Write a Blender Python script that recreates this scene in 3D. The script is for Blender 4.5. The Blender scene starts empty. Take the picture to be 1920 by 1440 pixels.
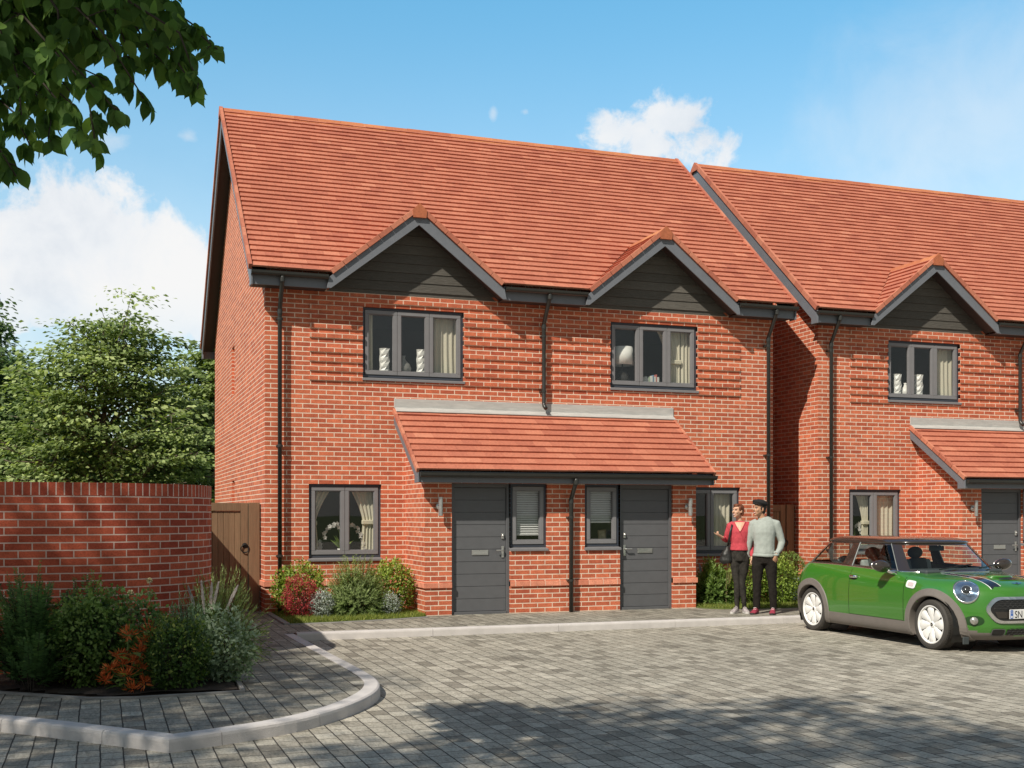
import bpy, bmesh, math, random
import numpy as np
from mathutils import Vector, Matrix, noise
from mathutils.bvhtree import BVHTree

random.seed(7)
RNG = np.random.default_rng(11)
SC = bpy.context.scene
COL = SC.collection
R = math.radians

# ------------------------------------------------------------------ node helpers
def new_mat(name):
    m = bpy.data.materials.new(name)
    m.use_nodes = True
    nt = m.node_tree
    nt.nodes.clear()
    out = nt.nodes.new('ShaderNodeOutputMaterial')
    return m, nt, out

class N:
    """tiny wrapper to write node graphs as expressions"""
    def __init__(s, nt): s.nt = nt
    def node(s, typ, **kw):
        n = s.nt.nodes.new(typ)
        for k, v in kw.items(): setattr(n, k, v)
        return n
    def put(s, sock, v):
        if hasattr(v, 'is_output') or isinstance(v, bpy.types.NodeSocket): s.nt.links.new(v, sock)
        elif v is not None:
            if isinstance(v, (tuple, list)) and len(v) == 3 and sock.type == 'RGBA': v = (*v, 1)
            sock.default_value = v
    def math(s, op, a, b=None, c=None, clamp=False):
        n = s.node('ShaderNodeMath', operation=op, use_clamp=clamp)
        s.put(n.inputs[0], a)
        if b is not None: s.put(n.inputs[1], b)
        if c is not None: s.put(n.inputs[2], c)
        return n.outputs[0]
    def mix(s, f, a, b, mode='MIX'):
        n = s.node('ShaderNodeMix', data_type='RGBA', blend_type=mode)
        s.put(n.inputs[0], f); s.put(n.inputs[6], a); s.put(n.inputs[7], b)
        return n.outputs[2]
    def noise(s, scale, detail=4, rough=0.55, vec=None, dist=0.0, out='Fac'):
        n = s.node('ShaderNodeTexNoise')
        n.inputs['Scale'].default_value = scale; n.inputs['Detail'].default_value = detail
        n.inputs['Roughness'].default_value = rough; n.inputs['Distortion'].default_value = dist
        if vec is not None: s.nt.links.new(vec, n.inputs['Vector'])
        return n.outputs[out]
    def ramp(s, f, stops, interp='LINEAR'):
        n = s.node('ShaderNodeValToRGB'); n.color_ramp.interpolation = interp
        el = n.color_ramp.elements
        while len(el) < len(stops): el.new(0.5)
        for e, (p, c) in zip(el, stops):
            e.position = p; e.color = (*c, 1) if len(c) == 3 else c
        s.nt.links.new(f, n.inputs[0])
        return n.outputs[0]
    def maprange(s, v, a, b, c=0.0, d=1.0, smooth=False):
        n = s.node('ShaderNodeMapRange', interpolation_type='SMOOTHSTEP' if smooth else 'LINEAR')
        for i, x in zip(range(5), (v, a, b, c, d)): s.put(n.inputs[i], x)
        return n.outputs[0]
    def coord(s, out='Object'):
        return s.node('ShaderNodeTexCoord').outputs[out]
    def attr(s, name='rnd'):
        return s.node('ShaderNodeAttribute', attribute_name=name).outputs['Fac']
    def mapping(s, vec, loc=(0,0,0), rot=(0,0,0), sc=(1,1,1)):
        n = s.node('ShaderNodeMapping')
        s.nt.links.new(vec, n.inputs[0])
        n.inputs[1].default_value = loc; n.inputs[2].default_value = rot; n.inputs[3].default_value = sc
        return n.outputs[0]
    def bump(s, h, strength=0.3, dist=0.01):
        n = s.node('ShaderNodeBump'); n.inputs['Strength'].default_value = strength
        n.inputs['Distance'].default_value = dist
        s.nt.links.new(h, n.inputs['Height'])
        return n.outputs[0]
    def bsdf(s, col, rough=0.6, metal=0.0, normal=None, coat=0.0, spec=0.5):
        n = s.node('ShaderNodeBsdfPrincipled')
        s.put(n.inputs['Base Color'], col); s.put(n.inputs['Roughness'], rough)
        n.inputs['Metallic'].default_value = metal
        n.inputs['Coat Weight'].default_value = coat
        n.inputs['Coat Roughness'].default_value = 0.03
        n.inputs['Specular IOR Level'].default_value = spec
        if normal is not None: s.nt.links.new(normal, n.inputs['Normal'])
        return n.outputs[0]

def simple(name, col, rough=0.55, metal=0.0, var=0.12, scale=8.0, bump=0.0, bscale=60.0, coat=0.0, spec=0.5):
    m, nt, out = new_mat(name); g = N(nt)
    c = g.coord()
    nz = g.noise(scale, 5, 0.6, c)
    lo = tuple(x*(1-var) for x in col); hi = tuple(min(1, x*(1+var)) for x in col)
    cc = g.mix(g.maprange(nz, 0.3, 0.7), lo, hi)
    nrm = g.bump(g.noise(bscale, 4, 0.6, c), bump, 0.01) if bump else None
    rr = g.maprange(nz, 0.2, 0.8, max(0.02, rough-0.08), min(1, rough+0.08))
    nt.links.new(g.bsdf(cc, rr, metal, nrm, coat, spec), out.inputs[0])
    return m

def brick_mat(name, c1, c2, mortar, bw=0.25, rh=0.075, ms=0.0055, dark=0.75, bump=0.5):
    m, nt, out = new_mat(name); g = N(nt)
    uv = g.coord('UV')
    wob = g.noise(7.0, 2, 0.5, uv, out='Color')
    vm = g.node('ShaderNodeVectorMath', operation='MULTIPLY_ADD')
    nt.links.new(wob, vm.inputs[0]); vm.inputs[1].default_value = (0.004, 0.004, 0); nt.links.new(uv, vm.inputs[2])
    b = g.node('ShaderNodeTexBrick', offset=0.5, offset_frequency=2, squash=1.0)
    nt.links.new(vm.outputs[0], b.inputs['Vector'])
    g.put(b.inputs['Color1'], (0, 0, 0)); g.put(b.inputs['Color2'], (1, 1, 1)); g.put(b.inputs['Mortar'], (0.5, 0.5, 0.5))
    b.inputs['Scale'].default_value = 1.0; b.inputs['Mortar Size'].default_value = ms
    b.inputs['Mortar Smooth'].default_value = 0.12; b.inputs['Bias'].default_value = 0.0
    b.inputs['Brick Width'].default_value = bw; b.inputs['Row Height'].default_value = rh
    body = g.ramp(b.outputs['Color'], [(0.0, c2), (0.35, tuple((x*0.6+y*0.4) for x, y in zip(c1, c2))), (0.7, c1), (1.0, tuple(min(1, x*1.18) for x in c1))])
    big = g.noise(0.5, 4, 0.6, uv); fine = g.noise(55.0, 4, 0.7, uv); mid = g.noise(9.0, 4, 0.65, uv)
    body = g.mix(0.75, body, g.ramp(fine, [(0.3, (0.55, 0.55, 0.55)), (0.55, (1, 1, 1)), (0.75, (1.25, 1.2, 1.15))]), 'MULTIPLY')
    body = g.mix(1.0, body, g.ramp(mid, [(0.3, (0.8, 0.78, 0.78)), (0.65, (1.1, 1.1, 1.1))]), 'MULTIPLY')
    body = g.mix(1.0, body, g.ramp(big, [(0.3, (dark+0.1, dark+0.1, dark+0.1)), (0.7, (1.06, 1.06, 1.06))]), 'MULTIPLY')
    mo = g.mix(g.maprange(mid, 0.3, 0.7), tuple(x*0.8 for x in mortar), mortar)
    col = g.mix(b.outputs['Fac'], body, mo)
    h = g.math('SUBTRACT', g.math('MULTIPLY', fine, 0.45), g.math('MULTIPLY', b.outputs['Fac'], 0.9))
    nrm = g.bump(h, bump, 0.008)
    nt.links.new(g.bsdf(col, 0.92, 0, nrm, spec=0.2), out.inputs[0])
    return m

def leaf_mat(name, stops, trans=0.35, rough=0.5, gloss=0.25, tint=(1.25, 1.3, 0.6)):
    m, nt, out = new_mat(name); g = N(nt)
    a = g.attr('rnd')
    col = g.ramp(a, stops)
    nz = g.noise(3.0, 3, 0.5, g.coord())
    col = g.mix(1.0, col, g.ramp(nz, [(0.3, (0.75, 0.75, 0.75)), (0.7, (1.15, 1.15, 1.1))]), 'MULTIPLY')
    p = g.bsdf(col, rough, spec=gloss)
    t = g.node('ShaderNodeBsdfTranslucent')
    g.put(t.inputs[0], g.mix(1.0, col, tint, 'MULTIPLY'))
    mx = g.node('ShaderNodeMixShader'); mx.inputs[0].default_value = trans
    nt.links.new(p, mx.inputs[1]); nt.links.new(t.outputs[0], mx.inputs[2])
    nt.links.new(mx.outputs[0], out.inputs[0])
    return m

# ------------------------------------------------------------------ mesh builder
class MB:
    def __init__(s): s.v = []; s.f = []; s.r = []; s.uv = {}; s.m = []
    def add(s, vs, fs, rnd=0.5, mi=0, uvs=None):
        o = len(s.v)
        s.v.extend(Vector(p) for p in vs)
        for k, f in enumerate(fs):
            if uvs is not None: s.uv[len(s.f)] = uvs[k]
            s.f.append(tuple(i+o for i in f)); s.r.append(rnd); s.m.append(mi)
        return s
    def quad(s, a, b, c, d, rnd=0.5, mi=0): return s.add([a, b, c, d], [(0, 1, 2, 3)], rnd, mi)
    def poly(s, pts, rnd=0.5, mi=0): return s.add(pts, [tuple(range(len(pts)))], rnd, mi)
    def box(s, x0, x1, y0, y1, z0, z1, rnd=0.5, mi=0):
        v = [(x0,y0,z0),(x1,y0,z0),(x1,y1,z0),(x0,y1,z0),(x0,y0,z1),(x1,y0,z1),(x1,y1,z1),(x0,y1,z1)]
        return s.add(v, [(0,3,2,1),(4,5,6,7),(0,1,5,4),(1,2,6,5),(2,3,7,6),(3,0,4,7)], rnd, mi)
    def obox(s, M, hx, hy, hz, rnd=0.5, mi=0):
        v = [M @ Vector((x*hx, y*hy, z*hz)) for x, y, z in [(-1,-1,-1),(1,-1,-1),(1,1,-1),(-1,1,-1),(-1,-1,1),(1,-1,1),(1,1,1),(-1,1,1)]]
        return s.add(v, [(0,3,2,1),(4,5,6,7),(0,1,5,4),(1,2,6,5),(2,3,7,6),(3,0,4,7)], rnd, mi)
    def prism(s, pts, axis, a, b, rnd=0.5, mi=0):
        """pts: 2-D polygon; axis: 0,1,2 the extrusion axis; other two in order"""
        def mk(p, t):
            q = list(p); q.insert(axis, t); return tuple(q)
        n = len(pts)
        v = [mk(p, a) for p in pts] + [mk(p, b) for p in pts]
        f = [tuple(range(n))[::-1], tuple(range(n, 2*n))] + [(i, (i+1) % n, n+(i+1) % n, n+i) for i in range(n)]
        return s.add(v, f, rnd, mi)
    def tube(s, path, rad, seg=10, caps=True, rnd=0.5, mi=0, ref=None):
        """rad: number, list of numbers or list of (a, b)"""
        P = [Vector(p) for p in path]; n = len(P)
        if not isinstance(rad, (list, tuple)): rad = [rad]*n
        vs = []; prevx = None
        for i, p in enumerate(P):
            t = (P[min(i+1, n-1)]-P[max(i-1, 0)])
            if t.length < 1e-9: t = Vector((0, 0, 1))
            t.normalize()
            if prevx is None:
                a = Vector(ref) if ref is not None else (Vector((1, 0, 0)) if abs(t.x) < 0.9 else Vector((0, 1, 0)))
            else: a = prevx
            x = (a - t*a.dot(t))
            if x.length < 1e-6: x = t.orthogonal()
            x.normalize(); y = t.cross(x); prevx = x
            ra = rad[i]; ra, rb = ra if isinstance(ra, (list, tuple)) else (ra, ra)
            for k in range(seg):
                an = 2*math.pi*k/seg
                vs.append(p + x*(ra*math.cos(an)) + y*(rb*math.sin(an)))
        fs = [(i*seg+k, i*seg+(k+1) % seg, (i+1)*seg+(k+1) % seg, (i+1)*seg+k) for i in range(n-1) for k in range(seg)]
        if caps: fs += [tuple(range(seg))[::-1], tuple(range((n-1)*seg, n*seg))]
        return s.add(vs, fs, rnd, mi)
    def lathe(s, prof, M=None, seg=24, rnd=0.5, mi=0, caps=True):
        """prof: (r, z) pairs about local z"""
        M = M or Matrix(); vs = []
        for r, z in prof:
            for k in range(seg):
                a = 2*math.pi*k/seg
                vs.append(M @ Vector((r*math.cos(a), r*math.sin(a), z)))
        n = len(prof)
        fs = [(i*seg+k, i*seg+(k+1) % seg, (i+1)*seg+(k+1) % seg, (i+1)*seg+k) for i in range(n-1) for k in range(seg)]
        if caps: fs += [tuple(range(seg))[::-1], tuple(range((n-1)*seg, n*seg))]
        return s.add(vs, fs, rnd, mi)
    def ellipsoid(s, c, r, seg=16, rings=10, M=None, rnd=0.5, mi=0):
        M = M or Matrix(); vs = []; c = Vector(c)
        for i in range(rings+1):
            th = math.pi*i/rings
            for k in range(seg):
                a = 2*math.pi*k/seg
                vs.append(c + (M @ Vector((r[0]*math.sin(th)*math.cos(a), r[1]*math.sin(th)*math.sin(a), r[2]*math.cos(th)))))
        fs = [(i*seg+k, (i+1)*seg+k, (i+1)*seg+(k+1) % seg, i*seg+(k+1) % seg) for i in range(rings) for k in range(seg)]
        return s.add(vs, fs, rnd, mi)
    def mesh(s, name, mats, smooth=False, uv=True, merge=False):
        me = bpy.data.meshes.new(name)
        me.from_pydata([tuple(v) for v in s.v], [], s.f)
        for m in (mats if isinstance(mats, (list, tuple)) else [mats]): me.materials.append(m)
        a = me.attributes.new('rnd', 'FLOAT', 'FACE'); a.data.foreach_set('value', s.r)
        me.polygons.foreach_set('material_index', s.m)
        if uv:
            ul = me.uv_layers.new(name='UVMap')
            me.update()
            for pi, p in enumerate(me.polygons):
                if pi in s.uv:
                    for li, q in zip(p.loop_indices, s.uv[pi]): ul.data[li].uv = q
                    continue
                n = p.normal; ax = max(range(3), key=lambda i: abs(n[i]))
                for li in p.loop_indices:
                    co = me.vertices[me.loops[li].vertex_index].co
                    ul.data[li].uv = (co.y, co.z) if ax == 0 else ((co.x, co.z) if ax == 1 else (co.x, co.y))
        if merge:
            bm = bmesh.new(); bm.from_mesh(me); bmesh.ops.remove_doubles(bm, verts=bm.verts, dist=1e-5)
            bm.to_mesh(me); bm.free()
        if smooth: me.polygons.foreach_set('use_smooth', [True]*len(me.polygons))
        me.update()
        return me

def link(name, me, parent=None, bevel=0.0, loc=None):
    o = bpy.data.objects.new(name, me); COL.objects.link(o)
    if parent is not None:
        o.parent = parent
        if parent.get('_shift'): o.matrix_parent_inverse = Matrix.Translation(-parent.location)
    if loc is not None: o.location = loc
    if bevel:
        b = o.modifiers.new('bevel', 'BEVEL'); b.width = bevel; b.segments = 1; b.limit_method = 'ANGLE'; b.angle_limit = R(40)
    return o

def tag(o, label=None, cat=None, group=None, kind=None):
    if label: o['label'] = label
    if cat: o['category'] = cat
    if group: o['group'] = group
    if kind: o['kind'] = kind
    return o

def thing(name, label, cat, loc=(0, 0, 0), rz=0.0, group=None, shift=True):
    """Empty at a thing's base. shift=True: the parts are written in world coordinates."""
    o = bpy.data.objects.new(name, None); COL.objects.link(o)
    o.empty_display_size = 0.2
    o.location = loc; o.rotation_euler = (0, 0, rz)
    if shift: o['_shift'] = 1
    return tag(o, label, cat, group)

def solo(name, mb, mats, base, label=None, cat=None, group=None, kind=None, smooth=False, bevel=0.0):
    """a thing that is one mesh, written in world coordinates, origin moved to its base"""
    b = Vector(base)
    mb.v = [v-b for v in mb.v]
    uvs = dict(mb.uv)
    o = link(name, mb.mesh(name, mats, smooth), None, bevel, b)
    return tag(o, label, cat, group, kind)

def copy_tree(o, parent=None):
    c = o.copy(); COL.objects.link(c)
    if parent is not None:
        c.parent = parent; c.matrix_parent_inverse = o.matrix_parent_inverse.copy()
    for ch in list(o.children): copy_tree(ch, c)
    return c

# ------------------------------------------------------------------ leaf instancer (one mesh, many small faces)
KITE = (np.array([(0,0,0),(0.5,0.42,0.06),(1,0,-0.04),(0.5,-0.42,0.06)], float), [(0,1,2,3)])
LEAF = (np.array([(0,0,0),(0.20,0.34,0.04),(0.52,0.42,0.05),(0.80,0.20,0.0),(1.05,0,-0.06),(0.80,-0.20,0.0),(0.52,-0.42,0.05),(0.20,-0.34,0.04),(0.3,0,0.0),(0.7,0,-0.02)], float),
        [(0,8,1),(8,9,2,1),(9,3,2),(9,4,3),(0,7,8),(8,7,6,9),(9,6,5),(9,5,4)])
def _leaf2():
    prof = [(0.0, 0.0), (0.06, 0.20), (0.18, 0.38), (0.34, 0.47), (0.52, 0.46), (0.68, 0.36), (0.82, 0.20), (0.93, 0.07)]
    mid = [(x, 0, -0.10*x*x) for x, _ in prof[1:]]; V = [(0, 0, 0)]+mid+[(1.06, 0, -0.13)]
    n = len(mid); L = [(x, w, 0.05*w/0.47-0.10*x*x+0.01) for x, w in prof[1:]]; Rr = [(x, -w, z) for x, w, z in L]
    V = V+L+Rr; o1 = n+2; o2 = o1+n; F = [(0, 1, o1), (0, o2, 1)]
    for i in range(n-1): F += [(1+i, 2+i, o1+i+1, o1+i), (o2+i, o2+i+1, 2+i, 1+i)]
    F += [(n, n+1, o1+n-1), (o2+n-1, n+1, n)]
    return (np.array(V, float), F)
LEAF2 = _leaf2()
BLADE = (np.array([(0,0.5,0),(0,-0.5,0),(0.4,-0.42,0.06),(0.4,0.42,0.06),(0.75,-0.26,0.03),(0.75,0.26,0.03),(1,0,-0.08)], float),
         [(0,1,2,3),(3,2,4,5),(5,4,6)])
NEEDLE = (np.array([(0,0.5,0),(0,-0.5,0),(1,0,0)], float), [(0,1,2)])

def leaf_mesh(name, pos, dirs, nrm, length, width, rnd, tmpl, mat):
    pos = np.asarray(pos, float); n = len(pos)
    d = np.asarray(dirs, float); d /= np.linalg.norm(d, axis=1, keepdims=True)+1e-9
    u = np.asarray(nrm, float); u = u - d*(u*d).sum(1, keepdims=True); u /= np.linalg.norm(u, axis=1, keepdims=True)+1e-9
    w = np.cross(u, d)
    T, F = tmpl; k = len(T)
    L = np.broadcast_to(np.asarray(length, float), (n,)); W = np.broadcast_to(np.asarray(width, float), (n,))
    V = (pos[:, None, :] + d[:, None, :]*(T[None, :, 0]*L[:, None])[..., None] + w[:, None, :]*(T[None, :, 1]*W[:, None])[..., None]
         + u[:, None, :]*(T[None, :, 2]*L[:, None])[..., None]).reshape(-1, 3)
    me = bpy.data.meshes.new(name)
    me.vertices.add(len(V)); me.vertices.foreach_set('co', V.astype(np.float32).ravel())
    idx = []; starts = []; totals = []; tot = 0
    base = (np.arange(n)*k)
    flat = np.concatenate([np.array(f) for f in F]); cnt = np.array([len(f) for f in F])
    li = (base[:, None]+flat[None, :]).ravel()
    per = len(flat)
    st = (np.arange(n)[:, None]*per + np.concatenate([[0], np.cumsum(cnt)[:-1]])[None, :]).ravel()
    me.loops.add(len(li)); me.loops.foreach_set('vertex_index', li.astype(np.int32))
    me.polygons.add(n*len(F)); me.polygons.foreach_set('loop_start', st.astype(np.int32))
    me.update(calc_edges=True)
    a = me.attributes.new('rnd', 'FLOAT', 'FACE')
    a.data.foreach_set('value', np.repeat(np.asarray(rnd, float), len(F)).astype(np.float32))
    me.materials.append(mat)
    if len(F) > 1: me.polygons.foreach_set('use_smooth', [True]*len(me.polygons))
    return me

def rdirs(n):
    v = RNG.normal(size=(n, 3)); return v/np.linalg.norm(v, axis=1, keepdims=True)

def remeshed(mb, name, mats, voxel, smooth_it=6, smooth_f=0.5):
    me = mb.mesh(name+'_raw', mats, True, uv=False)
    o = bpy.data.objects.new('tmp', me); COL.objects.link(o)
    rm = o.modifiers.new('r', 'REMESH'); rm.mode = 'VOXEL'; rm.voxel_size = voxel; rm.use_smooth_shade = True
    if smooth_it:
        sm = o.modifiers.new('s', 'SMOOTH'); sm.factor = smooth_f; sm.iterations = smooth_it
    dg = bpy.context.evaluated_depsgraph_get()
    ev = o.evaluated_get(dg)
    out = bpy.data.meshes.new_from_object(ev, depsgraph=dg)
    out.name = name
    bpy.data.objects.remove(o); bpy.data.meshes.remove(me)
    out.polygons.foreach_set('use_smooth', [True]*len(out.polygons))
    return out

# camera frame numbers (used only to aim the sky and read distances)
CAM_YAW = 19.49
def sky_dir(px, py):
    a = R(CAM_YAW) + math.atan((px-960)/2176.0)
    e = math.atan((964-py)/math.hypot(2176.0, px-960))
    return a, e

# ------------------------------------------------------------------ materials
def srgb(r, g, b):
    f = lambda c: (c/255/12.92) if c/255 <= 0.04045 else ((c/255+0.055)/1.055)**2.4
    return (f(r), f(g), f(b))

BRICK = brick_mat('red_brick', (0.61, 0.170, 0.088), (0.47, 0.112, 0.062), (0.86, 0.68, 0.54), ms=0.0072, dark=0.84)
BRICK_DEEP = brick_mat('deep_red_brick', (0.52, 0.115, 0.062), (0.36, 0.066, 0.040), (0.72, 0.54, 0.47), ms=0.006)
SOLDIER = brick_mat('soldier_brick', (0.50, 0.11, 0.062), (0.36, 0.068, 0.042), (0.72, 0.54, 0.47), bw=0.0755, rh=0.24, ms=0.006)
BANDBRICK = brick_mat('band_brick', (0.82, 0.33, 0.215), (0.72, 0.26, 0.165), (0.92, 0.68, 0.54), bw=0.25, rh=0.5, ms=0.004)

def tile_mat(name, stops):
    m, nt, out = new_mat(name); g = N(nt)
    a = g.attr('rnd'); c = g.coord()
    col = g.ramp(a, stops)
    big = g.noise(0.55, 4, 0.6, c); fine = g.noise(24, 5, 0.65, c)
    col = g.mix(1.0, col, g.ramp(big, [(0.3, (0.93, 0.92, 0.92)), (0.7, (1.04, 1.04, 1.04))]), 'MULTIPLY')
    col = g.mix(0.8, col, g.ramp(fine, [(0.3, (0.75, 0.74, 0.74)), (0.7, (1.15, 1.13, 1.1))]), 'MULTIPLY')
    nrm = g.bump(fine, 0.25, 0.004)
    nt.links.new(g.bsdf(col, 0.85, 0, nrm, spec=0.25), out.inputs[0])
    return m
TILE = tile_mat('clay_roof_tile', [(0.0, (0.42, 0.138, 0.092)), (0.4, (0.49, 0.174, 0.112)), (0.75, (0.54, 0.202, 0.130)), (1.0, (0.60, 0.245, 0.158))])
RIDGE = tile_mat('clay_ridge_tile', [(0.0, (0.44, 0.135, 0.07)), (1.0, (0.58, 0.24, 0.11))])

GREY_PAINT = simple('slate_grey_paint', (0.160, 0.172, 0.198), 0.5, var=0.05, bump=0.05)
GREY_SASH = simple('grey_window_paint', (0.205, 0.203, 0.214), 0.42, var=0.05)
GREY_DARK = simple('dark_grey_frame_paint', (0.050, 0.058, 0.078), 0.42, var=0.06)
GUTTER = simple('dark_gutter_plastic', (0.030, 0.031, 0.029), 0.33, var=0.1)
SOFFIT = simple('dark_soffit_board', (0.05, 0.042, 0.042), 0.7, var=0.1)
STEEL = simple('brushed_steel', (0.62, 0.62, 0.60), 0.32, metal=0.85, var=0.06)
LEAD = None
def lead_mat():
    m, nt, out = new_mat('lead_flashing'); g = N(nt); c = g.coord()
    s = g.noise(3, 6, 0.7, g.mapping(c, rot=(0, R(35), 0), sc=(1, 1, 9)))
    col = g.ramp(s, [(0.3, (0.40, 0.395, 0.385)), (0.55, (0.52, 0.51, 0.49)), (0.75, (0.66, 0.645, 0.62))])
    nt.links.new(g.bsdf(col, 0.6, 0.15), out.inputs[0]); return m
LEAD = lead_mat()
def clad_mat():
    m, nt, out = new_mat('charcoal_wood_cladding'); g = N(nt); c = g.coord()
    v = g.mapping(c, sc=(2.5, 1, 30))
    n1 = g.noise(4, 6, 0.7, v, 0.6); n2 = g.noise(12, 4, 0.6, g.mapping(c, sc=(0.6, 1, 5)))
    a = g.attr('rnd')
    col = g.ramp(g.math('ADD', g.math('MULTIPLY', n1, 0.7), g.math('MULTIPLY', a, 0.25)), [(0.25, (0.065, 0.060, 0.052)), (0.7, (0.155, 0.143, 0.124))])
    nrm = g.bump(g.math('ADD', n1, n2), 0.7, 0.012)
    nt.links.new(g.bsdf(col, 0.75, 0, nrm), out.inputs[0]); return m
CLAD = clad_mat()
def wood_mat(name, dark, light, sc=(18, 18, 0.9)):
    m, nt, out = new_mat(name); g = N(nt); c = g.coord()
    n1 = g.noise(3, 7, 0.7, g.mapping(c, sc=sc), 0.5); a = g.attr('rnd')
    f = g.math('ADD', g.math('MULTIPLY', n1, 0.75), g.math('MULTIPLY', a, 0.3))
    col = g.ramp(f, [(0.3, dark), (0.75, light)])
    nt.links.new(g.bsdf(col, 0.75, 0, g.bump(n1, 0.4, 0.006)), out.inputs[0]); return m
GATEWOOD = wood_mat('brown_gate_wood', (0.12, 0.068, 0.036), (0.27, 0.165, 0.092))
BARK = wood_mat('tree_bark', (0.06, 0.046, 0.034), (0.20, 0.16, 0.12), (6, 6, 1.2))
TWIG = simple('dark_twig_bark', (0.035, 0.026, 0.018), 0.8, var=0.3, scale=20)
STEM = simple('green_stem', (0.09, 0.14, 0.04), 0.7, var=0.3, scale=20)

def glass_mat(name, refl=1.0, tint=(0.985, 0.99, 0.98)):
    m, nt, out = new_mat(name); g = N(nt)
    t = g.node('ShaderNodeBsdfTransparent'); g.put(t.inputs[0], tint)
    s = g.node('ShaderNodeBsdfGlossy'); g.put(s.inputs[0], (1, 1, 1)); s.inputs['Roughness'].default_value = 0.0
    lw = g.node('ShaderNodeLayerWeight'); lw.inputs[0].default_value = 0.5
    nz = g.noise(0.7, 2, 0.5, g.coord())
    g.nt.links.new(g.bump(nz, 0.02, 0.05), s.inputs['Normal'])
    f = g.math('MULTIPLY', g.math('ADD', g.math('MULTIPLY', g.math('POWER', lw.outputs['Facing'], 4.0), 0.75), 0.045), refl, clamp=True)
    mx = g.node('ShaderNodeMixShader'); nt.links.new(f, mx.inputs[0])
    nt.links.new(t.outputs[0], mx.inputs[1]); nt.links.new(s.outputs[0], mx.inputs[2])
    nt.links.new(mx.outputs[0], out.inputs[0]); return m
GLASS = glass_mat('window_glass', 1.0)
CARGLASS = glass_mat('car_glass', 0.9, (0.80, 0.88, 0.86))
ROOMDARK = simple('room_gloom', (0.050, 0.045, 0.036), 0.9, var=0.2, scale=2)  # near-black on every room face, gloom of the unlit interior put into the colour
CURTAIN = None
def curtain_mat(col=(0.88, 0.82, 0.67)):
    m, nt, out = new_mat('cream_curtain_cloth'); g = N(nt)
    w = g.noise(60, 3, 0.5, g.coord())
    c = g.mix(g.maprange(w, 0.3, 0.7), tuple(x*0.9 for x in col), col)
    d = g.bsdf(c, 0.9, spec=0.1); t = g.node('ShaderNodeBsdfTranslucent'); g.put(t.inputs[0], c)
    mx = g.node('ShaderNodeMixShader'); mx.inputs[0].default_value = 0.3
    nt.links.new(d, mx.inputs[1]); nt.links.new(t.outputs[0], mx.inputs[2]); nt.links.new(mx.outputs[0], out.inputs[0]); return m
CURTAIN = curtain_mat()
BLIND = simple('grey_blind_slat', (0.62, 0.62, 0.63), 0.5, var=0.05)
WHITE = simple('white_ceramic', (0.80, 0.79, 0.77), 0.4, var=0.04)
PETAL = simple('white_petal', (0.80, 0.77, 0.74), 0.6, var=0.08, scale=30)

def paver_mat(name, dk, md, lt, joint, bw, rh, rot=0.0, moss=0.0):
    m, nt, out = new_mat(name); g = N(nt)
    uv = g.coord('Object')
    v = g.mapping(uv, rot=(0, 0, rot))
    wob = g.noise(5.0, 2, 0.5, v, out='Color')
    vm = g.node('ShaderNodeVectorMath', operation='MULTIPLY_ADD')
    nt.links.new(wob, vm.inputs[0]); vm.inputs[1].default_value = (0.012, 0.012, 0); nt.links.new(v, vm.inputs[2])
    b = g.node('ShaderNodeTexBrick', offset=0.45, offset_frequency=2, squash=1.0)
    nt.links.new(vm.outputs[0], b.inputs['Vector'])
    g.put(b.inputs['Color1'], (0, 0, 0)); g.put(b.inputs['Color2'], (1, 1, 1)); g.put(b.inputs['Mortar'], (0.5, 0.5, 0.5))
    b.inputs['Scale'].default_value = 1; b.inputs['Mortar Size'].default_value = 0.0058; b.inputs['Mortar Smooth'].default_value = 0.25
    b.inputs['Bias'].default_value = 0.0; b.inputs['Brick Width'].default_value = bw; b.inputs['Row Height'].default_value = rh
    fine = g.noise(48, 5, 0.7, v); mid = g.noise(6, 5, 0.65, v); big = g.noise(0.45, 4, 0.6, v)
    streak = g.noise(10, 5, 0.7, g.mapping(v, sc=(0.6, 3.0, 1)), 1.0)
    col = g.ramp(b.outputs['Color'], [(0.0, dk), (0.3, md), (0.65, md), (1.0, lt)])
    col = g.mix(0.9, col, g.ramp(fine, [(0.28, (0.55, 0.55, 0.55)), (0.55, (1, 1, 1)), (0.75, (1.25, 1.24, 1.2))]), 'MULTIPLY')
    col = g.mix(0.9, col, g.ramp(streak, [(0.32, (0.62, 0.62, 0.60)), (0.52, (1, 1, 1)), (0.72, (1.15, 1.14, 1.1))]), 'MULTIPLY')
    col = g.mix(1.0, col, g.ramp(big, [(0.3, (0.84, 0.85, 0.84)), (0.7, (1.08, 1.07, 1.05))]), 'MULTIPLY')
    col = g.mix(1.0, col, g.ramp(mid, [(0.3, (0.84, 0.84, 0.82)), (0.7, (1.08, 1.08, 1.08))]), 'MULTIPLY')
    col = g.mix(b.outputs['Fac'], col, joint)
    h = g.math('SUBTRACT', g.math('MULTIPLY', g.math('ADD', fine, streak), 0.3), b.outputs['Fac'])
    nt.links.new(g.bsdf(col, 0.9, 0, g.bump(h, 0.6, 0.012), spec=0.25), out.inputs[0]); return m
PAVER = paver_mat('grey_block_paving', (0.25, 0.228, 0.194), (0.435, 0.403, 0.348), (0.55, 0.512, 0.446), (0.055, 0.050, 0.042), 0.215, 0.15, R(90))
PAVER_RAISED = paver_mat('grey_pavement_paving', (0.20, 0.185, 0.160), (0.34, 0.320, 0.278), (0.45, 0.425, 0.372), (0.050, 0.045, 0.038), 0.235, 0.155, R(90))
CONCRETE = simple('pale_kerb_concrete', (0.56, 0.53, 0.515), 0.9, var=0.10, scale=5, bump=0.5, bscale=90, spec=0.2)
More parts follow.
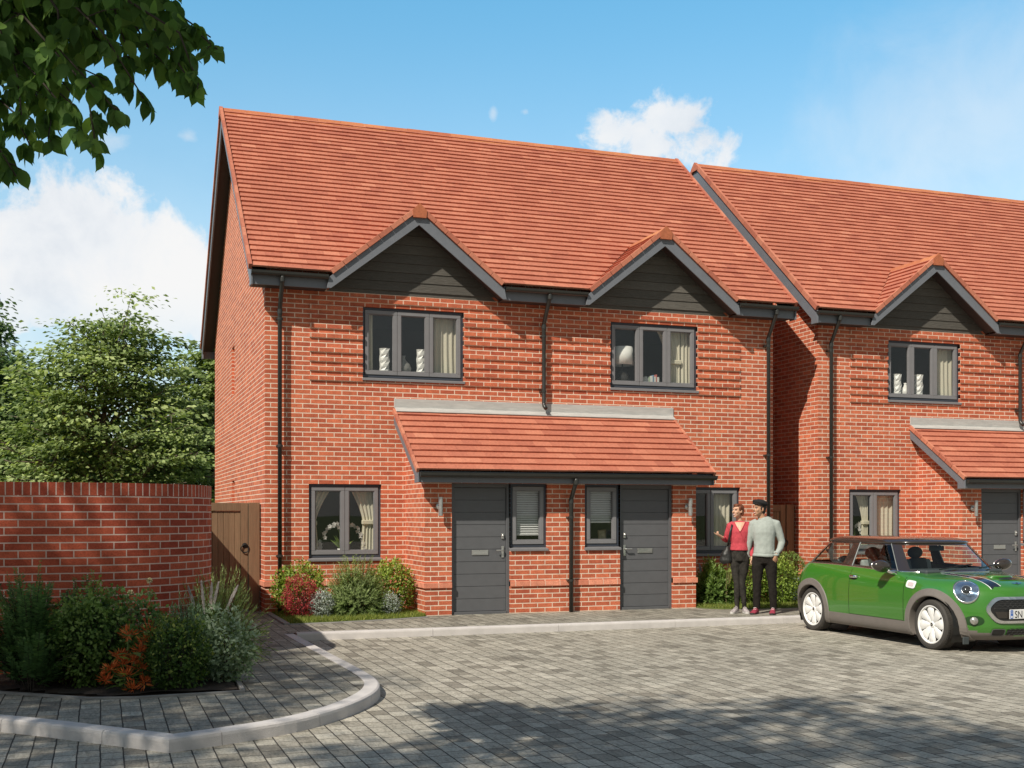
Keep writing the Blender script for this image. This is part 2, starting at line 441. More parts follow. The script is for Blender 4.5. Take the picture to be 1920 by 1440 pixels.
EDGING = simple('grey_concrete_edging', (0.26, 0.25, 0.24), 0.9, var=0.15, scale=6, bump=0.3)
SOIL = simple('dark_garden_soil', (0.030, 0.020, 0.014), 0.95, var=0.5, scale=14, bump=1.0, bscale=40)
FIELD = simple('meadow_ground', (0.07, 0.095, 0.03), 0.95, var=0.35, scale=0.7, bump=0.3, bscale=10)
TURF = simple('turf_base', (0.10, 0.13, 0.03), 0.95, var=0.3, scale=9)
GRASS = leaf_mat('grass_blade', [(0.0, (0.09, 0.14, 0.022)), (0.5, (0.22, 0.28, 0.05)), (1.0, (0.38, 0.40, 0.12))], 0.3)

# ------------------------------------------------------------------ camera
cam = bpy.data.cameras.new('camera'); camo = bpy.data.objects.new('camera', cam); COL.objects.link(camo)
cam.sensor_width = 36.0; cam.lens = 2176.0/1920*36
cam.shift_x = 0.0; cam.shift_y = (964-720)/1920.0
cam.clip_start = 0.1; cam.clip_end = 3000
camo.location = (0, 0, 1.55); camo.rotation_euler = (R(90), 0, R(-CAM_YAW))
SC.camera = camo

# ------------------------------------------------------------------ sun and sky
SUN_AZ, SUN_EL = 53.5, 44.0                      # light comes from behind-left of the camera
travel = Vector((math.sin(R(SUN_AZ))*math.cos(R(SUN_EL)), math.cos(R(SUN_AZ))*math.cos(R(SUN_EL)), -math.sin(R(SUN_EL))))
sl = bpy.data.lights.new('sun', 'SUN'); so = bpy.data.objects.new('sun', sl); COL.objects.link(so)
sl.energy = 5.0; sl.angle = R(0.7); sl.color = (1.0, 0.925, 0.80)
so.rotation_euler = travel.to_track_quat('-Z', 'Y').to_euler(); so.location = (-10, -8, 15)

w = bpy.data.worlds.new('World'); SC.world = w; w.use_nodes = True
nt = w.node_tree; nt.nodes.clear(); g = N(nt)
out = nt.nodes.new('ShaderNodeOutputWorld'); bg = nt.nodes.new('ShaderNodeBackground')
sky = g.node('ShaderNodeTexSky', sky_type='NISHITA'); sky.sun_disc = False
sky.sun_elevation = R(SUN_EL); sky.sun_rotation = R(180+SUN_AZ); sky.altitude = 0; sky.air_density = 1.0; sky.dust_density = 0.6; sky.ozone_density = 2.2
SKY_STRENGTH = 0.126
d = g.coord('Generated')
sx = g.node('ShaderNodeSeparateXYZ'); nt.links.new(d, sx.inputs[0])
az = g.math('ARCTAN2', sx.outputs[0], sx.outputs[1]); el = g.math('ARCSINE', sx.outputs[2])
f1 = g.noise(13.0, 9, 0.62, d, 0.35); f3 = g.noise(34.0, 8, 0.62, d, 0.3); f2 = g.noise(5.0, 6, 0.55, d, 0.2)
def blob(px, py, rx, ry):
    a, e = sky_dir(px, py)
    da = g.math('DIVIDE', g.math('SUBTRACT', az, a), rx/2176.0); de = g.math('DIVIDE', g.math('SUBTRACT', el, e), ry/2176.0)
    r2 = g.math('ADD', g.math('MULTIPLY', da, da), g.math('MULTIPLY', de, de))
    return g.math('SUBTRACT', 1.0, g.math('SQRT', r2))
def union(lst):
    r = lst[0]
    for b_ in lst[1:]: r = g.math('SMOOTH_MAX', r, b_, 0.25)
    return r
turb = g.math('ADD', g.math('MULTIPLY', g.math('SUBTRACT', f1, 0.5), 2.0), g.math('MULTIPLY', g.math('SUBTRACT', f2, 0.5), 0.9))
big = union([blob(60, 500, 210, 150), blob(150, 440, 150, 120), blob(290, 520, 130, 110), blob(-120, 480, 260, 150), blob(370, 570, 90, 80)])
small = union([blob(1175, 243, 105, 50), blob(1262, 228, 95, 62), blob(1345, 270, 85, 48), blob(1230, 270, 120, 40)])
wisp = union([blob(205, 262, 70, 34), blob(352, 255, 34, 26), blob(925, 212, 14, 22), blob(985, 210, 16, 12)])
mbig = g.math('MULTIPLY', g.maprange(g.math('ADD', big, g.math('ADD', turb, g.math('MULTIPLY', g.math('SUBTRACT', f3, 0.5), 0.8))), -0.04, 0.38, 0, 1, True), g.maprange(el, 0.11, 0.19, 0.72, 1.0, True))
msml = g.maprange(g.math('ADD', small, g.math('ADD', g.math('MULTIPLY', turb, 0.9), g.math('MULTIPLY', g.math('SUBTRACT', f3, 0.5), 2.2))), 0.10, 0.75, 0, 0.95, True)
mwsp = g.math('MULTIPLY', g.maprange(g.math('ADD', wisp, g.math('MULTIPLY', turb, 1.3)), 0.1, 0.9, 0, 1, True), 0.45)
# broken cloud away from the view, so that glass and paint have something to reflect
behind = g.maprange(sx.outputs[1], 0.30, -0.10, 0, 1, True)
dim = g.math('MULTIPLY', g.maprange(el, 0.62, 1.1, 1.0, 0.95, True), g.maprange(sx.outputs[1], 0.25, -0.05, 1.0, 0.90, True))
haze_l = g.maprange(union([blob(100, 660, 460, 150)]), 0.0, 0.9, 0, 0.42, True)
haze_r = g.math('MULTIPLY', g.maprange(g.math('ADD', union([blob(1800, 260, 420, 300)]), g.math('MULTIPLY', turb, 0.35)), 0.0, 1.0, 0, 1, True), 0.42)
mask = g.math('MAXIMUM', g.math('MAXIMUM', mbig, msml), mwsp)
low = g.math('MULTIPLY', g.maprange(el, 0.42, 0.05, 0, 1, True), 0.34)
mask = g.math('MAXIMUM', mask, g.math('MAXIMUM', g.math('MAXIMUM', haze_l, haze_r), low), clamp=True)
lift = g.ramp(g.maprange(el, 0.0, 0.75), [(0.0, (1.15, 1.10, 1.08)), (0.30, (1.38, 1.62, 1.44)), (0.56, (1.06, 1.82, 1.72)), (1.0, (0.9, 1.1, 1.1))])
skycol = g.mix(1.0, sky.outputs[0], lift, 'MULTIPLY')
shade = g.math('ADD', g.math('MULTIPLY', f1, 0.55), g.math('MULTIPLY', f2, 0.45))
ccol = g.ramp(shade, [(0.34, (0.74, 0.80, 0.88)), (0.50, (0.92, 0.95, 0.985)), (0.60, (1.0, 1.0, 1.0))])
cl = g.node('ShaderNodeVectorMath', operation='SCALE'); nt.links.new(ccol, cl.inputs[0]); cl.inputs['Scale'].default_value = 0.93/SKY_STRENGTH
front = g.mix(mask, skycol, cl.outputs[0])
dm = g.node('ShaderNodeVectorMath', operation='SCALE'); nt.links.new(front, dm.inputs[0]); nt.links.new(dim, dm.inputs['Scale'])
gcol = g.ramp(g.noise(2.4, 8, 0.6, d, 0.5), [(0.32, (0.14, 0.15, 0.14)), (0.50, (0.28, 0.285, 0.27)), (0.68, (0.52, 0.52, 0.50))])
gs = g.node('ShaderNodeVectorMath', operation='SCALE'); nt.links.new(gcol, gs.inputs[0]); gs.inputs['Scale'].default_value = 1.0/SKY_STRENGTH
nt.links.new(g.mix(g.math('MULTIPLY', behind, 0.85), dm.outputs[0], gs.outputs[0]), bg.inputs[0]); bg.inputs[1].default_value = SKY_STRENGTH
nt.links.new(bg.outputs[0], out.inputs[0])
SC.view_settings.view_transform = 'Standard'; SC.view_settings.look = 'None'; SC.view_settings.exposure = 0; SC.view_settings.gamma = 1
SC.render.engine = 'CYCLES'
SC.cycles.max_bounces = 8; SC.cycles.transparent_max_bounces = 12; SC.cycles.use_denoising = True
SC.cycles.caustics_reflective = False; SC.cycles.caustics_refractive = False

# ------------------------------------------------------------------ ground, road, pavement, kerbs
mb = MB(); mb.quad((-900, -900, 0), (900, -900, 0), (900, 900, 0), (-900, 900, 0))
tag(link('ground', mb.mesh('ground', FIELD), None, loc=(0, 0, -0.16)), kind='structure')
mb = MB(); mb.quad((-30, -30, 0), (45, -30, 0), (45, 15.6, 0), (-30, 15.6, 0))
tag(link('road', mb.mesh('road', PAVER), None, loc=(0, 0, -0.10)), kind='structure')

def arc(cx, cy, r, a0, a1, n):
    return [(cx+r*math.cos(R(a0+(a1-a0)*i/n)), cy+r*math.sin(R(a0+(a1-a0)*i/n))) for i in range(n+1)]
# outer edge of the kerb, from the far left round the bulb and back to the house kerb
KERB_L = [(-14, 10.9), (-4.2, 10.9), (-2.6, 10.75), (-1.6, 10.28), (-0.72, 9.57), (-0.10, 8.93), (0.44, 8.34), (0.95, 8.56), (1.40, 8.82), (1.80, 9.22), (2.14, 9.72), (2.36, 10.22), (2.46, 10.75), (2.47, 11.5), (2.44, 12.6), (2.41, 13.8), (2.38, 15.15)]
KERB_R = [(2.38, 15.15), (45, 15.15)]
def offset(pl, dd):
    out_ = []
    for i, p in enumerate(pl):
        a = Vector(pl[max(i-1, 0)]); b_ = Vector(pl[min(i+1, len(pl)-1)])
        t = (b_-a); t.normalize(); n_ = Vector((-t.y, t.x))
        if 0 < i < len(pl)-1:
            t1 = (Vector(p)-a).normalized(); n1 = Vector((-t1.y, t1.x)); k = 1/max(0.5, n_.dot(n1))
        else: k = 1
        out_.append((p[0]+n_.x*dd*k, p[1]+n_.y*dd*k))
    return out_
def catmull(pl, keep, step=0.12):
    """smooth a polyline except at indices in keep"""
    res = [pl[0]]
    for i in range(len(pl)-1):
        p0 = Vector(pl[i-1]) if i > 0 and i not in keep else Vector(pl[i])
        p1, p2 = Vector(pl[i]), Vector(pl[i+1])
        p3 = Vector(pl[i+2]) if i+2 < len(pl) and i+1 not in keep else Vector(pl[i+1])
        m = max(1, int((p2-p1).length/step)) if (p2-p1).length < 3 else 1
        for k in range(1, m+1):
            t = k/m
            q = 0.5*((2*p1)+(-p0+p2)*t+(2*p0-5*p1+4*p2-p3)*t*t+(-p0+3*p1-3*p2+p3)*t*t*t)
            res.append((q.x, q.y))
    return res
KL = catmull(KERB_L, {6, len(KERB_L)-1, 0})
KW = 0.15
def seg_dist(p, a, b):
    a, b, p = Vector(a), Vector(b), Vector(p); d_ = b-a; t = max(0, min(1, (p-a).dot(d_)/max(1e-9, d_.length_squared))); return (a+d_*t-p).length
def inset(pl, dd):
    """offset with the crossing points at the sharp corner gathered onto the mitre"""
    o = offset(pl, dd); res = []
    ci = max(range(1, len(pl)-1), key=lambda i: (Vector(pl[i])-Vector(pl[i-1])).angle(Vector(pl[i+1])-Vector(pl[i])))
    a = (Vector(pl[ci])-Vector(pl[ci-1])).normalized(); b = (Vector(pl[ci+1])-Vector(pl[ci])).normalized()
    n_ = (Vector((-a.y, a.x))+Vector((-b.y, b.x))).normalized(); M_ = Vector(pl[ci])+n_*(dd/max(.3, n_.dot(Vector((-a.y, a.x)))))
    for i, q in enumerate(o):
        if abs(i-ci) < 6 and (i == ci or min(seg_dist(q, pl[k], pl[k+1]) for k in range(max(0, ci-8), min(len(pl)-1, ci+8))) < dd*0.97): res.append((M_.x, M_.y))
        else: res.append(q)
    return res
KLi = inset(KL, KW)
def kerb_run(outer, inner, z0, z1, seglen=0.92):
    mb = MB(); acc = 0.0; start = 0
    ch = 0.028
    def emit(i0, i1):
        n = i1-i0
        sec = []
        for i in range(i0, i1+1):
            o = Vector((*outer[i], 0)); n_ = Vector((*inner[i], 0))
            if i in (i0, i1):
                j = i+1 if i == i0 else i-1
                dv = (Vector((*outer[j], 0))-o)
                sh = dv.normalized()*min(0.0025, dv.length*0.2); o = o+sh; n_ = n_+sh
            c = (n_-o).normalized()
            sec.append([o+Vector((0, 0, z0)), o+Vector((0, 0, z1-ch))+c*0.006, o+c*0.012+Vector((0, 0, z1-ch*0.35)), o+c*ch+Vector((0, 0, z1)), n_+Vector((0, 0, z1)), n_+Vector((0, 0, z0))])
        vs = [p for s_ in sec for p in s_]
        fs = [(i*6+k, (i+1)*6+k, (i+1)*6+k+1, i*6+k+1) for i in range(n) for k in range(5)]
        fs += [tuple(range(6)), tuple(range(n*6, n*6+6))[::-1]]
        mb.add(vs, fs, random.random())
    for i in range(1, len(outer)):
        L = (Vector(outer[i])-Vector(outer[i-1])).length; acc += L
        if acc >= seglen or i == len(outer)-1: emit(start, i); start = i; acc = 0
    return mb
tag(link('kerb', kerb_run(KL, KLi, -0.14, 0.0).mesh('kerb', CONCRETE)), kind='structure')
KR = [(2.40+0.915*i, 15.15) for i in range(45)]; KRi = [(x, y+KW) for x, y in KR]
tag(link('kerb', kerb_run(KR, KRi, -0.14, 0.002).mesh('kerb', CONCRETE)), kind='structure')
# pavement sheet (raised) : everything inside the kerbs
inner = [q for i, q in enumerate(inset(KL, KW-0.01)) if i == 0 or (Vector(q)-Vector(inset(KL, KW-0.01)[i-1])).length > 1e-4]
poly = [(p[0], p[1], -0.006) for p in inner[:-1]] + [(2.29, 15.29, -0.006), (45, 15.29, -0.006), (45, 19.6, -0.006), (-14, 19.6, -0.006)]
mb = MB(); mb.poly(poly)
tag(link('pavement', mb.mesh('pavement', PAVER_RAISED)), kind='structure')

# ------------------------------------------------------------------ the pair of brick houses
XL, XR, YF, YB = 2.413, 11.557, 18.38, 26.86
XC = (XL+XR)/2
YR = (YF+YB)/2
PX0, PX1, PYF = 4.66, 9.31, 17.15            # porch block
EY, EZ, PITCH = 18.02, 5.32, 0.85            # eave edge of the tile plane
DZ, DS = 6.45, 0.80                          # dormer ridge height and slope
DORM = (XC-2.19, XC+2.19)
W_UP = [(3.96, 5.66), (2*XC-5.66, 2*XC-3.96)]
WZ0, WZ1 = 3.76, 4.89
W_GR = [(3.095, 4.266), (2*XC-4.266, 2*XC-3.095)]
GZ0, GZ1 = 0.86, 2.03

def clip_mb(mb, co, no):
    """keep the half space (p-co).no <= 0"""
    co = Vector(co); no = Vector(no); out_ = MB()
    for f, r, m in zip(mb.f, mb.r, mb.m):
        pts = [mb.v[i] for i in f]; res = []
        for i, p in enumerate(pts):
            q = pts[(i+1) % len(pts)]; dp = (p-co).dot(no); dq = (q-co).dot(no)
            if dp <= 0: res.append(p)
            if (dp < 0 < dq) or (dq < 0 < dp): res.append(p+(q-p)*(dp/(dp-dq)))
        if len(res) >= 3: out_.add(res, [tuple(range(len(res)))], r, m)
    return out_

def tile_rows(origin, U, V, width, slope, tw=0.262, gauge=0.168, lo=0.042, hi=0.010, th=0.029, seed=1, sel=None):
    rg = random.Random(seed); mb = MB()
    O = Vector(origin); U = Vector(U).normalized(); V = Vector(V).normalized(); Nn = U.cross(V).normalized()
    if Nn.z < 0: Nn = -Nn
    rows = int(math.ceil(slope/gauge-0.15))
    for r in range(rows):
        v0 = r*gauge; v1 = min(v0+gauge+0.025, slope)
        u = -tw*(0.5 if r % 2 else 1.0)+rg.uniform(-0.03, 0.03)
        while u < width:
            a = max(0, u+0.0012); b = min(width, u+tw-0.0012); u += tw
            if b-a < 0.01: continue
            if sel is not None and not sel((a+b)/2, (v0+v1)/2): continue
            j = rg.uniform(-0.0025, 0.0025); jv = rg.uniform(-0.002, 0.002); rn = min(1, max(0, rg.gauss(0.5, 0.19)))
            p = lambda uu, vv, h: O+U*uu+V*vv+Nn*h
            vs = [p(a, v0+jv, lo+j), p(b, v0+jv, lo+j), p(b, v1, hi), p(a, v1, hi), p(a, v0+jv, lo+j-th), p(b, v0+jv, lo+j-th), p(b, v1, hi-th*0.5), p(a, v1, hi-th*0.5)]
            mb.add(vs, [(0, 1, 2, 3), (4, 5, 1, 0), (5, 6, 2, 1), (7, 4, 0, 3), (4, 7, 6, 5)], rn)
    return mb

def extend(dst, src):
    o = len(dst.v); fo = len(dst.f)
    dst.v += src.v; dst.f += [tuple(i+o for i in f) for f in src.f]; dst.r += src.r; dst.m += src.m
    for k, u in src.uv.items(): dst.uv[k+fo] = u
    return dst

def holed(mb, x0, x1, z0, z1, y, holes, depth):
    """wall face in the plane y with rectangular openings and their reveals"""
    xs = sorted({x0, x1, *[h[0] for h in holes], *[h[1] for h in holes]}); zs = sorted({z0, z1, *[h[2] for h in holes], *[h[3] for h in holes]})
    for i in range(len(xs)-1):
        for j in range(len(zs)-1):
            cx, cz = (xs[i]+xs[i+1])/2, (zs[j]+zs[j+1])/2
            if any(h[0] < cx < h[1] and h[2] < cz < h[3] for h in holes): continue
            mb.quad((xs[i], y, zs[j]), (xs[i+1], y, zs[j]), (xs[i+1], y, zs[j+1]), (xs[i], y, zs[j+1]))
    for a, b, c, d_ in holes:
        mb.quad((a, y, c), (a, y, d_), (a, y+depth, d_), (a, y+depth, c)); mb.quad((b, y, c), (b, y+depth, c), (b, y+depth, d_), (b, y, d_))
        mb.quad((a, y, d_), (b, y, d_), (b, y+depth, d_), (a, y+depth, d_)); mb.quad((a, y, c), (a, y+depth, c), (b, y+depth, c), (b, y, c))

def ring(mb, x0, x1, z0, z1, y0, y1, w_, wb=None):
    """rectangular frame, members butted"""
    wb = wb or w_
    mb.box(x0, x1, y0, y1, z1-w_, z1); mb.box(x0, x1, y0, y1, z0, z0+wb)
    mb.box(x0, x0+w_, y0, y1, z0+wb, z1-w_); mb.box(x1-w_, x1, y0, y1, z0+wb, z1-w_)

def window(parent, x0, x1, z0, z1, y, n, sill=True, blind=None, setback=0.05):
    yf = y+setback
    fr = MB(); ring(fr, x0, x1, z0, z1, yf, yf+0.07, 0.042)
    W = link('window', fr.mesh('window_frame', GREY_DARK), parent, 0.003)
    cw = (x1-x0-0.084)/n
    for i in range(n):
        a = x0+0.042+cw*i+0.003; b = a+cw-0.006
        c = MB(); ring(c, a, b, z0+0.045, z1-0.045, yf-0.014, yf+0.05, 0.062)
        # glazing bead
        ring(c, a+0.062, b-0.062, z0+0.107, z1-0.107, yf-0.004, yf+0.03, 0.012)
        link('casement', c.mesh('casement', GREY_SASH), W, 0.004)
        p = MB(); p.box(a+0.06, b-0.06, yf+0.018, yf+0.024, z0+0.105, z1-0.105)
        link('pane', p.mesh('pane', GLASS), W)
    if sill:
        s = MB(); s.prism([(yf+0.02, z0-0.001), (y-0.035, z0-0.022), (y-0.035, z0-0.06), (y-0.022, z0-0.06), (y-0.022, z0-0.045), (yf+0.02, z0-0.045)], 0, x0-0.012, x1+0.012)
        link('sill', s.mesh('sill', GREY_SASH), W, 0.003)
    return W

def downpipe(parent, x, ytop, ywall, ztop, zneck0, zneck1, zbot, shoe=False, brackets=(), r=0.034):
    mb = MB()
    path = [(x, ytop, ztop), (x, ytop, zneck0+0.03), (x, ytop+0.02, zneck0), (x, ywall-0.02, zneck1+0.02), (x, ywall, zneck1-0.02), (x, ywall, zbot)]
    if shoe: path = path[:-1]+[(x, ywall, zbot+0.08), (x, ywall-0.02, zbot+0.03), (x, ywall-0.09, zbot-0.01)]
    mb.tube(path, r, 14)
    d = link('downpipe', mb.mesh('downpipe', GUTTER, True), parent)
    for za in (zneck0+0.02, zneck1-0.05):
        c = MB(); yy = ytop if za > zneck0 else ywall
        c.tube([(x, yy, za-0.035), (x, yy, za+0.035)], r+0.006, 14); link('pipe_collar', c.mesh('pipe_collar', GUTTER), d)
    for zb in brackets:
        b = MB(); b.tube([(x, ywall, zb-0.02), (x, ywall, zb+0.02)], r+0.005, 14); b.box(x-0.05, x+0.05, ywall+0.012, ywall+0.098, zb-0.012, zb+0.012)
        link('pipe_bracket', b.mesh('pipe_bracket', GUTTER), d)
    return d

def gutter_run(parent, x0, x1, y, z):
    mb = MB(); n = 8
    pts = [(y+0.056*math.cos(math.pi+math.pi*i/n), z+0.060*math.sin(math.pi+math.pi*i/n)) for i in range(n+1)]
    pts = pts+[(y+0.050, z+0.012), (y-0.060, z+0.012)]
    mb.prism(pts, 0, x0, x1)
    return link('gutter', mb.mesh('gutter', GUTTER), parent)

def entrance_door(parent, x0, x1, y, hinge_left):
    """x0..x1 outer frame; leaf with nine wide horizontal boards"""
    fr = MB()
    fr.box(x0, x0+0.05, y+0.045, y+0.13, -0.02, 2.03); fr.box(x1-0.05, x1, y+0.045, y+0.13, -0.02, 2.03)
    fr.box(x0+0.05, x1-0.05, y+0.045, y+0.13, 1.965, 2.03); fr.box(x0+0.05, x1-0.05, y+0.035, y+0.13, -0.02, 0.035)
    D = link('door', fr.mesh('door_frame', DOOR), parent, 0.003)
    a, b = x0+0.053, x1-0.053; n = 10; zz = 0.04; hh = (1.962-0.04)/n
    lf = MB()
    for i in range(n): lf.box(a, b, y+0.072, y+0.115, zz+i*hh+(0.0035 if i else 0), zz+(i+1)*hh-0.0035, 0.4+0.2*(i % 2))
    lf.box(a, b, y+0.080, y+0.118, zz, 1.962)
    link('door_leaf', lf.mesh('door_leaf', DOOR), D, 0.0025)
    m = (a+b)/2
    lp = MB(); lp.box(m-0.135, m+0.135, y+0.060, y+0.0715, 0.912, 0.992); lp.box(m-0.12, m+0.12, y+0.056, y+0.0605, 0.925, 0.98)
    link('letter_plate', lp.mesh('letter_plate', STEEL), D, 0.004)
    hx = b-0.055 if hinge_left else a+0.055; sg = -1 if hinge_left else 1
    hd = MB(); hd.box(hx-0.02, hx+0.02, y+0.058, y+0.0715, 0.87, 1.05)
    hd.tube([(hx, y+0.06, 0.985), (hx, y+0.02, 0.985), (hx+sg*0.012, y+0.016, 0.985), (hx+sg*0.115, y+0.016, 0.985)], 0.0105, 10)
    link('handle', hd.mesh('handle', STEEL), D, 0.003)
    lk = MB(); lk.box(hx-0.022, hx+0.022, y+0.05, y+0.0715, 1.16, 1.25); lk.lathe([(0.0, 0), (0.018, 0), (0.018, 0.02), (0.0, 0.02)], Matrix.Translation((hx, y+0.05, 1.215)) @ Matrix.Rotation(R(90), 4, 'X'), 14)
    link('lock', lk.mesh('lock', STEEL), D, 0.008)
    return D

def wall_lamp(parent, x, y, zc):
    mb = MB(); yy = y-0.10
    mb.lathe([(0.0, -0.145), (0.030, -0.145), (0.034, -0.142), (0.034, -0.01), (0.031, -0.008), (0.031, 0.008), (0.034, 0.01), (0.034, 0.142), (0.030, 0.145), (0.0, 0.145)], Matrix.Translation((x, yy, zc)), 20)
    L = link('wall_lamp', mb.mesh('lamp_tube', STEEL, False), parent)
    b = MB(); b.lathe([(0.0, 0.0), (0.05, 0.0), (0.05, 0.018), (0.02, 0.03), (0.016, 0.07), (0.0, 0.07)], Matrix.Translation((x, y, zc)) @ Matrix.Rotation(R(90), 4, 'X'), 18)
    link('lamp_base', b.mesh('lamp_base', STEEL), L)

DOOR = simple('slate_door_paint', (0.112, 0.115, 0.124), 0.5, var=0.05, bump=0.12, bscale=220)

def build_house(label):
    H = thing('brick_house', label, 'house', (XC, YF, 0), group='pairs of red brick houses along the paved close')
    # ---------------- walls
    wl = MB()
    holes = [(a, b, WZ0-0.04, WZ1) for a, b in W_UP]+[(a, b, GZ0-0.04, GZ1) for a, b in W_GR]
    holed(wl, XL, XR, -0.12, 5.45, YF, holes, 0.14)
    def gable(x, slit):
        if slit:
            ys = [YF, 22.80, 23.28, YB]; zs = [-0.12, 1.27, 2.20, 3.87, 4.80, 5.30]
            for i in range(3):
                for j in range(5):
                    if i == 1 and j in (1, 3): continue
                    wl.quad((x, ys[i], zs[j]), (x, ys[i], zs[j+1]), (x, ys[i+1], zs[j+1]), (x, ys[i+1], zs[j]))
            for z0, z1 in ((1.27, 2.20), (3.87, 4.80)):
                d_ = 0.075; a, b = 22.80, 23.28
                wl.quad((x+d_, a, z0), (x+d_, b, z0), (x+d_, b, z1), (x+d_, a, z1))
                wl.quad((x, a, z0), (x+d_, a, z0), (x+d_, a, z1), (x, a, z1)); wl.quad((x, b, z0), (x, b, z1), (x+d_, b, z1), (x+d_, b, z0))
                wl.quad((x, a, z1), (x+d_, a, z1), (x+d_, b, z1), (x, b, z1)); wl.quad((x, a, z0), (x, b, z0), (x+d_, b, z0), (x+d_, a, z0))
        else:
            wl.quad((x, YF, -0.12), (x, YB, -0.12), (x, YB, 5.30), (x, YF, 5.30))
        wl.poly([(x, YF, 5.30), (x, YB, 5.30), (x, YB, 5.48), (x, YR, EZ+PITCH*(YR-EY)-0.07), (x, YF, 5.48)])
    gable(XL, True); gable(XR, False)
    wl.quad((XL, YB, -0.12), (XR, YB, -0.12), (XR, YB, 5.45), (XL, YB, 5.45))
    # porch block
    d1 = (5.086, 6.043); s1 = (6.043, 6.662); s2 = (2*XC-6.662, 2*XC-6.043); d2 = (2*XC-6.043, 2*XC-5.086)
    ph = [(d1[0], d1[1], -0.12, 2.03), (d2[0], d2[1], -0.12, 2.03), (s1[0], s1[1], 0.99, 2.03), (s2[0], s2[1], 0.99, 2.03)]
    holed(wl, PX0, PX1, -0.12, 2.12, PYF, ph, 0.14)
    for x in (PX0, PX1): wl.poly([(x, PYF, -0.12), (x, YF, -0.12), (x, YF, 3.15), (x, PYF, 2.12)])
    link('wall', wl.mesh('wall', BRICK), H)
    # projecting courses between and beside the upper windows
    pc = MB(); pz = [3.675, 3.825, 3.975, 4.125, 4.35, 4.50, 4.65, 4.80, 4.95]
    spans_w = [(3.105, W_UP[0][0]), (W_UP[0][1], W_UP[1][0]), (W_UP[1][1], 2*XC-3.105)]
    for z in pz:
        sp = spans_w if z < WZ1-0.02 else [(3.105, 2*XC-3.105)]
        for a, b in sp: pc.box(a, b, YF-0.026, YF+0.05, z+0.003, z+0.075)
    for a, b in ((3.105, 2*XC-3.105),): pc.box(a, b, YF-0.006, YF+0.03, 5.028, 5.3)
    link('projecting_brickwork', pc.mesh('projecting_brickwork', BRICK), H)
    # brick band and toothing on the porch and corners
    z0, z1 = 0.415, 0.497; q = 0.024
    for bx in [((PX0-q, d1[0], PYF-q, PYF+0.05), (PX0-q, PX0+0.05, PYF+0.05, YF)), ((d1[1], d2[0], PYF-q, PYF+0.05),), ((d2[1], PX1+q, PYF-q, PYF+0.05), (PX1-0.05, PX1+q, PYF+0.05, YF)),
               ((XL-q, PX0-q, YF-q, YF+0.05), (XL-q, XL+0.05, YF+0.05, YB)), ((PX1+q, XR+q, YF-q, YF+0.05),)]:
        bd = MB()
        for b4 in bx: bd.box(*b4, z0, z1)
        link('brick_band', bd.mesh('brick_band', BANDBRICK), H, 0.003)
    # rooms seen through the glass
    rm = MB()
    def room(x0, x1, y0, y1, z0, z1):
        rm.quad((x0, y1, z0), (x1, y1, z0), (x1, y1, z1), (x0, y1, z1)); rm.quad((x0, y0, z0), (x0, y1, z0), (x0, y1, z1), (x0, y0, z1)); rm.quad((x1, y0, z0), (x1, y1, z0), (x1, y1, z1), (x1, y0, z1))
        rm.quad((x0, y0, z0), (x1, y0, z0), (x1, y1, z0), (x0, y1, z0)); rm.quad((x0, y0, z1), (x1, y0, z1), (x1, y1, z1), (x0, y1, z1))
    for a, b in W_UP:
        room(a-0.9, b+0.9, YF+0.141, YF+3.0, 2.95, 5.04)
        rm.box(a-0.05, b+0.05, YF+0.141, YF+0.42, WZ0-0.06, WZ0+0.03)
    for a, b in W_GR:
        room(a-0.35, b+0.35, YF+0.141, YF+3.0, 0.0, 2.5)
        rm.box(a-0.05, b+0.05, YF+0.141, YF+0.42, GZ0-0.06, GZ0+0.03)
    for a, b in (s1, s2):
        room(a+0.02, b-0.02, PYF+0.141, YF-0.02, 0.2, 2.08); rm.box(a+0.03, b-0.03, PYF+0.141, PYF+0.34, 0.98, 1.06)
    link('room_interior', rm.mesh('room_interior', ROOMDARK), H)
    # ---------------- main roof
    V = Vector((0, 1, PITCH)).normalized(); slope = (YR-EY)*math.sqrt(1+PITCH*PITCH)
    x0, x1 = XL-0.27, XR+0.25; Wd = x1-x0
    inv = lambda xc, x, y: DS*abs(x-xc)+PITCH*(y-EY) < DZ-EZ
    roof = MB(); near = {0: MB(), 1: MB(), 2: MB(), 3: MB()}
    full = tile_rows((x0, EY, EZ), (1, 0, 0), V, Wd, slope, seed=5)
    ntile = len(full.f)//5
    for t in range(ntile):
        fs = range(t*5, t*5+5); vs8 = full.v[t*8:t*8+8]
        cx = sum(v.x for v in vs8)/8
        hit = None
        for k, xc in enumerate(DORM):
            if any(DS*abs(v.x-xc)+PITCH*(v.y-EY) < DZ-EZ+0.02 for v in vs8): hit = k*2+(0 if cx < xc else 1)
        tgt = roof if hit is None else near[hit]
        tgt.add(vs8, [tuple(i-t*8 for i in full.f[f]) for f in fs], full.r[fs[0]])
    for k, xc in enumerate(DORM):
        yv = EY+(DZ-EZ)/PITCH
        for sd in (0, 1):
            sg = -1 if sd == 0 else 1
            extend(roof, clip_mb(near[k*2+sd], (xc, yv, 0), (-DS*sg, -PITCH, 0)))
    # far slope and deck
    roof.quad((x0, YB+0.36, EZ), (x1, YB+0.36, EZ), (x1, YR, EZ+PITCH*(YR-EY)), (x0, YR, EZ+PITCH*(YR-EY)))
    RF = link('roof', roof.mesh('roof', TILE, uv=False), H)
    rd = MB(); zr = EZ+PITCH*(YR-EY)
    xx = x0+0.03
    i = 0
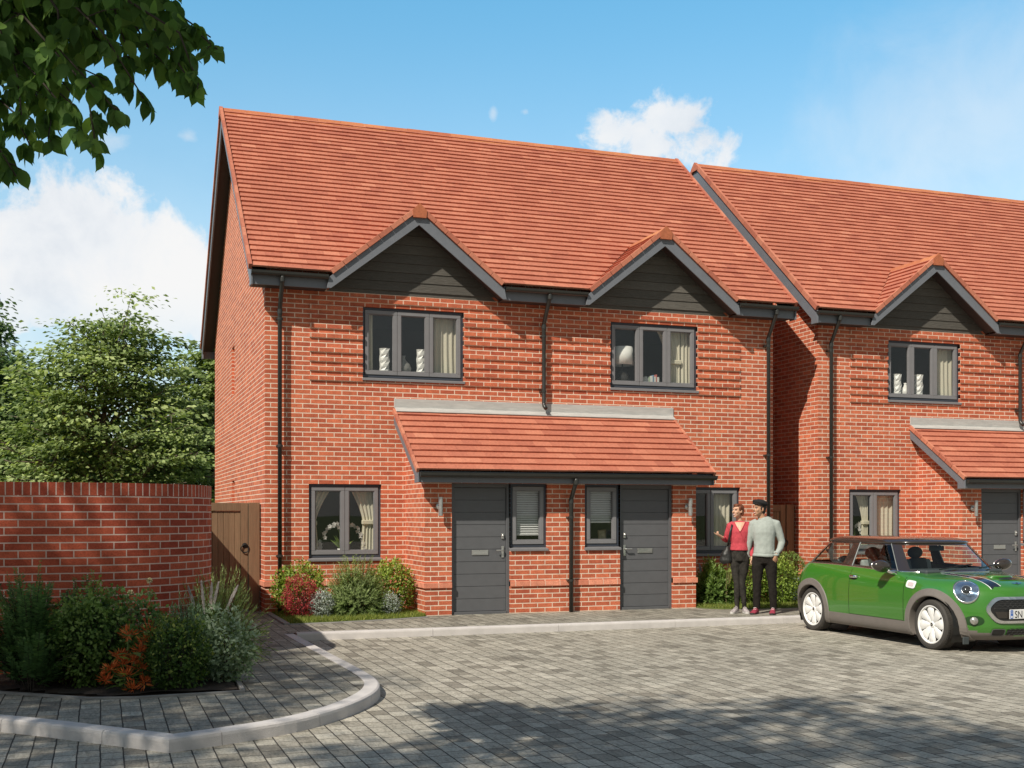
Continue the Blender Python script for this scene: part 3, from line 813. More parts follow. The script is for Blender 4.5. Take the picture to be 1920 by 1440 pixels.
    while xx < x1-0.02:
        b = min(xx+0.45, x1-0.01); h = random.uniform(-0.004, 0.004)
        rd.prism([(YR-0.17, zr-0.115+h), (YR-0.15, zr-0.10+h), (YR, zr+0.045+h), (YR+0.15, zr-0.10+h), (YR+0.17, zr-0.115+h), (YR, zr-0.02)], 0, xx+0.002, b-0.002, random.random()); xx = b
    link('ridge_tile', rd.mesh('ridge_tile', RIDGE), RF)
    # verge tiles (both gable ends) and end caps
    for xe, sg in ((x0, -1), (x1, 1)):
        vg = MB(); n = int(slope/0.30)
        for k in range(n+1):
            a, b = k*0.30, min(slope-0.02, (k+1)*0.30-0.004)
            if b-a < 0.05: continue
            for ysg in (1, -1):
                O = Vector((xe, EY, EZ)) if ysg > 0 else Vector((xe, 2*YR-EY, EZ))
                Vd = Vector((0, ysg, PITCH)).normalized(); Nn = Vector((0, -ysg*PITCH, 1)).normalized()
                c = O+Vd*((a+b)/2)+Nn*0.012
                M = Matrix.Translation(c) @ Matrix(((sg, 0, 0, 0), (0, Vd.y, Nn.y, 0), (0, Vd.z, Nn.z, 0), (0, 0, 0, 1)))
                vg.obox(M, 0.026, (b-a)/2, 0.046, random.random())
        vg.prism([(YR-0.15, zr-0.13), (YR-0.15, zr-0.06), (YR, zr+0.065), (YR+0.15, zr-0.06), (YR+0.15, zr-0.13)], 0, xe-0.035, xe+0.035, 0.3)
        link('verge_tile', vg.mesh('verge_tile', TILE), RF)
    # bargeboards, soffits
    for xe, sg in ((XL-0.262, -1), (XR+0.242, 1)):
        b = MB(); f = lambda y: EZ-0.035+PITCH*(y-EY)
        yb2 = 2*YR-EY
        pts = [(EY+0.005, f(EY)), (EY+0.005, 5.06), (EY+0.20, 5.06), (EY+0.20, f(EY+0.20)-0.29), (YR, f(YR)-0.29), (yb2-0.20, f(EY+0.20)-0.29), (yb2-0.20, 5.06), (yb2-0.005, 5.06), (yb2-0.005, f(EY)), (YR, f(YR))]
        # as two convex-ish halves
        for P in ([pts[0], pts[1], pts[2], pts[3], pts[4], pts[9]], [pts[9], pts[4], pts[5], pts[6], pts[7], pts[8]]):
            b.prism(P, 0, xe, xe+0.028)
        link('bargeboard', b.mesh('bargeboard', GREY_PAINT), RF, 0.002)
        s = MB(); xi = XL if sg < 0 else XR
        a0, a1 = (xe+0.028, xi) if sg < 0 else (xi, xe)
        z_ = -0.13
        for ys_, ye_ in ((EY+0.06, YR), (2*YR-EY-0.06, YR)):
            s.quad((a0, ys_, f(EY+0.06)+z_), (a1, ys_, f(EY+0.06)+z_), (a1, ye_, f(YR)+z_), (a0, ye_, f(YR)+z_))
        link('soffit', s.mesh('soffit', SOFFIT), RF)
    # fascia, soffit and gutters at the front eaves, interrupted by the dormers
    hw = (DZ-EZ)/DS
    runs = [(XL-0.234, DORM[0]-hw-0.045), (DORM[0]+hw+0.045, DORM[1]-hw-0.045), (DORM[1]+hw+0.045, XR+0.236)]
    for a, b in runs:
        fa = MB(); fa.box(a, b, 18.060, 18.085, 5.075, 5.30); link('fascia', fa.mesh('fascia', GREY_PAINT), H, 0.002)
        so_ = MB(); so_.box(a, b, 18.086, YF-0.002, 5.085, 5.10); link('soffit', so_.mesh('eaves_soffit', SOFFIT), H)
    for a, b in runs: gutter_run(H, a+0.01 if a > XL else a-0.03, b+0.03 if b > XR else b-0.0, 17.998, 5.265)
    fb = MB(); fb.box(XL-0.23, XR+0.23, YB+0.27, YB+0.30, 5.075, 5.27); link('fascia', fb.mesh('fascia', GREY_PAINT), H)
    # ---------------- dormers
    for k, xc in enumerate(DORM):
        dm = MB(); yv = EY+(DZ-EZ)/PITCH; L = yv-17.985
        for sg in (-1, 1):
            Vd = Vector((-sg, 0, DS)).normalized(); sl_ = hw*math.sqrt(1+DS*DS)
            if sg > 0: t = tile_rows((xc+hw, 17.985, EZ), (0, 1, 0), Vd, L+0.1, sl_, seed=20+k, gauge=0.164)
            else: t = tile_rows((xc-hw, 17.985, EZ), (0, 1, 0), Vd, L+0.1, sl_, seed=30+k, gauge=0.164)
            extend(dm, clip_mb(t, (xc, yv, 0), (DS*sg, PITCH, 0)))
        D = link('dormer', dm.mesh('dormer_roof', TILE, uv=False), H)
        r = MB(); yy = 17.99
        while yy < yv-0.02:
            b = min(yy+0.40, yv)
            r.prism([(xc-0.15, DZ-0.085), (xc, DZ+0.05), (xc+0.15, DZ-0.085), (xc, DZ-0.02)], 1, yy, b-0.003, random.random()); yy = b
        r.prism([(xc-0.105, DZ-0.165), (xc-0.12, DZ-0.05), (xc, DZ+0.065), (xc+0.12, DZ-0.05), (xc+0.105, DZ-0.165)], 1, 17.945, 17.99, 0.15)
        link('ridge_tile', r.mesh('dormer_ridge_tile', RIDGE), D)
        for sg in (-1, 1):
            v = MB(); sl_ = hw*math.sqrt(1+DS*DS); Vd = Vector((-sg, 0, DS)).normalized(); Nn = Vector((sg*DS, 0, 1)).normalized()
            n = 7; st = (sl_-0.10)/n
            for i in range(n):
                c = Vector((xc+sg*hw, 17.983, EZ))+Vd*(st*(i+0.5))+Nn*0.004
                M = Matrix.Translation(c) @ Matrix(((Vd.x, 0, Nn.x, 0), (0, 1, 0, 0), (Vd.z, 0, Nn.z, 0), (0, 0, 0, 1)))
                v.obox(M, st/2-0.003, 0.024, 0.040, random.random())
            link('verge_tile', v.mesh('dormer_verge_tile', TILE), D, 0.003)
        for sg in (-1, 1):
            b = MB(); zt = lambda dx: DZ-0.05-DS*dx
            P = [(0, zt(0)), (0, zt(0)-0.225), (hw+0.005, 5.075), (hw+0.07, 5.075), (hw+0.035, zt(hw+0.03))]
            b.prism([(xc+sg*p[0], p[1]) for p in P], 1, 17.995, 18.022)
            link('bargeboard', b.mesh('dormer_bargeboard', GREY_PAINT), D, 0.002)
        s = MB()
        for sg in (-1, 1):
            s.quad((xc, 18.022, DZ-0.16), (xc+sg*(hw+0.05), 18.022, EZ-0.20), (xc+sg*(hw+0.05), YF, EZ-0.20), (xc, YF, DZ-0.16))
        link('soffit', s.mesh('dormer_soffit', SOFFIT), D)
        c = MB(); z = 5.165; bh = 0.152; j = 0
        zs_ = lambda dx: DZ-0.14-DS*dx
        while z < DZ-0.2:
            z1_ = min(z+bh-0.006, DZ-0.19)
            w0 = (DZ-0.14-z)/DS+0.02; w1 = max(0.01, (DZ-0.14-z1_)/DS+0.02)
            rn = random.random()
            # feather-edge board : thicker at the bottom
            y0_, y1_ = YF-0.030, YF-0.018
            vsb = [(xc-w0, y0_, z), (xc+w0, y0_, z), (xc+w1, y1_, z1_), (xc-w1, y1_, z1_), (xc-w0, YF+0.03, z), (xc+w0, YF+0.03, z), (xc+w1, YF+0.03, z1_), (xc-w1, YF+0.03, z1_)]
            c.add(vsb, [(0, 1, 2, 3), (5, 4, 7, 6), (4, 5, 1, 0), (3, 2, 6, 7)], rn)
            z += bh; j += 1
        c.prism([(xc-1.42, 5.10), (xc+1.42, 5.10), (xc, DZ-0.16)], 1, YF-0.010, YF+0.02, 0.2)
        link('cladding', c.mesh('cladding', CLAD), D)
    # ---------------- porch roof
    PY0, PZ0 = 16.86, 2.205; PS = (3.235-PZ0)/(YF-PY0); px0, px1 = PX0-0.19, PX1+0.19
    V = Vector((0, 1, PS)).normalized(); sl_ = (YF-PY0)*math.sqrt(1+PS*PS)
    pr = tile_rows((px0, PY0, PZ0), (1, 0, 0), V, px1-px0, sl_, tw=0.30, gauge=0.183, seed=77)
    PR = link('porch_roof', pr.mesh('porch_roof', TILE, uv=False), H)
    Nn = Vector((0, -PS, 1)).normalized()
    for xe, sg in ((px0, -1), (px1, 1)):
        v = MB(); n = 9; st = sl_/n
        for i in range(n):
            cc = Vector((xe, PY0, PZ0))+V*(st*(i+0.5)-0.005)+Nn*0.006
            M = Matrix.Translation(cc) @ Matrix(((sg, 0, 0, 0), (0, V.y, Nn.y, 0), (0, V.z, Nn.z, 0), (0, 0, 0, 1)))
            v.obox(M, 0.022, st/2-0.003, 0.036, random.random())
        link('verge_tile', v.mesh('porch_verge_tile', TILE), PR, 0.003)
    for xe in (px0+0.0, px1-0.024):
        b = MB(); f = lambda y: PZ0-0.03+PS*(y-PY0)
        b.prism([(PY0+0.01, f(PY0)), (PY0+0.01, 2.025), (PY0+0.20, 2.025), (PY0+0.20, f(PY0+0.2)-0.175), (YF-0.01, f(YF)-0.19), (YF-0.01, f(YF))], 0, xe, xe+0.024)
        link('bargeboard', b.mesh('porch_bargeboard', GREY_PAINT), PR, 0.002)
    b = MB(); b.box(px0+0.025, px1-0.025, 16.905, 16.93, 2.028, 2.20); link('fascia', b.mesh('porch_fascia', GREY_PAINT), PR, 0.002)
    b = MB(); b.box(PX0, PX1, 16.931, PYF-0.002, 2.035, 2.05)
    link('soffit', b.mesh('porch_soffit', SOFFIT), PR)
    for a0, a1 in ((px0+0.025, PX0), (PX1, px1-0.025)):
        b = MB(); b.quad((a0, 16.935, PZ0-0.11), (a1, 16.935, PZ0-0.11), (a1, YF, PZ0-0.11+PS*(YF-16.935)), (a0, YF, PZ0-0.11+PS*(YF-16.935))); link('verge_soffit', b.mesh('verge_soffit', SOFFIT), PR)
    gutter_run(PR, px0+0.03, px1+0.02, 16.845, 2.165)
    fl = MB(); fl.box(4.475, 2*XC-4.475+0.03, YF-0.018, YF+0.01, 3.27, 3.425)
    fl.prism([(YF-0.018, 3.285), (YF-0.018, 3.255), (YF-0.12, 3.205), (YF-0.12, 3.222)], 0, 4.485, 2*XC-4.485+0.03)
    link('flashing', fl.mesh('flashing', LEAD), PR, 0.004)
    # ---------------- windows and doors
    for a, b in W_UP: window(H, a, b, WZ0, WZ1, YF, 3)
    for a, b in W_GR: window(H, a, b, GZ0, GZ1, YF, 2)
    for (a, b), hl in ((d1, True), (d2, False)): entrance_door(H, a, b, PYF, hl)
    for a, b in (s1, s2):
        W = window(H, a+0.002, b-0.002, 1.03, 2.03, PYF, 1, True, setback=0.05)
        bl = MB(); zlow = 1.235 if (a, b) == s1 else 1.43
        z = 1.935
        while z > zlow:
            M = Matrix.Translation(((a+b)/2, PYF+0.115, z)) @ Matrix.Rotation(R(55), 4, 'X')
            bl.obox(M, (b-a)/2-0.11, 0.0175, 0.0012, random.random()); z -= 0.036
        bl.box(a+0.105, b-0.105, PYF+0.10, PYF+0.13, zlow-0.02, zlow-0.004)
        link('blind', bl.mesh('blind', BLIND), W)
    for x in (4.88, 2*XC-4.88+0.06): wall_lamp(H, x, PYF, 1.668)
    # ---------------- rainwater pipes
    downpipe(H, 2.627, 17.998, YF-0.10, 5.22, 5.14, 4.76, 0.0, brackets=(4.6, 2.62, 0.9))
    downpipe(H, 7.04, 17.998, YF-0.10, 5.22, 5.14, 4.76, 3.34, True, brackets=(4.55, 3.62))
    downpipe(H, 11.40, 17.998, YF-0.10, 5.22, 5.14, 4.76, 0.0, brackets=(4.6, 2.62, 0.9))
    downpipe(H, 7.03, 16.845, PYF-0.10, 2.12, 2.03, 1.80, 0.0, brackets=(1.50, 0.5))
    return H

H1 = build_house('nearer brick house pair with its full front, both entrance doors and left gable in view')
H2 = copy_tree(H1)
H2.location = (XC+10.18, YF+0.10, -0.012)
H2['label'] = 'brick house pair at the right edge, partly hidden behind the green car'

# ------------------------------------------------------------------ curved garden wall
def garden_wall():
    T = thing('garden_wall', 'curved red brick garden wall with an upright brick coping, behind the planted bed', 'wall', (0.4, 12.6, 0))
    cx, cy, r = -0.27, 13.52, 1.44
    path = [(-14, cy-r), (-6, cy-r), (-3, cy-r), (-1.2, cy-r)]+arc(cx, cy, r, -90, 0, 26)+[(cx+r, 15.5), (cx+r, 18.86)]
    def strip(z0, z1, off, back, top):
        mb = MB(); u = 0.0
        o = offset(path, -off); b = offset(path, back)
        for i in range(len(path)-1):
            L = (Vector(path[i+1])-Vector(path[i])).length
            (ax, ay), (bx, by) = o[i], o[i+1]
            mb.add([(ax, ay, z0), (bx, by, z0), (bx, by, z1), (ax, ay, z1)], [(0, 1, 2, 3)], uvs=[[(u, z0), (u+L, z0), (u+L, z1), (u, z1)]])
            (cx_, cy_), (dx, dy) = b[i], b[i+1]
            mb.add([(cx_, cy_, z0), (dx, dy, z0), (dx, dy, z1), (cx_, cy_, z1)], [(3, 2, 1, 0)], uvs=[[(u, z1), (u+L, z1), (u+L, z0), (u, z0)]])
            if top: mb.add([(ax, ay, z1), (bx, by, z1), (dx, dy, z1), (cx_, cy_, z1)], [(0, 1, 2, 3)], uvs=[[(u, 0.02), (u+L, 0.02), (u+L, 0.22), (u, 0.22)]])
            u += L
        return mb
    link('wall', strip(-0.1, 1.735, 0, 0.22, False).mesh('garden_wall', BRICK_DEEP, True), T)
    cp = strip(1.735, 1.86, 0.0015, 0.223, True)
    link('coping', cp.mesh('wall_coping', SOLDIER), T)
garden_wall()

# ------------------------------------------------------------------ side gates
IRON = simple('dark_iron', (0.03, 0.03, 0.03), 0.4, metal=0.6)
def gate(label, x0, x1, y, ring_x):
    T = thing('wooden_gate', label, 'gate', ((x0+x1)/2, y, 0), group='brown boarded side gates')
    for q0, q1 in ((x1-0.175, x1), (x0, x0+0.12)):
        p = MB(); p.box(q0, q1, y-0.03, y+0.12, -0.1, 1.735); link('post', p.mesh('gate_post', GATEWOOD), T, 0.006)
    b = MB(); n = 9; a0, a1 = x0+0.13, x1-0.30
    st = (a1-a0)/n
    for i in range(n):
        xa = a0+i*st
        b.prism([(xa+0.006, y+0.012), (xa+st-0.006, y+0.012), (xa+st-0.001, y+0.018), (xa+st-0.001, y+0.04), (xa+0.001, y+0.04), (xa+0.001, y+0.018)], 2, 0.03, 1.60, random.random())
    link('board_panel', b.mesh('board_panel', GATEWOOD), T)
    r = MB(); r.box(a0, a1, y-0.012, y+0.045, 1.602, 1.73, 0.4); link('gate_rail', r.mesh('gate_rail', GATEWOOD), T, 0.004)
    r = MB(); r.box(a1+0.001, x1-0.185, y-0.012, y+0.045, 0.03, 1.73, 0.55); link('gate_stile', r.mesh('gate_stile', GATEWOOD), T, 0.004)
    k = MB(); k.lathe([(0.0, 0), (0.042, 0), (0.042, 0.006), (0.02, 0.012), (0.0, 0.012)], Matrix.Translation((ring_x, y-0.012, 1.05)) @ Matrix.Rotation(R(90), 4, 'X'), 18)
    L = link('ring_latch', k.mesh('latch_plate', IRON), T)
    q = MB(); q.tube([(ring_x+0.062*math.sin(2*math.pi*i/20), y-0.035, 1.0+0.062*math.cos(2*math.pi*i/20)) for i in range(21)], 0.009, 8, caps=False)
    link('ring', q.mesh('latch_ring', IRON), L)
gate('brown boarded gate with ring latch between the curved garden wall and nearer house', 1.175, 2.395, 18.90, 2.16)
gate('brown boarded gate with ring latch in the gap between the two houses', XR+0.005, XL+10.18-0.03, 19.25, 12.35)

# ------------------------------------------------------------------ lawns and flower bed
LAWN_A = [(2.50, 16.46), (3.2, 16.55), (4.1, 16.74), (4.6, 16.93), (4.655, 17.05), (4.655, 18.375), (2.50, 18.375)]
LAWN_B = [(9.32, 17.14), (9.36, 16.95), (9.55, 16.74), (9.9, 16.64), (10.6, 16.60), (12.35, 16.60), (12.35, 18.38), (9.32, 18.375)]
def in_poly(x, y, P):
    c = False; j = len(P)-1
    for i in range(len(P)):
        if (P[i][1] > y) != (P[j][1] > y) and x < (P[j][0]-P[i][0])*(y-P[i][1])/(P[j][1]-P[i][1])+P[i][0]: c = not c
        j = i
    return c
def lawn(P, n):
    mb = MB(); mb.prism(P, 2, -0.02, 0.012)
    o = link('lawn', mb.mesh('lawn', TURF)); tag(o, kind='structure')
    xs = [p[0] for p in P]; ys = [p[1] for p in P]; pts = []
    while len(pts) < n:
        x, y = random.uniform(min(xs), max(xs)), random.uniform(min(ys), max(ys))
        # the front edge shows most
        if random.random() > math.exp(-(y-min(ys))*0.9)*1.0+0.12: continue
        if in_poly(x, y, P): pts.append((x, y, 0.012))
    pts = np.array(pts); d = np.stack([RNG.normal(0, 0.45, n), RNG.normal(0, 0.45, n), np.ones(n)], 1)
    me = leaf_mesh('grass', pts, d, rdirs(n), RNG.uniform(0.03, 0.085, n), RNG.uniform(0.006, 0.010, n), RNG.random(n), NEEDLE, GRASS)
    tag(link('grass', me), kind='stuff'); bpy.context.view_layer.update()
lawn(LAWN_A, 9000); lawn(LAWN_B, 11000)
e = MB(); e.box(2.415, 2.497, 16.40, 18.37, -0.05, 0.022); e.prism([(2.50, 16.40), (3.2, 16.49), (4.1, 16.68), (4.63, 16.875), (4.655, 16.95), (4.63, 17.02), (4.57, 16.93), (4.09, 16.735), (3.2, 16.545), (2.50, 16.455)], 2, -0.05, 0.006)
tag(link('lawn_edging', e.mesh('lawn_edging', EDGING), None, 0.004), kind='structure')

BED = [(-14, 11.55), (-2.4, 11.55), (-0.83, 11.02), (-0.10, 10.40), (0.26, 10.30), (1.15, 10.36), (1.165, 10.95), (1.165, 13.4), (0.95, 14), (-14, 14)]
mb = MB()
# mounded soil
gx = np.linspace(-3, 1.13, 40); gy = np.linspace(10.3, 13.6, 32)
idx = {}
for i, x in enumerate(gx):
    for j, y in enumerate(gy):
        if in_poly(x, y, BED):
            idx[i, j] = len(mb.v); mb.v.append(Vector((x, y, 0.004+0.035*noise.noise(Vector((x*3, y*3, 0)))**2+0.02*noise.noise(Vector((x*9, y*9, 2)))+0.012)))
for (i, j) in list(idx):
    if all(k in idx for k in ((i+1, j), (i, j+1), (i+1, j+1))):
        mb.f.append((idx[i, j], idx[i+1, j], idx[i+1, j+1], idx[i, j+1])); mb.r.append(0.5); mb.m.append(0)
mb.prism(BED, 2, -0.03, 0.0)
tag(link('bed_soil', mb.mesh('bed_soil', SOIL, True, uv=False)), kind='structure')
bp = BED[:7]+[(1.165, 12.4)]
e = MB()
bo = offset(bp, -0.045)
for i in range(len(bp)-1):
    e.prism([bp[i], bp[i+1], bo[i+1], bo[i]], 2, -0.04, 0.022 if i > 4 else 0.012)
tag(link('bed_edging', e.mesh('bed_edging', EDGING)), kind='structure')

# ------------------------------------------------------------------ plants
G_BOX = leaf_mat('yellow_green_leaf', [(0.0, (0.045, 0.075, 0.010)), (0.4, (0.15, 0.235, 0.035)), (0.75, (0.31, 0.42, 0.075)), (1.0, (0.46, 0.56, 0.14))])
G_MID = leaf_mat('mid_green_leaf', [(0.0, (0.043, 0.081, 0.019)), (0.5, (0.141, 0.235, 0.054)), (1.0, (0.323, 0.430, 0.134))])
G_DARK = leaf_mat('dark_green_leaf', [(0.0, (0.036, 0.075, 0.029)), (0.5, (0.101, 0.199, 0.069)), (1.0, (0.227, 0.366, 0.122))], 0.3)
G_ROSE = leaf_mat('blue_green_needle', [(0.0, (0.037, 0.078, 0.050)), (0.5, (0.118, 0.203, 0.121)), (1.0, (0.281, 0.390, 0.234))], 0.25)
G_FEATHER = leaf_mat('feathery_green_leaf', [(0.0, (0.061, 0.099, 0.027)), (0.5, (0.218, 0.300, 0.110)), (1.0, (0.492, 0.573, 0.260))])
G_RED = leaf_mat('crimson_leaf', [(0.0, (0.13, 0.014, 0.018)), (0.5, (0.38, 0.042, 0.052)), (1.0, (0.60, 0.12, 0.115))], 0.3, tint=(1.05, 1.0, 0.95))
G_SILVER = leaf_mat('silver_leaf', [(0.0, (0.12, 0.16, 0.12)), (0.5, (0.36, 0.42, 0.38)), (1.0, (0.66, 0.70, 0.68))], 0.25, tint=(1.05, 1.0, 0.95))
G_SAGE = leaf_mat('grey_green_leaf', [(0.0, (0.072, 0.108, 0.060)), (0.5, (0.252, 0.348, 0.216)), (1.0, (0.600, 0.696, 0.528))], 0.3)
G_ORANGE = leaf_mat('orange_floret', [(0.0, (0.322, 0.057, 0.014)), (0.5, (0.667, 0.144, 0.034)), (1.0, (0.874, 0.265, 0.081))], 0.3, tint=(1.05, 1.0, 0.95))
G_PLUME = leaf_mat('pale_plume', [(0.0, (0.78, 0.73, 0.74)), (1.0, (0.95, 0.93, 0.94))], 0.5, tint=(1.05, 1.0, 0.95))
G_BLUE = leaf_mat('pale_blue_floret', [(0.0, (0.16, 0.24, 0.34)), (1.0, (0.62, 0.70, 0.80))], 0.3, tint=(1.05, 1.0, 0.95))
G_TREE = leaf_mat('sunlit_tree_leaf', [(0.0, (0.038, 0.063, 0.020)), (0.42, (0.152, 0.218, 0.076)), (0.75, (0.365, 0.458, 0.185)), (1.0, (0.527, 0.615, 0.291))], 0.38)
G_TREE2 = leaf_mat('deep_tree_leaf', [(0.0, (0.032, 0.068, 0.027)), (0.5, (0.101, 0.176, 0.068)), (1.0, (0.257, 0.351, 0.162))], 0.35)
G_NEAR = leaf_mat('overhanging_leaf', [(0.0, (0.044, 0.098, 0.027)), (0.6, (0.090, 0.181, 0.045)), (1.0, (0.150, 0.250, 0.062))], 0.45, 0.65, 0.15)

def lump(p, f, amp, seed):
    return 1+amp*noise.noise(Vector((p[0]*f+seed*7.3, p[1]*f+seed*3.1, p[2]*f)))

def shell_leaves(base, rx, ry, h, n, seed, inner=0.55, lumpf=3.0, lumpa=0.30, flat=0.5, zc=0.45):
    """leaf positions through the outer volume of a lumpy half-ovoid"""
    d = rdirs(n); P = np.zeros((n, 3)); D = np.zeros((n, 3)); rn = np.zeros(n)
    for i in range(n):
        v = d[i]; t = inner+(1-inner)*RNG.random()**0.5
        k = lump(v, lumpf/1.5, lumpa, seed)*t
        x, y = v[0]*rx*k, v[1]*ry*k
        z = h*zc+v[2]*(h*(1-zc) if v[2] > 0 else h*zc*1.05)*k
        P[i] = (base[0]+x, base[1]+y, max(base[2]+0.02, base[2]+z)); D[i] = v
        rn[i] = np.clip(0.10+0.75*(t-inner)/(1-inner)*(0.55+0.45*(v[2]*0.5+0.5))+RNG.normal(0, 0.14), 0, 1)  # shade painted in: leaf tone darkens inward and lightens toward the top
    return P, D, rn

def stems(parent, base, rx, h, n, mat=TWIG, r=0.008, spread=0.7):
    mb = MB()
    for i in range(n):
        a = random.uniform(0, 6.28); q = random.uniform(0.3, 1)*spread
        e_ = Vector((base[0]+rx*q*math.cos(a), base[1]+rx*q*math.sin(a), base[2]+h*random.uniform(0.55, 0.85)))
        s_ = Vector((base[0]+0.04*math.cos(a), base[1]+0.04*math.sin(a), base[2]-0.02))
        mb.tube([s_, s_.lerp(e_, 0.45)+Vector((0, 0, 0.05*h)), e_], [r, r*0.7, r*0.3], 6)
    o = link('stem', mb.mesh('stem', mat), parent); return o

def box_shrub(label, base, rx, ry, h, n, size, mat, seed, cat='shrub', name='shrub', group=None, lumpa=0.30, tmpl=KITE, inner=0.5, asp=0.75, lumpf=3.0, zc=0.45):
    T = thing(name, label, cat, base, group=group)
    P, D, rn = shell_leaves(base, rx, ry, h, n, seed, inner, lumpf, lumpa, zc=zc)
    dirs = D*0.6+rdirs(n)*0.9+np.array([0, 0, 0.25]); nr = D+rdirs(n)*0.8+np.array([0, 0, 0.4])
    L = RNG.uniform(0.7, 1.25, n)*size
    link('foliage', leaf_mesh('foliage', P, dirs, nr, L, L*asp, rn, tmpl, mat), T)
    stems(T, base, rx, h, 7)
    return T

def spray_shrub(label, base, rx, ry, h, shoots, per, ln, wd, mat, seed, cat='shrub', name='shrub', ang=0.5, t0=0.35, droop=0.1, upright=0.0, tmpl=NEEDLE, group=None, zlow=0.08, stemr=0.006, nst=7, shade=True):
    """shoots rising from the base, each carrying small leaves along it"""
    rg = random.Random(seed); T = thing(name, label, cat, base, group=group)
    P = []; D = []; rn = []; U = []
    b = Vector(base); sm = MB()
    for s in range(shoots):
        a = rg.uniform(0, 2*math.pi); e_ = math.asin(rg.uniform(zlow, 1)); 
        v = Vector((math.cos(a)*math.cos(e_), math.sin(a)*math.cos(e_), math.sin(e_)))
        k = lump(v, 2.0, 0.22, seed)*rg.uniform(0.80, 1.03)
        tip = b+Vector((v.x*rx*k*(1-upright*0.4), v.y*ry*k*(1-upright*0.4), v.z*h*k))
        st = b+Vector((v.x*rx*(0.12+upright*0.55)*rg.random(), v.y*ry*(0.12+upright*0.55)*rg.random(), 0.0))
        mid = st.lerp(tip, 0.55)+Vector((0, 0, h*0.12*(1-v.z)))
        if s % 6 == 0: sm.tube([st, mid, tip], [stemr*0.6, stemr*0.4, stemr*0.15], 4)
        for q in range(per):
            t = t0+(1-t0)*(q+rg.random())/per
            p = st*(1-t)*(1-t)+mid*(2*t*(1-t))+tip*(t*t); p.z -= droop*h*t*t*(1-v.z)
            tg = ((mid-st)*(1-t)+(tip-mid)*t).normalized()
            r = Vector((rg.gauss(0, 1), rg.gauss(0, 1), rg.gauss(0, 1))); r -= tg*r.dot(tg); r.normalize()
            dd = tg*math.cos(ang)+r*math.sin(ang)
            P.append(p); D.append(dd); U.append(tg+r*0.3 if tmpl is not NEEDLE else r)
            rn.append(min(1, max(0, 0.12+0.62*t*(0.6+0.4*v.z)+rg.gauss(0, 0.13))))  # tone runs dark inside to light at the tips, standing in for shade
    n = len(P); L = RNG.uniform(0.7, 1.2, n)*ln
    link('foliage', leaf_mesh('foliage', np.array(P), np.array(D), np.array(U), L, L*0+wd, np.array(rn), tmpl, mat), T)
    o = link('stem', sm.mesh('stem', TWIG), T)
    return T

# --- bed in front of the nearer house
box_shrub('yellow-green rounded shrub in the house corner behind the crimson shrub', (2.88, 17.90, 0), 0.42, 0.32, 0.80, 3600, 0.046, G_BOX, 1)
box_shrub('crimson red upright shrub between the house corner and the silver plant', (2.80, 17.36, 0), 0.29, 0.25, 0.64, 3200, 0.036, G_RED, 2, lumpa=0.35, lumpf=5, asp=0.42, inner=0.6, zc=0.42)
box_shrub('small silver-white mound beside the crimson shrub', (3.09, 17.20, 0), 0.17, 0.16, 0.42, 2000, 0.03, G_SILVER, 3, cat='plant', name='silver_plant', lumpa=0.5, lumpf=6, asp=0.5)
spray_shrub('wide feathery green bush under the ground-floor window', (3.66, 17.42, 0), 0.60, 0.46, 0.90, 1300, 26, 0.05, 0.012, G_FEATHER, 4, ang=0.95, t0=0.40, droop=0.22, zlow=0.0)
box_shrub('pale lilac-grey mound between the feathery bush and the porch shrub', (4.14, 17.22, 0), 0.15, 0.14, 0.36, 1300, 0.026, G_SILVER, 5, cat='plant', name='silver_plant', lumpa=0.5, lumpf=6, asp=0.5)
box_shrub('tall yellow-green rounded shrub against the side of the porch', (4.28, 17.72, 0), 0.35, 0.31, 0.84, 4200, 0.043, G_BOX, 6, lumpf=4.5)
# --- bed to the right of the porch
spray_shrub('dark green leafy bush in the shade right of the porch', (9.86, 17.55, 0), 0.44, 0.40, 0.78, 520, 18, 0.075, 0.03, G_MID, 7, ang=0.7, tmpl=KITE, droop=0.2)
box_shrub('yellow-green shrub standing behind the couple', (10.42, 17.40, 0), 0.38, 0.34, 0.86, 3600, 0.045, G_BOX, 8, lumpf=4)
box_shrub('yellow-green shrub just right of the man in grey', (11.02, 17.30, 0), 0.36, 0.32, 0.78, 3400, 0.042, G_BOX, 9, lumpf=4)
box_shrub('clipped round topiary ball in front of the gate between the houses', (11.93, 18.45, 0), 0.40, 0.38, 0.86, 3600, 0.032, G_MID, 10, lumpa=0.06, inner=0.75)
box_shrub('pale blue flowering plant beside the rear wheel of the car', (11.52, 17.55, 0), 0.16, 0.15, 0.44, 1000, 0.03, G_BLUE, 11, cat='plant', name='flowering_plant', lumpa=0.5, lumpf=6)
def blades(label, base, n, h, w, mat, seed, lean=0.5, name='ornamental_grass', cat='grass clump'):
    T = thing(name, label, cat, base); rg = random.Random(seed); mb = MB()
    for i in range(n):
        a = rg.uniform(0, 6.28); L = h*rg.uniform(0.7, 1.05); ln = rg.uniform(0.15, lean)
        dx, dy = math.cos(a), math.sin(a); px, py = -dy, dx; pts = []
        for k in range(6):
            t = k/5; q = L*ln*t*t; z = L*t*(1-0.25*ln*t)
            ww = w*(1-t)**0.7*0.5+0.0006; c = Vector((base[0]+dx*(0.02+q), base[1]+dy*(0.02+q), base[2]+z))
            pts.append((c+Vector((px*ww, py*ww, 0)), c-Vector((px*ww, py*ww, 0))))
        rn = rg.random()
        for k in range(5): mb.quad(pts[k][0], pts[k][1], pts[k+1][1], pts[k+1][0], rn)
    link('blade', mb.mesh('blade', mat, True), T); return T
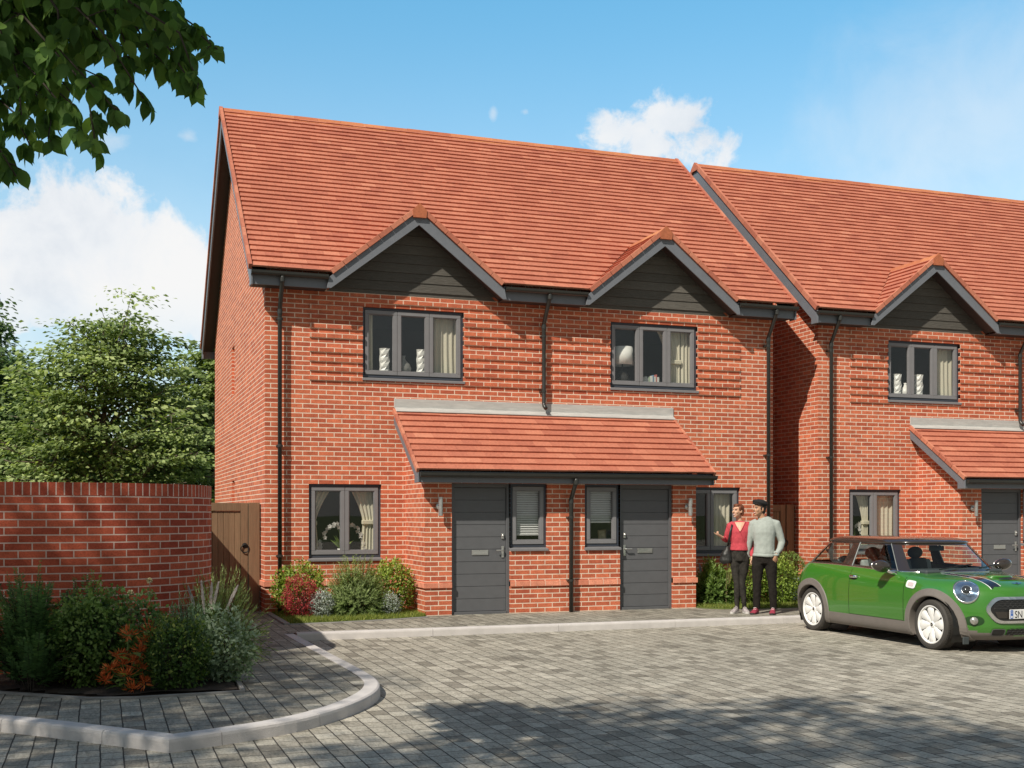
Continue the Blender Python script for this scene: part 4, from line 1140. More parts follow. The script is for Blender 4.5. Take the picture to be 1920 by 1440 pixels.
blades('thin straw-coloured grass blades beside the woman with the bag', (9.93, 17.25, 0), 16, 0.86, 0.016, leaf_mat('straw_blade', [(0, (0.18, 0.17, 0.07)), (1, (0.40, 0.36, 0.18))]), 12, 0.45)
T = thing('flower_spike', 'single grey-violet pointed leaf standing below the porch-side window', 'plant', (9.72, 17.72, 0))
lm = leaf_mesh('foliage', [(9.66, 17.7, 0.72)], [(0.22, 0, -1)], [(0.2, -1, 0)], [0.36], [0.07], [0.5], LEAF, simple('grey_violet_leaf', (0.30, 0.30, 0.36), 0.5)); lm2 = link('foliage', lm, T)
mb = MB(); mb.tube([(9.72, 17.72, 0), (9.76, 17.71, 0.36), (9.66, 17.7, 0.72)], [0.006, 0.005, 0.003], 6); link('stem', mb.mesh('stem', STEM), T)

# --- planted bed in front of the garden wall
def fern(label, base, rx, h, fronds, seed, mat=G_DARK, ln=0.085, pin=22):
    rg = random.Random(seed); T = thing('fern_shrub', label, 'shrub', base)
    P = []; D = []; U = []; rn = []; W = []; sm = MB(); b = Vector(base)
    for f in range(fronds):
        a = rg.uniform(0, 6.28); t_out = rg.uniform(0.15, 1.0); hz = h*rg.uniform(0.35, 1.0)*(1.1-0.45*t_out)
        d = Vector((math.cos(a), math.sin(a), 0)); st = b+d*rg.uniform(0.0, 0.12)
        tip = b+d*(rx*t_out)+Vector((0, 0, hz)); mid = st.lerp(tip, 0.55)+Vector((0, 0, hz*0.25))
        if f % 3 == 0: sm.tube([st, mid, tip], [0.007, 0.004, 0.0015], 5)
        for q in range(pin):
            t = 0.35+0.65*q/pin
            p = st*(1-t)*(1-t)+mid*(2*t*(1-t))+tip*(t*t)
            tg = ((mid-st)*(1-t)+(tip-mid)*t).normalized(); sd = tg.cross(Vector((0, 0, 1)))
            if sd.length < 0.05: sd = Vector((-d.y, d.x, 0))
            sd.normalize(); up = sd.cross(tg)
            for s_ in (1, -1):
                dd = (sd*s_+tg*0.6+Vector((rg.gauss(0, .15), rg.gauss(0, .15), rg.gauss(-0.15, .2)))).normalized()
                P.append(p); D.append(dd); U.append(up+Vector((rg.gauss(0, .25), rg.gauss(0, .25), 0))); W.append(ln*(1.15-0.75*t)*rg.uniform(0.7, 1.2))
                rn.append(min(1, max(0, 0.1+0.6*(hz/h)*t+rg.gauss(0, .15))))  # leaflets toned darker low and inside, shade put into their colour
    W = np.array(W)
    link('foliage', leaf_mesh('foliage', np.array(P), np.array(D), np.array(U), W, W*0.40, np.array(rn), KITE, mat), T)
    link('stem', sm.mesh('stem', TWIG), T)
fern('large dark ferny shrub at the left edge of the photo in the shaded bed', (-0.62, 11.40, 0), 0.66, 1.10, 190, 21)
fern('dark ferny shrub in the bed, second from the left', (-0.15, 11.50, 0), 0.55, 1.0, 170, 22)
fern('low dark fern at the left edge along the concrete edging', (-0.55, 11.02, 0), 0.42, 0.55, 80, 23)
fern('loose mid-green fern against the foot of the curved wall', (0.55, 12.0, 0), 0.45, 0.62, 90, 24, G_MID, 0.07)
fern('bright green fern beneath the pale plumes', (1.02, 12.55, 0), 0.40, 0.72, 110, 25, G_MID, 0.06)
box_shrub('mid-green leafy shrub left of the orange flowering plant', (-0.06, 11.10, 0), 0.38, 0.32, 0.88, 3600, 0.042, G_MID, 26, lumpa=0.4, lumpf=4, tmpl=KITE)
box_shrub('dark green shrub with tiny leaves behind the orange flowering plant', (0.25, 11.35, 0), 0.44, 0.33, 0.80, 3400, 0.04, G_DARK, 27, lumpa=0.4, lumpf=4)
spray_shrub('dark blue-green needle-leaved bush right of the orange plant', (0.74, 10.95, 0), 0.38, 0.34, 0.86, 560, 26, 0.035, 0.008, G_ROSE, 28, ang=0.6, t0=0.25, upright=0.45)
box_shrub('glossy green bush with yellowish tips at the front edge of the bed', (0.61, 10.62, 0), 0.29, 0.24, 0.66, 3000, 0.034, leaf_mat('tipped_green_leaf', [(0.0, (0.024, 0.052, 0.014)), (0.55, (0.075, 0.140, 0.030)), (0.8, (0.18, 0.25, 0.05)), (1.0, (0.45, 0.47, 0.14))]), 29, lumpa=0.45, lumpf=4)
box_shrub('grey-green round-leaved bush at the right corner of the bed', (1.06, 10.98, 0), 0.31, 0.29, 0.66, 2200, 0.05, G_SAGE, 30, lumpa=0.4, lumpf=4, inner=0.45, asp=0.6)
spray_shrub('feathery green grassy bush behind the pale plumes by the gate', (1.12, 12.70, 0), 0.66, 0.5, 1.0, 420, 24, 0.05, 0.010, G_FEATHER, 31, ang=0.4, t0=0.35, droop=0.15)
box_shrub('low dark creeping plant between the grey-green bush and the pathway', (1.10, 11.75, 0), 0.32, 0.40, 0.42, 1800, 0.035, G_MID, 32, lumpa=0.4)
# orange flowering plant
T = thing('orange_plant', 'orange-flowered plant with big leaves at the front of the shaded bed', 'flowering plant', (0.20, 10.58, 0))
P = []; D = []; rn = []; hp = [(-.10, .0, .20), (.0, -.08, .16), (.10, .02, .34), (.06, -.04, .27), (.13, .06, .42), (-.04, .05, .30), (.02, .1, .47), (-.13, -.04, .12), (.12, -.09, .10), (.05, -.12, .05), (.16, .12, .50), (-.02, .0, .24), (.10, -.03, .20)]
sm = MB()
for q in hp:
    c = Vector((0.20+q[0]*1.25, 10.58+q[1], q[2]*1.06)); sm.tube([(0.2, 10.60, 0.0), c.lerp(Vector((0.2, 10.60, 0.1)), 0.4), c], [0.006, 0.005, 0.003], 5)
    for i in range(62):
        v = Vector((random.gauss(0, 1), random.gauss(0, 1), random.gauss(0.35, 0.8))).normalized()
        P.append(c+v*random.uniform(0, 0.06)); D.append(v+Vector((0, 0, 0.3))); rn.append(random.random())
n = len(P)
link('flower_head', leaf_mesh('flower_head', np.array([tuple(p) for p in P]), np.array([tuple(p) for p in D]), rdirs(n), RNG.uniform(.03, .058, n), RNG.uniform(.008, .013, n), rn, BLADE, G_ORANGE), T)
n = 30; a = RNG.uniform(0, 6.28, n); zz = RNG.uniform(0.03, 0.36, n)
link('leaf', leaf_mesh('leaf', np.stack([0.2+0.04*np.cos(a)+zz*0.15, 10.58+0.04*np.sin(a), zz], 1), np.stack([np.cos(a), np.sin(a), RNG.uniform(-.2, .5, n)], 1), np.stack([0*a, 0*a, 0*a+1], 1), RNG.uniform(.09, .15, n), RNG.uniform(.06, .09, n), RNG.uniform(0.3, 1, n), LEAF, G_MID), T)
link('stem', sm.mesh('stem', STEM), T)
# pale plumes
T = thing('plume_grass', 'five pale feathery plumes on tall stems near the gate end of the wall', 'ornamental grass', (1.05, 12.3, 0))
P = []; D = []; rn = []; sm = MB()
for (x0, z0, x1, z1, y) in [(0.90, .60, .84, .80, 12.3), (1.0, .52, .965, .86, 12.28), (1.06, .55, 1.07, .83, 12.3), (1.08, .57, 1.135, .84, 12.28), (1.22, .56, 1.33, .80, 12.32)]:
    a_, b_ = Vector((x0, y, z0)), Vector((x1, y-0.02, z1)); tg = (b_-a_).normalized()
    sm.tube([(1.05+(x0-1.05)*0.4, y+0.1, 0), a_, b_], [0.005, 0.003, 0.001], 5)
    for i in range(520):
        t = random.random(); rr = 0.024*math.sin(math.pi*min(1, t*0.85+0.12))**0.8
        v = Vector((random.gauss(0, 1), random.gauss(0, 1), random.gauss(0, 1))); v -= tg*v.dot(tg); v.normalize()
        P.append(a_.lerp(b_, t)+v*rr*random.random()*0.6); D.append(tg*1.6+v*0.35); rn.append(random.random())
n = len(P)
link('plume', leaf_mesh('plume', np.array([tuple(p) for p in P]), np.array([tuple(p) for p in D]), rdirs(n), RNG.uniform(.015, .034, n), 0.008, rn, NEEDLE, G_PLUME), T)
link('stem', sm.mesh('stem', STEM), T)
# small flowers on tall stems
def flower(label, head, col_mat, r, kind='ball', root=None):
    root = root or (head[0]+random.uniform(-.05, .05), head[1]+random.uniform(-.04, .1), 0.0)
    T = thing('flower', label, 'flower', root)
    mb = MB(); mb.tube([root, (root[0]*0.5+head[0]*0.5+0.015, root[1]*0.5+head[1]*0.5, head[2]*0.55), head], [0.0035, 0.003, 0.002], 5); link('stem', mb.mesh('stem', STEM), T)
    n = 46; d = rdirs(n); 
    link('flower_head', leaf_mesh('flower_head', np.array(head)+d*r*0.35, d+rdirs(n)*0.3, rdirs(n), r*0.8, r*0.75, RNG.random(n), LEAF, col_mat), T)
    n = 9; t = RNG.uniform(0.3, 0.85, n)
    pts = np.array(root)*(1-t)[:, None]+np.array(head)*t[:, None]
    link('leaf', leaf_mesh('leaf', pts, rdirs(n)+np.array([0, 0, .3]), np.tile([0, 0, 1.], (n, 1)), 0.07, 0.035, RNG.random(n), KITE, G_MID), T)
CREAM = leaf_mat('cream_petal', [(0, (0.50, 0.46, 0.26)), (1, (0.78, 0.74, 0.52))], 0.3, tint=(1.05, 1.0, 0.95))
VIOLET = leaf_mat('violet_petal', [(0, (0.04, 0.03, 0.22)), (1, (0.14, 0.10, 0.50))], 0.3, tint=(1.05, 1.0, 0.95))
CORAL = leaf_mat('coral_petal', [(0, (0.40, 0.06, 0.06)), (1, (0.72, 0.22, 0.20))], 0.3, tint=(1.05, 1.0, 0.95))
FL = [((0.45, 12.05, .89), 'tallest cream flower, in front of the curved wall'), ((0.27, 11.95, .78), 'cream flower second in height, left of the tallest one'), ((0.45, 12.0, .76), 'cream flower directly below the tallest cream flower'), ((0.09, 11.75, .69), 'cream flower beside the violet flower'),
      ((0.21, 11.55, .59), 'leftmost of the three low cream flowers'), ((0.33, 11.5, .595), 'middle one of the three low cream flowers'), ((0.50, 11.6, .595), 'rightmost of the three low cream flowers')]
for h_, lb in FL: flower(lb, h_, CREAM, 0.030)
flower('violet-blue flower in the shaded bed', (0.02, 11.7, .695), VIOLET, 0.032)
flower('coral pink flower right of the needle-leaved bush', (0.90, 11.05, .53), CORAL, 0.028)

# ------------------------------------------------------------------ trees
def limb_path(a, b, sag, wob, rg, n=6):
    a, b = Vector(a), Vector(b); L = (b-a).length
    pts = []
    for i in range(n+1):
        t = i/n
        p = a.lerp(b, t)+Vector((0, 0, sag*L*math.sin(math.pi*t)))
        if 0 < i < n: p += Vector((rg.gauss(0, wob), rg.gauss(0, wob), rg.gauss(0, wob*0.6)))*L
        pts.append(p)
    return pts

def layered_tree(name, label, base, h, rx, mat, seed, n_limb=46, per=150, leaf=0.11, z_low=0.16, trunk_r=0.16, flat=0.30, density=1.0, droop=0.25, bare=0.10, group='trees beyond the garden wall', core=0.55, cone=False):
    """broad crown of flat leaf sprays carried on spreading limbs"""
    rg = random.Random(seed); b = Vector(base); T = thing(name, label, 'tree', base, group=group)
    wood = MB()
    tp = limb_path(b+Vector((0, 0, -0.1)), b+Vector((rg.gauss(0, .1), rg.gauss(0, .1), h*0.86)), 0, 0.012, rg, 9)
    wood.tube(tp, [trunk_r*(1-0.9*i/9) for i in range(10)], 9)
    P = []; D = []; U = []; rn = []; LL = []
    def prof(t):    # crown radius by height fraction
        if cone: return max(0.05, 1-(t-z_low)/(1-z_low))**0.50*min(1, 0.75+(t-z_low)*1.6)
        return (math.sin(math.pi*min(1, (t-z_low)/(1-z_low)*0.80+0.17)))**0.75
    for i in range(n_limb):
        t = z_low+(1-z_low)*((i+rg.random())/n_limb)**0.85
        a = i*2.399+rg.gauss(0, 0.3)
        rr = rx*prof(t)*rg.uniform(0.72, 1.08)
        zt = t*h
        k = min(0.86, max(bare, t-0.16))/0.86*9; i0 = int(min(8, k)); st = tp[i0].lerp(tp[i0+1], k-i0)
        tip = Vector((b.x+math.cos(a)*rr, b.y+math.sin(a)*rr, b.z+zt))
        lp = limb_path(st, tip, 0.06, 0.03, rg, 5)
        r0 = trunk_r*0.42*(1-t)+0.02
        wood.tube(lp, [r0*(1-0.85*q/5) for q in range(6)], 6)
        # sprays along the outer part of the limb and on side twigs
        ns = int((4+7*rr/rx)*density)
        for s_ in range(ns):
            tt = rg.uniform(core*0.6, 1.02); c = lp[min(4, int(tt*5))].lerp(lp[min(5, int(tt*5)+1)], tt*5-int(tt*5) if tt < 1 else 1)
            sd = Vector((-math.sin(a), math.cos(a), 0)); c = c+sd*rg.gauss(0, 0.17)*rr+Vector((0, 0, rg.gauss(0, 0.045)*h))
            out_ = Vector((math.cos(a), math.sin(a), 0))*0.8+sd*rg.gauss(0, 0.6); out_.normalize()
            if s_ % 2 == 0: wood.tube([lp[min(5, int(tt*5))], c], [0.012, 0.004], 4)
            R0 = rx*rg.uniform(0.15, 0.25)
            m = int(per*density*0.25*(R0/(rx*0.18))**2)
            shade0 = rg.gauss(0, 0.10)
            for q in range(m):
                u = rg.gauss(0, 0.5); v = rg.gauss(0, 0.45); w_ = rg.gauss(0, 0.5)
                p = c+out_*(u*R0*1.1)+Vector((-out_.y, out_.x, 0))*(v*R0)+Vector((0, 0, w_*R0*flat-abs(u)*R0*0.18))
                P.append(p); d = out_*(0.7+0.4*u)+Vector((-out_.y, out_.x, 0))*v*1.1+Vector((rg.gauss(0, .25), rg.gauss(0, .25), rg.gauss(-droop, .3)))
                D.append(d); U.append((rg.gauss(-.2, .5), rg.gauss(-.25, .5), 1)); LL.append(leaf*rg.uniform(0.65, 1.25))
                rn.append(min(1, max(0, 0.52+0.28*w_+shade0+0.15*(tt-0.6)+rg.gauss(0, .13))))  # spray tops toned light and undersides dark, light put into the leaf colour
    LL = np.array(LL)
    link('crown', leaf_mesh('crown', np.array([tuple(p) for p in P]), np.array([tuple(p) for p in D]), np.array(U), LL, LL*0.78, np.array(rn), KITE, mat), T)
    link('trunk', wood.mesh('trunk', BARK, True), T)
    return T

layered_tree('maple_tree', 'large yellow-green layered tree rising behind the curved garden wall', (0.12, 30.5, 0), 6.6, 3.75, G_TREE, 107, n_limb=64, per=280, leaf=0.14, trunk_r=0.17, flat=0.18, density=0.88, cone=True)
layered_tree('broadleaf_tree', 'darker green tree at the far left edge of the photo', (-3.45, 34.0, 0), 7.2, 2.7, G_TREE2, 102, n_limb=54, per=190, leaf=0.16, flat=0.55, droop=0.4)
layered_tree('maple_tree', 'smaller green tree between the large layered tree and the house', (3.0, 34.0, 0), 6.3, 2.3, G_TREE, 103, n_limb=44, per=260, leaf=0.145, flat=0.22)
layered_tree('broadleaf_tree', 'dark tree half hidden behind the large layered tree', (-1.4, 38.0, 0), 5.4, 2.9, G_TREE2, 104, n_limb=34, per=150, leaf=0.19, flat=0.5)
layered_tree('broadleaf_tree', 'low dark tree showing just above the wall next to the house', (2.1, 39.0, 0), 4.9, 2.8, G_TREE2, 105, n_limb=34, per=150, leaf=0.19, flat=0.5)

# the street tree whose branch hangs into the view, and a second one shading the bed (both stand left of the view)
def street_tree(label, base, trunk_h, cz, crx, cry, crz, cc, n, leaf, seed, mat=G_NEAR):
    rg = random.Random(seed); T = thing('street_tree', label, 'tree', base)
    wood = MB(); b = Vector(base); top = Vector((cc[0]*0.7+b.x*0.3, cc[1]*0.7+b.y*0.3, cz))
    tp = limb_path(b+Vector((0, 0, -0.2)), top, 0, 0.015, rg, 8)
    wood.tube(tp, [0.17*(1-0.75*i/8) for i in range(9)], 10)
    P = []; D = []; U = []; rn = []
    for k in range(n):
        v = Vector((rg.gauss(0, 1), rg.gauss(0, 1), rg.gauss(0, 1))).normalized()*(rg.random()**0.4)
        c = Vector((cc[0]+v.x*crx, cc[1]+v.y*cry, cz+v.z*crz))
        if k % 3 == 0:
            i0 = rg.randint(4, 7); wood.tube(limb_path(tp[i0], c, 0.05, 0.03, rg, 4), [0.05, 0.035, 0.022, 0.012, 0.005], 5)
        m = rg.randint(26, 44); R0 = rg.uniform(0.32, 0.55)
        for q in range(m):
            w_ = Vector((rg.gauss(0, .5), rg.gauss(0, .5), rg.gauss(0, .3)))*R0
            P.append(tuple(c+w_)); D.append((w_.x+rg.gauss(0, .2), w_.y+rg.gauss(0, .2), rg.gauss(-.25, .25))); U.append((rg.gauss(0, .4), rg.gauss(0, .4), 1)); rn.append(rg.random())
    n_ = len(P); L = RNG.uniform(0.75, 1.25, n_)*leaf
    link('crown', leaf_mesh('crown', P, D, U, L, L*0.62, rn, KITE, mat), T)
    link('trunk', wood.mesh('trunk', BARK, True), T)
    return T, tp

ST, tp = street_tree('tree at the upper left whose leafy branch hangs over the scene', (-2.9, 3.6, -0.1), 5, 8.6, 3.5, 2.5, 1.0, (-3.35, 1.25), 165, 0.23, 201)
street_tree('tree standing beside the planted bed, outside the left of the photo', (-6.0, 7.4, 0), 5, 8.4, 2.0, 3.7, 1.7, (-6.9, 6.1), 190, 0.20, 202)
# hanging branch with its individual leaves
def cam_pt(px, py, depth):
    yaw = R(CAM_YAW); r = (px-960)/2176*depth; u = (964-py)/2176*depth
    return Vector((math.sin(yaw)*depth+math.cos(yaw)*r, math.cos(yaw)*depth-math.sin(yaw)*r, 1.55+u))
rg = random.Random(77); wood = MB(); P = []; D = []; U = []; LL = []; rn = []
hub = cam_pt(-330, -260, 5.6)
wood.tube(limb_path(tp[5], hub, 0.06, 0.02, rg, 6), [0.06, 0.055, 0.05, 0.045, 0.04, 0.034, 0.03], 8)
ends = [(410, 95, 5.1), (380, 180, 5.0), (340, 60, 5.3), (270, 185, 5.1), (180, 275, 5.0), (30, 330, 5.1), (0, 240, 5.6), (90, 260, 5.2), (150, 120, 5.9), (240, 90, 5.6), (320, 130, 5.3), (60, 180, 5.5), (110, 30, 5.6), (200, 20, 5.5), (260, -10, 5.3), (0, 130, 5.7), (0, 20, 5.7), (140, 200, 5.3), (395, 70, 5.2), (355, 150, 5.0), (300, 25, 5.4), (250, 130, 5.1), (225, 215, 5.0), (160, 250, 5.1), (60, 280, 5.3), (10, 310, 5.2), (130, 170, 5.4), (60, 130, 5.7), (180, 60, 5.8), (230, -20, 5.6), (90, 20, 6.1), (-20, 200, 5.9), (300, 105, 5.5), (40, 215, 5.0), (200, 150, 5.6), (120, 95, 6.3), (-40, 90, 6.0), (330, -30, 5.8), (275, 60, 5.7), (100, 225, 5.5), (20, 60, 5.3), (150, 20, 5.2), (-10, 265, 5.6), (200, 100, 5.2)]
for ex, ey, dp in ends:
    tip = cam_pt(ex, ey, dp); a = hub.lerp(tip, rg.uniform(0.0, 0.25))+Vector((rg.gauss(0, .1), rg.gauss(0, .25), rg.gauss(0.1, .12)))
    lp = limb_path(a, tip, 0.10, 0.035, rg, 8); wood.tube(lp, [0.013-0.0012*i for i in range(9)], 5)
    for k in range(2, 9):
        for side in range(7):
            q = rg.random(); p0 = lp[k-1].lerp(lp[k], q)
            tg = (lp[k]-lp[k-1]).normalized()
            tw = Vector((rg.gauss(0, .7), rg.gauss(0, .8), rg.gauss(-.25, .4)))+tg*0.7; tw.normalize()
            L = rg.uniform(0.08, 0.22) if k < 8 else 0.05
            p1 = p0+tw*L
            if side == 0: wood.tube([p0, p0.lerp(p1, .5)+Vector((0, 0, .01)), p1], [0.004, 0.003, 0.0015], 4)
            for j in range(3):
                t = (j+1)/3
                pp = p0.lerp(p1, t)
                d = tw*0.35+Vector((rg.gauss(0, .45), rg.gauss(0, .45), -rg.uniform(0.35, 1.1)))
                P.append(tuple(pp)); D.append(tuple(d)); LL.append(rg.uniform(0.055, 0.100)); rn.append(rg.random())
                U.append((rg.gauss(-.1, .5), rg.gauss(-.7, .4), rg.uniform(0.0, .6)))
LL = np.array(LL)
me = leaf_mesh('leaf_spray', P, D, U, LL, LL*0.66, rn, LEAF2, G_NEAR)
br = link('branch', wood.mesh('branch', TWIG, True), ST)
link('leaf_spray', me, br)

# ------------------------------------------------------------------ green hatchback car  (local axes: x forward from the rear axle, y left, z up)
def paint_mat(name, col, rough=0.28):
    m, nt, out = new_mat(name); g = N(nt)
    n1 = g.noise(180, 2, 0.5, g.coord())
    c = g.mix(g.maprange(n1, 0.35, 0.65), tuple(x*0.93 for x in col), tuple(x*1.07 for x in col))
    nt.links.new(g.bsdf(c, rough, 0.0, None, 1.0, 0.5), out.inputs[0]); return m
CAR_GREEN = paint_mat('green_car_paint', (0.040, 0.175, 0.016))
CAR_ROOF = paint_mat('black_roof_paint', (0.030, 0.022, 0.018), 0.2)
CAR_BLACK = simple('black_trim', (0.012, 0.012, 0.012), 0.35)
CAR_GREY = simple('grey_arch_plastic', (0.175, 0.155, 0.140), 0.6, var=0.06, bump=0.1, bscale=300)
CHROME = simple('bright_chrome', (0.80, 0.80, 0.79), 0.12, metal=1.0, var=0.02)
RUBBER = simple('tyre_rubber', (0.050, 0.045, 0.040), 0.8, var=0.15, scale=14, bump=0.3, bscale=80)
RIMWHITE = simple('white_wheel_paint', (0.80, 0.79, 0.77), 0.3, var=0.03, coat=0.5)
SEATDARK = simple('dark_seat_cloth', (0.045, 0.055, 0.058), 0.7)
SEATLIGHT = simple('light_grey_seat_cloth', (0.36, 0.37, 0.37), 0.7)
LAMPGLASS = simple('headlight_reflector', (0.22, 0.29, 0.40), 0.12, metal=0.7, var=0.35, scale=14)
LAMPCLEAR = glass_mat('lamp_glass', 1.5, (0.9, 0.93, 0.97))
FOGGLASS = simple('fog_lamp_glass', (0.40, 0.39, 0.36), 0.2, metal=0.5, var=0.3, scale=60)
PLATE = simple('number_plate_white', (0.72, 0.72, 0.72), 0.4, var=0.02)
PLATEBLUE = simple('plate_blue_band', (0.06, 0.14, 0.42), 0.4)
INK = simple('black_ink', (0.012, 0.012, 0.014), 0.5)
STRIPEWHITE = simple('white_stripe', (0.75, 0.76, 0.75), 0.35)

def herm(zk, vk, z):
    zk = np.array(zk, float); vk = np.array(vk, float)
    h = np.diff(zk); dlt = np.diff(vk)/h; m = np.zeros_like(vk)
    m[1:-1] = np.where(dlt[:-1]*dlt[1:] > 0, 2*dlt[:-1]*dlt[1:]/(dlt[:-1]+dlt[1:]+1e-12), 0); m[0] = dlt[0]; m[-1] = dlt[-1]
    i = np.clip(np.searchsorted(zk, z)-1, 0, len(h)-1); t = (z-zk[i])/h[i]
    return (2*t**3-3*t**2+1)*vk[i]+(t**3-2*t**2+t)*h[i]*m[i]+(-2*t**3+3*t**2)*vk[i+1]+(t**3-t**2)*h[i]*m[i+1]

def loop_pts(f, r, w, af, ar, nf, nr, NF=24, NS=44, NR=16):
    """plan outline, starting at the front centre going round the right-hand side (y<0) to the rear and back on the left"""
    x1 = f-af; xr = r+ar; half = []
    for i in range(NF+1):                       # front centre -> side
        a = math.pi/2*(1-i/NF)
        half.append((x1+af*math.sin(a)**(2/nf), w*max(0.0, math.cos(a))**(2/nf)))
    for i in range(1, NS+1): half.append((x1+(xr-x1)*i/NS, w))
    for i in range(1, NR+1):
        a = math.pi/2*i/NR
        half.append((xr-ar*math.sin(a)**(2/nr), w*max(0.0, math.cos(a))**(2/nr)))
    right = [(x, -y) for x, y in half]; left = [(x, y) for x, y in half[1:-1]][::-1]
    return right+left

def sstep(a, b, x):
    t = min(1.0, max(0.0, (x-a)/(b-a))); return t*t*(3-2*t)
def tilt(x, z):
    k = sstep(.60, .93, z) if z <= .96 else 1-sstep(.96, 1.28, z)
    return z-.040*sstep(.2, 1.9, x)*(1-sstep(2.15, 2.9, x))*k

def build_car(label, loc, rz):
    T = thing('parked_car', label, 'car', loc, rz, shift=False)
    def part(name, mb, mat, parent=T, smooth=False, bevel=0.0):
        return link(name, mb.mesh(name, mat, smooth, uv=False), parent, bevel)
    # ---- hull : horizontal slices
    ZK = [.145, .18, .24, .34, .48, .60, .70, .77, .82, .865, .905, .94, .955]
    FK = [3.02, 3.11, 3.165, 3.19, 3.19, 3.18, 3.155, 3.10, 3.01, 2.86, 2.63, 2.34, 2.16]
    RK = [-.42, -.50, -.56, -.60, -.605, -.60, -.58, -.565, -.55, -.53, -.51, -.48, -.46]
    WK = [.79, .825, .845, .855, .862, .862, .856, .848, .838, .823, .805, .785, .772]
    AF = [1.0, 1.0, 1.0, 1.0, 1.0, 1.0, 1.0, .99, .97, .93, .86, .76, .70]
    zs = np.unique(np.concatenate([np.linspace(.145, .77, 26), np.linspace(.77, .955, 16), [.31]]))
    rows = []
    for z in zs:
        f, r, w_, a = (herm(ZK, K, z) for K in (FK, RK, WK, AF))
        rows.append([(x, y, tilt(x, z)) for x, y in loop_pts(f, r, w_, a, .50, 2.45, 2.9)])
    n = len(rows[0]); V = [Vector(p) for rr in rows for p in rr]
    F = [(j*n+i, j*n+(i+1) % n, (j+1)*n+(i+1) % n, (j+1)*n+i) for j in range(len(rows)-1) for i in range(n)]
    bvh = BVHTree.FromPolygons(V, F)
    hull = MB(); hull.v = V; door = {1: MB(), -1: MB()}
    def kept(c):
        if c.z < .70 and abs(c.y) > .40:
            for wx in (0.0, 2.49):
                if (c.x-wx)**2+(c.z-.305)**2 < .372**2: return False
        return True
    for f in F:
        c = sum((V[i] for i in f), Vector())/4
        if not kept(c): continue
        lim = .31 if c.x < 2.85 else max(.205, .31-(c.x-2.85)*0.36)
        g_ = 1 if c.z < lim else 0
        if .90 < c.x < 2.025 and c.z > .31 and abs(c.y) > .6:
            d = door[1 if c.y > 0 else -1]; d.add([V[i] for i in f], [(0, 1, 2, 3)])
        else: hull.f.append(f); hull.r.append(.5); hull.m.append(g_)
    hull.poly([rows[0][i] for i in range(n)][::-1], mi=1)
    BODY = part('body', hull, [CAR_GREEN, CAR_GREY], smooth=True)
    for sd in (-1, 1):
        me = door[sd].mesh('door', CAR_GREEN, True, uv=False, merge=True); door[sd] = link('door', me, T)
    # projection helpers
    def pr(axis, u, v, off=0.0, sd=-1):
        if axis == 'side': h = bvh.ray_cast(Vector((u, 3*sd, v)), Vector((0, -sd, 0)))
        elif axis == 'front': h = bvh.ray_cast(Vector((6, u, v)), Vector((-1, 0, 0)))
        else: h = bvh.ray_cast(Vector((u, v, 3)), Vector((0, 0, -1)))
        if h[0] is None: return None
        nn = h[1]
        ref = {'side': Vector((0, sd, 0)), 'front': Vector((1, 0, 0)), 'top': Vector((0, 0, 1))}[axis]
        if nn.dot(ref) < 0: nn = -nn
        return h[0]+nn*off
    def strip(mb, axis, A, B, off, sd=-1, closed=False):
        pa = [pr(axis, *p, off, sd) for p in A]; pb = [pr(axis, *p, off, sd) for p in B]
        m = len(A)
        for i in range(m if closed else m-1):
            q = [pa[i], pa[(i+1) % m], pb[(i+1) % m], pb[i]]
            if any(x is None for x in q): continue
            mb.add(q, [(0, 1, 2, 3)])
    def dense(outl, step=.03):
        r_ = []
        for i, p0 in enumerate(outl):
            p1 = outl[(i+1) % len(outl)]; k = max(1, int(math.hypot(p1[0]-p0[0], p1[1]-p0[1])/step))
            r_ += [(p0[0]+(p1[0]-p0[0])*q/k, p0[1]+(p1[1]-p0[1])*q/k) for q in range(k)]
        return r_
    def fill(mb, axis, outl, off, sd=-1, rings=5):
        outl = dense(outl)
        cu = sum(p[0] for p in outl)/len(outl); cv = sum(p[1] for p in outl)/len(outl)
        prev = outl
        for k in range(1, rings+1):
            t = 1-k/rings*0.999; cur = [(cu+(p[0]-cu)*t, cv+(p[1]-cv)*t) for p in outl]
            strip(mb, axis, prev, cur, off, sd, True); prev = cur
    # ---- wheel arches and wells
    for sd in (-1, 1):
        for wx in (0.0, 2.49):
            a = MB(); NA = 40; ang = [R(-24+228*i/NA) for i in range(NA+1)]
            def P(rad): return [(wx+rad*math.cos(t)*(1.0 if math.sin(t) > 0 else 1.0), .305+rad*math.sin(t)) for t in ang]
            secs = [(.440, .001), (.432, .013), (.36, .016), (.347, .012)]
            pts = [[pr('side', max(-.45, min(3.1, p[0])), max(.15, p[1]), off, sd) for p in P(rad)] for rad, off in secs]
            inn = [Vector((q.x, q.y-sd*0.10, q.z)) if q else None for q in pts[-1]]
            pts.append(inn)
            for j in range(len(pts)-1):
                for i in range(NA):
                    q = [pts[j][i], pts[j][i+1], pts[j+1][i+1], pts[j+1][i]]
                    if all(q): a.add(q, [(0, 1, 2, 3)])
            part('wheel_arch', a, CAR_GREY, smooth=False)
            wl = MB(); NB = 24
            ys = (sd*.80, sd*.42)
            ring_ = [[Vector((wx+.375*math.cos(2*math.pi*i/NB), y, .305+.375*math.sin(2*math.pi*i/NB))) for i in range(NB)] for y in ys]
            for i in range(NB):
                if ring_[0][i].z < .14 and ring_[0][(i+1) % NB].z < .14: continue
                wl.add([ring_[0][i], ring_[0][(i+1) % NB], ring_[1][(i+1) % NB], ring_[1][i]], [(0, 1, 2, 3)])
            wl.poly(ring_[1])
            part('wheel_well', wl, CAR_BLACK)
